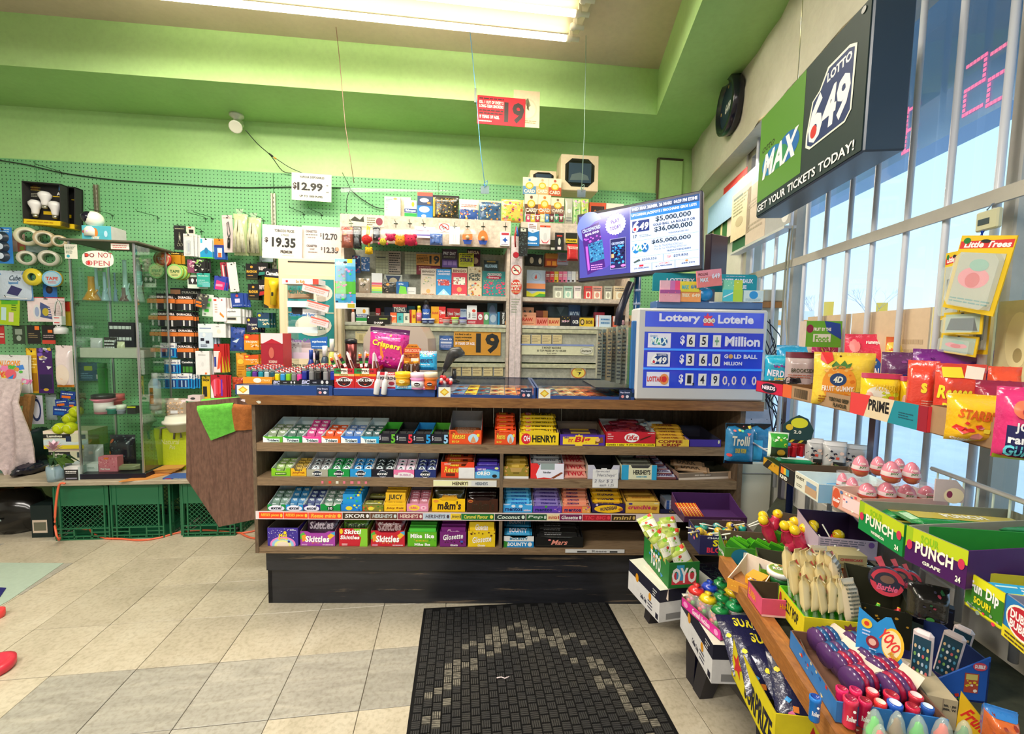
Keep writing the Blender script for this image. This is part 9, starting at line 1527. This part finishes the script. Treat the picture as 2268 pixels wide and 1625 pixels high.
fs,_,Lfs=TB(.865,(2136,1338),(2219,1396),.22,.062,3538,2978,[r_(882,.1,.75),r_(3538,.75,1),(7,'Fun Dip',.12,.45,.88,.85,3822,546),(7,'SOUR!',.25,.25,.7,.45,3794,578),(6,.1,.0,.9,.2,12,.06,[3381,2200])],'yellow and green sour dip box on the shelf at the photo edge')
inside(fs,carton(.19,.05,.01,941,[(6,.2,.2,.8,.8,7,.1,[3795,3822]),ln(3310,.82,.95,1)]),'dip_packet','sky blue dip packet lying in the sour dip box','candy packet','blue dip packets',[(0,.012+.008*i,.022)for i in range(4)],rot=(-1.1,0,0),jit=.05)
TB(.86,(2218,1405),(2300,1475),.25,.07,635,2185,[r_(3522,0,.28),(2,.52,.58,.44,.38,3821),(2,.52,.58,.4,.33,2851),(7,'DUBBLE',.2,.58,.85,.78,4078),(7,'BUBBLE',.2,.36,.85,.55,4078),ln(1346,.03,.22)],'blue and yellow bubble gum box with a red oval at the photo edge')
qb,_,_=TB(Z2,(1759,1079),(1811,1113),.20,.05,3548,3566,[(7,'QUEST',.06,.62,.42,.82,1364),(1,.48,.12,.94,.55,2967),(1,.52,.55,.92,.8,1947),ln(2183,.2,.4,2,.1,.35)],'cream protein bar box with a pale blue end, beside the pink egg box',[r_(2237,0,1)],side=3548)
inside(qb,wrapbar(.11,.03,.01,1453),'snack_bar','pale blue wrapped bar at the bottom of the cream box','bar','pale blue bars',[(-.03,.05,.008,.4),(.03,.1,.012,-.3),(.02,.04,.02,.2)])
TB(Z2,(1724,1057),(1757,1078),.20,.045,546,1620,[(7,'KIND',.1,.1,.6,.35,3821),(1,.15,.45,.35,.9,3442),(1,.35,.45,.5,.9,3507),(1,.5,.45,.7,.9,905)],'black and brown snack bar tray with a coloured square, next to the protein box')
tt_,_,_=TB(Z2,(1690,1030),(1724,1054),.20,.03,3218,1379,[(3,[(0,0),(.3,0),(.6,1),(.3,1)],546),cf([1106],5,.1)],'yellow and dark striped tray nearest the blue worm bags')
S_('green_foil_bar','P',815,725,1300,785,Z2+.03,lambda w,h:wrapbar(w,.035,.016,662,[r_(3566,.1,.9)]),'green and silver foil bar lying across the striped tray','candy bar',yaw=-.2)
kb,_,Lk=TB(Z2,(1841,1119),(1905,1151),.22,.052,3497,3514,[(2,.16,.5,.14,.5,3155),(7,'kinder',.05,.3,.3,.5,3822),r_(3788,.2,.8,.4,1),cf([3397,3821,1402],10,.08)],'pale pink egg box with a red oval')
def egg(w,h):a,b,p=MB('gloss'),MB('gloss'),MB('print');a.lathe([(w*.2,0),(w*.42,h*.12),(w*.5,h*.34),(w*.46,h*.55),(w*.34,h*.8),(w*.15,h*.96),(0,h)],0,16,cols=[2644,2916,3532,3465,3465,3448]);b.lathe([(w*.505,h*.3),(w*.51,h*.36)],3140,16,caps=False);p.front([(7,'JOY',.3,.44,.7,.56,1139),(2,.5,.68,.14,.06,3788)],w,h,-w*.49);return[('egg_shell',a),('rim',b),('print',p)]
EG=((265,230,460,450),(462,240,632,440),(700,260,842,420),(575,290,802,520),(800,300,1006,530),(105,415,240,600),(200,460,350,640),(330,520,537,700),(530,512,748,720),(742,535,962,735),(958,550,1172,745))
for i,(x0,y0,x1,y1)in enumerate(EG):
 up=i<5;S_('surprise_egg','Q',x0,y0,x1,y1,Z2+(.085 if up else .02),egg,('upper' if up else 'lower')+' row pink surprise egg, '+('first','second','third','fourth','fifth','first','second','third','fourth','fifth','sixth')[i]+' counting from the cream protein box','surprise egg',yaw=-.4,group='pink surprise eggs')
def cup(w,h):m=MB('film');m.lathe([(w*.42,0),(w*.5,h)],3822,16,caps=False);return[('clear_cup',m)]
for i,(x0,y0,x1,y1)in enumerate(EG[5:]):S_('egg_cup','Q',x0-5,y0-15,x1+8,y1,Z2+.015,cup,'clear plastic cup round the lower pink egg, '+ORD[i]+' in the row','plastic cup',yaw=-.4)
S_('carton_flap','Q',1150,490,1465,725,Z2+.06,lambda w,h:[('flap_board',(lambda m:(m.prism([(-w/2,0),(w/2,0),(w/2,h*.6),(w*.2,h),(-w/2,h)],0,.003,3259),m)[1])(MB())),('print',MB().front([(2,.65,.3,.34,.35,3803),(2,.5,.35,.1,.16,2101)],w,h))],'raised cardboard flap with a yellow round patch behind the eggs','carton',yaw=-.2)
TR_=[(3,[(0,.85),(.3,.95),(.6,.86),(1,.95),(1,1),(0,1)],273),(7,'Trolli',.16,.48,.78,.72,3548,274,'x',.1),(7,'SOUR WORM',.28,.3,.66,.42,3251,546),(6,.05,.74,.95,.92,7,.05,[3525,3447,1738]),(2,.1,.24,.08,.04,3140),(1,0,0,1,.08,274)]
for i,(x0,y0,x1,y1)in enumerate(((440,235,715,765),(95,235,490,788))):f=Fr(0,1.93-.05*i,-.1);put('gummy_bag',('rear','front')[i]+' blue and black sour worm bag hanging at the counter end of the rack','candy bag',f,ZF['P'],x0,y0,x1,y1,BG(634,TR_ if i else TR_[:1]+[r_(1214,.0,.6,.1,.5)],.05,sd=i+3))
f=Fr(0,1.75,-.2)
def PP(name,zf,x0,y0,x1,y1,c,its,lb,Y=1.75,a=-.25,k='bag',cat='candy bag',mat='foil',roll=0,th=.04,dd=.03,sd=1,**kw):
 f=Fr(0,Y,a);return put(name,lb,cat,f,ZF[zf],x0,y0,x1,y1,BG(c,its,th,mat=mat,sd=sd,**kw)if k=='bag' else CT(dd,c,its),roll=roll)
PP('sour_candy_pack','P',690,355,975,700,3565,[(1,.08,.45,.92,.95,915),(6,.15,.55,.85,.9,8,.07,[3539,3821]),(1,.08,.05,.92,.45,562),(2,.55,.25,.2,.12,2690)],'white, green and dark candy pack behind the blue worm bags',1.6)
for i in range(6):S_('red_dispenser','P',885+58*i,500+8*(i%2),1000+48*i,690-10*(i%2),Z2+.03,lambda w,h:bottle(h,w/2,3107,3379 if i else 925,None,None,.9,.2),ORD[i]+' red candy drum in the striped tray, counting from the worm bags','candy drum')
def slurp(w,h):a,p=MB('card'),MB('print');a.prism([(-w*.5,0),(w*.4,0),(w*.5,h*.5),(w*.3,h*.88),(0,h),(-w*.25,h*.85),(-w*.5,h*.62)],0,.004,580);p.front([(2,.2,.55,.12,.11,3507),(2,.52,.72,.28,.18,3539),(7,'2.0',.35,.34,.6,.46,3821,546),(1,.1,.02,.9,.12,546),(3,[(.2,.02),(.3,.02),(.4,.12),(.3,.12)],3251),(3,[(.5,.02),(.6,.02),(.7,.12),(.6,.12)],3251)],w,h);return[('header_board',a),('print',p)]
S_('sour_header_board','P',905,118,1330,510,Z2+.08,slurp,'dark teal cut-out header board with a yellow blob and 2.0 lettering','display board')
for i,(x0,y0,x1,y1)in enumerate(((1200,435,1452,805),(1440,478,1780,850),(1650,520,2070,860))):S_('gummy_fries_bag','P',x0,y0,x1,y1,Z2+.01,BG(3003,[(6,.15,.1,.85,.7,12,.09,[3412,3715,3787,547]),(1,.35,.08,.9,.3,819),(1,.05,.85,.95,.97,3549)],.05,mat='gloss'),'clear bag of red and orange gummies, '+('beside the red drums','middle one of three','behind the pink eggs')[i],'candy bag')
k1,_,_=TB(Z1,(1674,866),(1732,878),.16,.042,3108,1603,[(2,.5,.5,.3,.42,547),(7,'NERDS',.25,.35,.75,.7,3806)],'crimson carton rim with a dark oval, nearest the jackpot board')
k2,_,_=TB(Z1,(1733,878),(1881,913),.18,.045,2694,2148,[(1,0,0,.16,1,3427),(1,.2,.1,.46,.9,2694)]+[(1,.21+i*.016,.18,.218+i*.016,.85,818)for i in range(14)]+[(7,'TERIYAKI BEEF',.74,.5,.99,.75,818),(7,'FLAVOUR',.8,.15,.97,.42,818)],'brown cardboard carton with a barcode and stencilled lettering under the dried fruit bags')
k3,_,_=TB(Z1,(1882,913),(2052,958),.20,.058,3380,2421,[(1,0,0,.3,1,3396),(3,[(.22,0),(.55,0),(.62,1),(.3,1)],3530),(3,[(.55,0),(.9,0),(.9,1),(.62,1)],649),(1,.9,0,1,1,2339),(7,'PRIME',.28,.35,.56,.85,546),ln(598,.3,.6,3,.68,.85)],'red, cream and teal carton with bold black capitals on the upper shelf')
k4,_,_=TB(Z1,(2055,957),(2330,1032),.24,.062,2694,2148,[],'plain brown cardboard carton at the photo edge on the upper shelf')
def B1(name,zf,x0,y0,x1,y1,c,its,lb,dist=0,a=-.5,roll=0,th=.05,mat='foil',seal=None,sd=1,gus=0):
 p_=ZF[zf]((x0+x1)/2,y1);u,z=K1.hit(*p_,-dist);P=K1.w(u,-dist,Z1+.004);f=Fr(P.x,P.y,a);a_,b_=ZF[zf](x0,y0),ZF[zf](x1,y1);cu,w,z0,h=f.rect(a_[0],a_[1],b_[0],b_[1]);h=max(h+z0-Z1-.004,.06)
 return thing(name,lb,'candy bag',bag(w,h,th,c,its,seal=seal,mat=mat,sd=sd,gus=gus),f.w(cu,0,Z1+.004),0,None,rot=(0,roll,a))
K1=rackfr(.90)
B1('candy_pouch','N',640,460,1065,900,668,[],'turquoise pouch standing behind the cyan and the grey ones',.08)
B1('candy_pouch','N',505,575,800,895,684,[(7,'NERDS',.12,.3,.95,.52,3823,568,'x',0,-5),(7,'GUMMY',.4,.2,.85,.28,3795,567),(6,.1,.02,.9,.2,10,.06,[3397,3822]),(6,.3,.56,.8,.68,6,.05,[3398,2105])],'cyan gummy pouch with white block letters beside the jackpot board',0)
B1('dried_fruit_pouch','N',745,540,1110,975,2986,[r_(1571,.86,1),(7,'BROOKSIDE',.2,.5,1.,.6,1091,None,'b'),(1,.3,.9,.42,.98,3805),(6,.02,.04,.5,.3,14,.09,[546,530,819]),ln(2661,.36,.46),(6,.6,.04,.9,.2,5,.07,[1315])],'grey-beige pouch with dark chocolate balls, second from the jackpot board',-.02,mat='gloss')
B1('candy_pouch','N',1065,358,1545,700,2854,[(4,.4,.68,.32,10,.3,3722),(7,'Maynards',.06,.44,.5,.56,3804,786,'x',.1),(3,[(.22,.62),(.24,.82),(.31,.7),(.38,.88),(.45,.7),(.54,.82),(.52,.62)],3779)],'dark pink pouch with a gold crown behind the yellow pineapple pouch',.1)
B1('candy_pouch','N',1460,325,2015,720,3381,[(2,.5,.48,.32,.2,602),(7,'SDYEAN',.25,.36,.75,.5,3823,568),(7,'STRAWBERRY',.3,.54,.7,.6,3795),(2,.2,.82,.12,.1,3720),(7,'Hummys',.45,.84,.75,.91,3822,None,'x',.2)],'bright pink pouch with a blue cloud of lettering',.1)
B1('candy_pouch','N',1950,358,2260,720,3781,[(6,.05,.1,.7,.6,16,.07,[3459,1139,3748]),(1,0,.8,.3,1,3427)],'yellow pineapple pouch at the back, behind the pink one',.12)
B1('pineapple_pouch','N',1085,545,1830,1010,3780,[(2,.42,.42,.28,.34,3731),(6,.18,.12,.66,.72,34,.04,[3748,3442,3766]),(3,[(.28,.76),(.36,.84),(.42,.77),(.5,.86),(.54,.78),(.62,.82),(.58,.72),(.3,.7)],1139),(2,.4,.5,.14,.12,583),(7,'4D',.32,.44,.48,.56,3821,None,'x',.2),(7,'FRUIT GUMMY',.14,.28,.66,.38,4077,2914),(3,[(.1,.86),(.12,1),(.3,1),(.32,.86),(.21,.78)],3379),(7,'AMOS',.12,.86,.3,.93,4077,None,'x',.1),(2,.44,.93,.02,.02,1602),(5,.1,.05,.7,.2,3,2658)],'large yellow pouch with an orange pineapple and blue oval',-.06,mat='foil',sd=3)
B1('candy_pouch','O',245,480,745,760,1590,[r_(3427,.0,.5),(1,.2,.45,.5,.62,568),(1,.7,.35,.95,.6,568),(6,.3,.7,.95,.95,6,.05,[3701,2120])],'purple and orange pouch behind the yellow sour bags',.08)
B1('candy_pouch','O',570,450,1435,800,1832,[(6,.1,.3,.9,.9,10,.05,[2619,1302]),(7,'mix',.4,.5,.6,.65,3228)],'broad shiny purple pouch behind the orange peanut bags',.08,th=.07)
W_=[(2,.4,.55,.28,.14,3821),(7,'WARHEADS',.3,.58,.9,.74,3779,2113,'x',0,-4),(3,[(0,.06),(1,.0),(1,.14),(0,.26)],1970),(7,'SOUR',.3,.1,.75,.24,562,None,'x',0,-5),(2,.18,.4,.1,.16,3770),(6,.45,.3,.95,.55,5,.08,[3684,3283]),r_(2869,.88,1)]
B1('sour_candy_bag','O',430,730,620,1095,3778,W_[2:],'second yellow sour candy bag, squeezed beside the orange one',.0)
B1('sour_candy_bag','O',20,700,455,1065,3778,W_,'front yellow sour candy bag with a white head shape and a green band',-.05,sd=4)
RE_=[(7,'Reeses',.02,.48,.66,.68,3795,1313,'x',.15),(7,'Pieces',.1,.28,.6,.42,3795,1313,'x',.1),(1,.1,.8,.5,.95,3779),(3,[(.5,.8),(.85,.78),(.95,.95),(.6,.98)],3804),(5,.66,.05,.98,.45,9,3224),(6,.1,.04,.55,.22,8,.06,[3731,1842,3682])]
B1('peanut_candy_bag','O',510,565,850,1145,3395,[(7,'s',.55,.5,.75,.66,3795,1313),(2,.25,.15,.2,.1,802),(5,.6,.1,.95,.4,8,3224)],'narrow orange-red bag turned edge-on beside the peanut candy bag',-.04,a=-.9)
B1('peanut_candy_bag','O',805,600,1350,1060,3395,RE_,'orange-red peanut candy bag with yellow script',-.02,sd=5)
B1('candy_pouch','O',1370,630,1730,860,3667,[(3,[(.1,.2),(.5,.8),(.9,.3)],3701)],'small coral red pouch behind the maroon carton',.06)
B1('candy_pouch','O',1235,780,1800,1000,2340,[(2,.5,.6,.1,.1,3142)],'flat dark crimson pouch behind the yellow chew bag',.02)
B1('chew_bag','O',925,925,1610,1400,3762,[(7,'STARBURST',.1,.5,.98,.7,3426,4057,'x',.15,-5),(6,.1,.12,.9,.45,12,.08,[3796,3715,3737,3379]),(7,'Original',.04,.04,.3,.12,4077),(3,[(.75,0),(1,.0),(1,.16)],3107)],'large yellow fruit chew bag with orange lettering in the brown carton',-.08,a=-.55,sd=6,th=.08)
B1('gummies_bag','O',1440,850,2100,1500,3383,[(1,.1,.08,.95,.5,549),(7,'JOLLY',.2,.4,.75,.55,3822,548),(7,'rancher',.12,.26,.85,.38,3822,548),(7,'GUMMIES',.08,.08,.9,.24,1741,548),r_(3011,0,.06),(2,.35,.72,.2,.12,3701),(2,.4,.7,.12,.07,2884)],'large magenta gummies bag with navy lettering panel at the photo edge',-.12,a=-.6,sd=8,th=.08)
put('fruit_snack_carton','green fruit snack carton standing against the window bars','carton',Fr(0,1.82,-.25),ZF['N'],1005,165,1430,480,CT(.06,1699,[(3,[(.5,1),(.95,.9),(1,.3),(.6,.6)],585),(2,.1,.7,.1,.16,2084),(7,'FRUIT BY THE',.2,.62,.7,.74,3821),(1,.2,.2,.7,.5,3548),(7,'Foot',.25,.2,.65,.45,1699,3822)],side=3258))
FF=Fr(*(WIN.o+WIN.N*.05).xy,WIN.a)
LT=lambda g:[r_(3506,.0,1),(3,[(.02,.82),(.98,.86),(.98,.96),(.02,.92)],3123),(7,'Little Trees',.1,.85,.95,.93,4078,None,'x',.2,2),(2,.14,.93,.07,.04,627),r_(3002,.06,.78,.08,.92)]+g
PI=[(2,.45,.45,.3,.14,3721),(2,.45,.42,.14,.1,3397),(2,.5,.62,.18,.08,2234),ln(1689,.1,.18)]
SK=[(3,[(.2,.6),(.8,.65),(.7,.2),(.25,.15)],547)]
for x0,y0,x1,y1,g,lb,dd,rl in((640,590,812,1230,SK,'yellow air freshener card, hanging behind the big front one',0,0),(940,860,1085,1560,SK,'yellow air freshener card hanging lowest toward the photo edge',.0,0),(600,1375,955,1560,PI,'pink air freshener card at the bottom of the hanging string',.02,.1),(640,1155,1012,1370,[(3,[(.1,.2),(.9,.15),(.8,.7),(.2,.72)],547)],'black shape air freshener card in the middle of the hanging string',.03,0),(655,455,1155,1150,PI,'big yellow air freshener card with a pink flower shape at the front',.05,.22)):
 put('air_freshener',lb,'air freshener',FF,ZF['Zt'],x0,y0,x1,y1,BL(3506,LT(g)if y1-y0>300 else[r_(3506,0,1),r_(2746,.1,.9,.06,.94)]+g,(.08,.06,.92,.78),.012),d=dd,roll=rl)
put('display_clip','beige clip strip header hanging from the window rail over the air fresheners','clip',FF,ZF['Zt'],940,195,1150,380,lambda w,h:[('clip_body',(lambda m:(m.bbox(-w/2,w/2,0,.012,0,h,3001,None,.003),m)[1])(MP())),('window_slot',(lambda m:(m.box(-w*.35,w*.15,-.001,0,h*.3,h*.6,836),m)[1])(MP())),('blue_hook',(lambda m:(m.tube([(-w*.1,0,0),(-w*.15,0,-h*.3),(0,0,-h*.5)],.004,605,6),m.tube([(0,0,h),(.0,.01,h*1.3),(-.02,.03,h*1.45)],.0015,1656,5),m)[2])(MP()))],d=.03)
LS=rackfr(.76);u0,z0=LS.hit(1677,476);u1,z1=LS.hit(1909,338);ut,zt=LS.hit(1690,264);w=u1-u0;z0=(z0+z1)/2;h=zt-z0
a,b,p,wr=MP(),MB('card'),MB('print'),MB('metal');a.bbox(-w/2-.006,w/2+.006,.0,.10,-.006,h+.006,837,None,.004);b.box(-w/2,w/2,-.003,0,0,h,563)
p.front([(1,0,.14,.52,1,1411),(7,'otto',.04,.62,.2,.68,545,None,'n',.3),(2,.18,.47,.13,.13,634),(2,.36,.47,.13,.13,618),(2,.27,.44,.1,.1,901),(7,'MAX',.06,.34,.48,.58,3822,600,'x',.25),(3,[(.56,.32),(.6,.28),(.88,.28),(.92,.34),(.93,.78),(.88,.82),(.72,.82),(.66,.7),(.6,.66),(.56,.42)],3821),(3,[(.575,.33),(.61,.295),(.875,.295),(.91,.345),(.915,.77),(.875,.80),(.73,.80),(.67,.69),(.61,.65),(.575,.42)],566),(7,'LOTTO',.72,.70,.9,.77,3822),(7,'6',.58,.31,.7,.68,3822,None,'x',.1),(7,'49',.7,.33,.905,.64,3822,None,'x',.1),(2,.63,.4,.028,.05,3123),(7,'GET YOUR TICKETS TODAY!',.02,.03,.96,.105,3822,None,'b'),(2,.96,.96,.015,.022,2730)],w,h,-.003)
for x in(-w*.25,w*.35):wr.tube([(x,.05,h),(x,.05,SOF-z0)],.002,3274,4)
thing('lotto_light_box','hanging green and black lotto sign reading GET YOUR TICKETS TODAY','sign',[('sign_case',a),('face_panel',b),('print',p),('hanging_wires',wr)],LS.w((u0+u1)/2,0,z0),LS.a)
CKF=rackfr(.90);cu,w,z0,h=CKF.rect(1592,173,1646,290);r=h/2;a,b,p=MB('gloss'),MB('gloss'),MB('print');a.lathe([(r*.9,.028),(r,.02),(r,-.03),(r*.84,-.035),(r*.8,-.01),(0,-.01)],274,28,axis='y',cx=0,cy=r)
p.art([(2,.5,.5,.4,.4,564),(7,'649',.36,.4,.64,.56,3549,None,'x',.2)]+[(2,.5+.34*math.cos(k*1.5708),.5+.34*math.sin(k*1.5708),.03,.03,3238)for k in range(4)],2*r,2*r,lambda x,y,L:(x-r,-.011-L*.0003,y));thing('wall_clock','round black wall clock with brass studs on the bulkhead above the window','clock',[('clock_case',a),('clock_face',p)],CKF.w(cu,0,z0),CKF.a)
PW=Fr(*(WIN.o+WIN.N*.045).xy,WIN.a)
for x0,y0,x1,y1,c,its,lb in((145,150,670,455,2493,[],'pale blue sheet at the top of the far window pane'),(300,70,535,330,3123,[(1,.65,.5,.9,.75,3764)],'red poster with a yellow mark, high in the far window'),(140,330,400,740,867,[(1,.2,0,.26,1,3529),(1,.55,0,.62,1,3529),(1,.8,0,1,1,3531)],'green striped poster behind the dark terminal'),(385,190,580,690,3530,[ln(2182,.5,.9,6),(2,.45,.35,.2,.1,2984),(1,.1,.86,.6,.9,1382)],'cream licence sheet pinned in the far window'),(545,110,745,720,3258,[ln(2712,.2,.35),ln(2712,.6,.75,3)],'second cream sheet pinned beside the licence'),(395,620,548,815,868,[(6,.1,.1,.9,.9,24,.02,[562])],'small green pegboard piece below the licence sheets'),(745,330,1010,600,2730,[(2,.8,.5,.15,.4,3549)],'grey sheet beside the first window bars')):
 put('window_poster',lb,'poster',PW,ZF['Y'],x0,y0,x1,y1,lambda w,h:[('paper',plate(w,h,c,.002)),('print',MB().front(its,w,h))]if its else[('paper',plate(w,h,c,.002))],d=.004*(len(lb)%5))
sh_=MP();u0,za=PW.hit(1625,562,.03);u1,zb_=PW.hit(1748,497,.03);sh_.box(u0,u1,-.05,0,(za+zb_)/2-.012,(za+zb_)/2,3276);thing('poster_ledge','narrow white ledge under the posters in the far window','ledge',sh_,PW.w(0,0,0),PW.a)
f=Fr(0,2.12,0)
put('white_board_panel','white panel with small holes beside the counter end under the window','panel',f,ZF['P'],350,45,755,700,lambda w,h:[('panel_sheet',plate(w,h,3550,.01)),('print',MB().front([(2,.25,.8,.02,.012,820),(2,.78,.8,.015,.01,1093)],w,h))])
put('white_cabinet','white painted box cabinet standing below the white panel','cabinet',f,ZF['P'],310,780,735,1520,lambda w,h:[('cabinet_body',(lambda m:(m.bbox(-w/2,w/2,0,.3,-.5,h,3275,None,.004),m)[1])(MP())),('lid_edge',(lambda m:(m.box(-w/2,w/2,-.004,0,h*.8,h*.81,2184),m)[1])(MP()))],d=.05)
rr=random.Random(12)
for i in range(7):
 x0,y0=1685+rr.uniform(-12,20),700+rr.uniform(-40,60);pts=[(x0,y0)]
 for k in range(6):pts.append((1700+rr.uniform(-22,26)+(10 if k>4 else 0),y0+(250+rr.uniform(-10,50))*(k+1)/6))
 pts.append((1650+i*18,960+i*14));m=MP();m.tube(smooth([tuple(f.w(f.hit(x,y)[0],.03+.006*i,f.hit(x,y)[1]))for x,y in pts],3),.0028,547,4);thing('loose_cable','black cable in the tangle between the jackpot board and the window, '+ORD[i]+' strand','cable',m)
for i,px in enumerate((1742,1748)):m=MP();m.tube(smooth([tuple(WIN.w(WIN.hit(x,y,.06)[0],.06,WIN.hit(x,y,.06)[1]))for x,y in((px+8,500),(px-2,590),(px-8,680),(px-14+10*i,780),(px-22+16*i,850))]),.004,(2183,2456)[i],5);thing('bar_cable',('grey','pale grey')[i]+' cable tied along the window mullion','cable',m)
put('printer','small beige printer on a ledge behind the gift card stand','printer',Fr(0,2.3,-.1),ZF['Y'],725,1245,965,1375,lambda w,h:[('printer_body',(lambda m:(m.bbox(-w/2,w/2,0,.12,0,h,3002,None,.005),m)[1])(MP())),('wood_ledge',(lambda m:(m.box(-w*.6,w*.45,-.01,.16,-.03,-.002,2676),m.box(-w*.5,w*.3,.02,.14,-.6,-.03,3548),m)[2])(MB('card')))])
m=MB('card');P=[onz(x,y,.001)for x,y in((-60,1246),(141,1247),(20,1330),(-80,1385))];m.add([tuple(q)for q in P]+[tuple(q+V3((0,0,.002)))for q in P],[(4,7,6,5),(0,1,5,4),(1,2,6,5),(2,3,7,6)],2746);thing('floor_sticker','pale green worn floor decal at the photo edge','decal',m)
m=MB('card');P=[onz(x,y,.004)for x,y in((-60,1296),(14,1302),(-12,1340),(-70,1330))];m.add([tuple(q)for q in P]+[tuple(q+V3((0,0,.002)))for q in P],[(4,7,6,5),(1,2,6,5),(2,3,7,6)],550);thing('blue_leaflet','dark blue corner of a leaflet lying on the pale floor decal','paper',m)
for px,py,r,c,lb in((-20,1488,40,3124,'red round plastic foot at the photo edge on the floor'),(-10,1368,16,3396,'small red plastic corner on the floor above the round one')):
 p=onz(px,py,.0);q=onz(px+r,py,.0);m=MP();rr_=(q-p).length;m.lathe([(rr_*.9,0),(rr_,.01),(rr_,.035),(rr_*.7,.04),(rr_*.6,.02),(0,.02)],c,20);thing('red_disc',lb,'plastic disc',m,p)
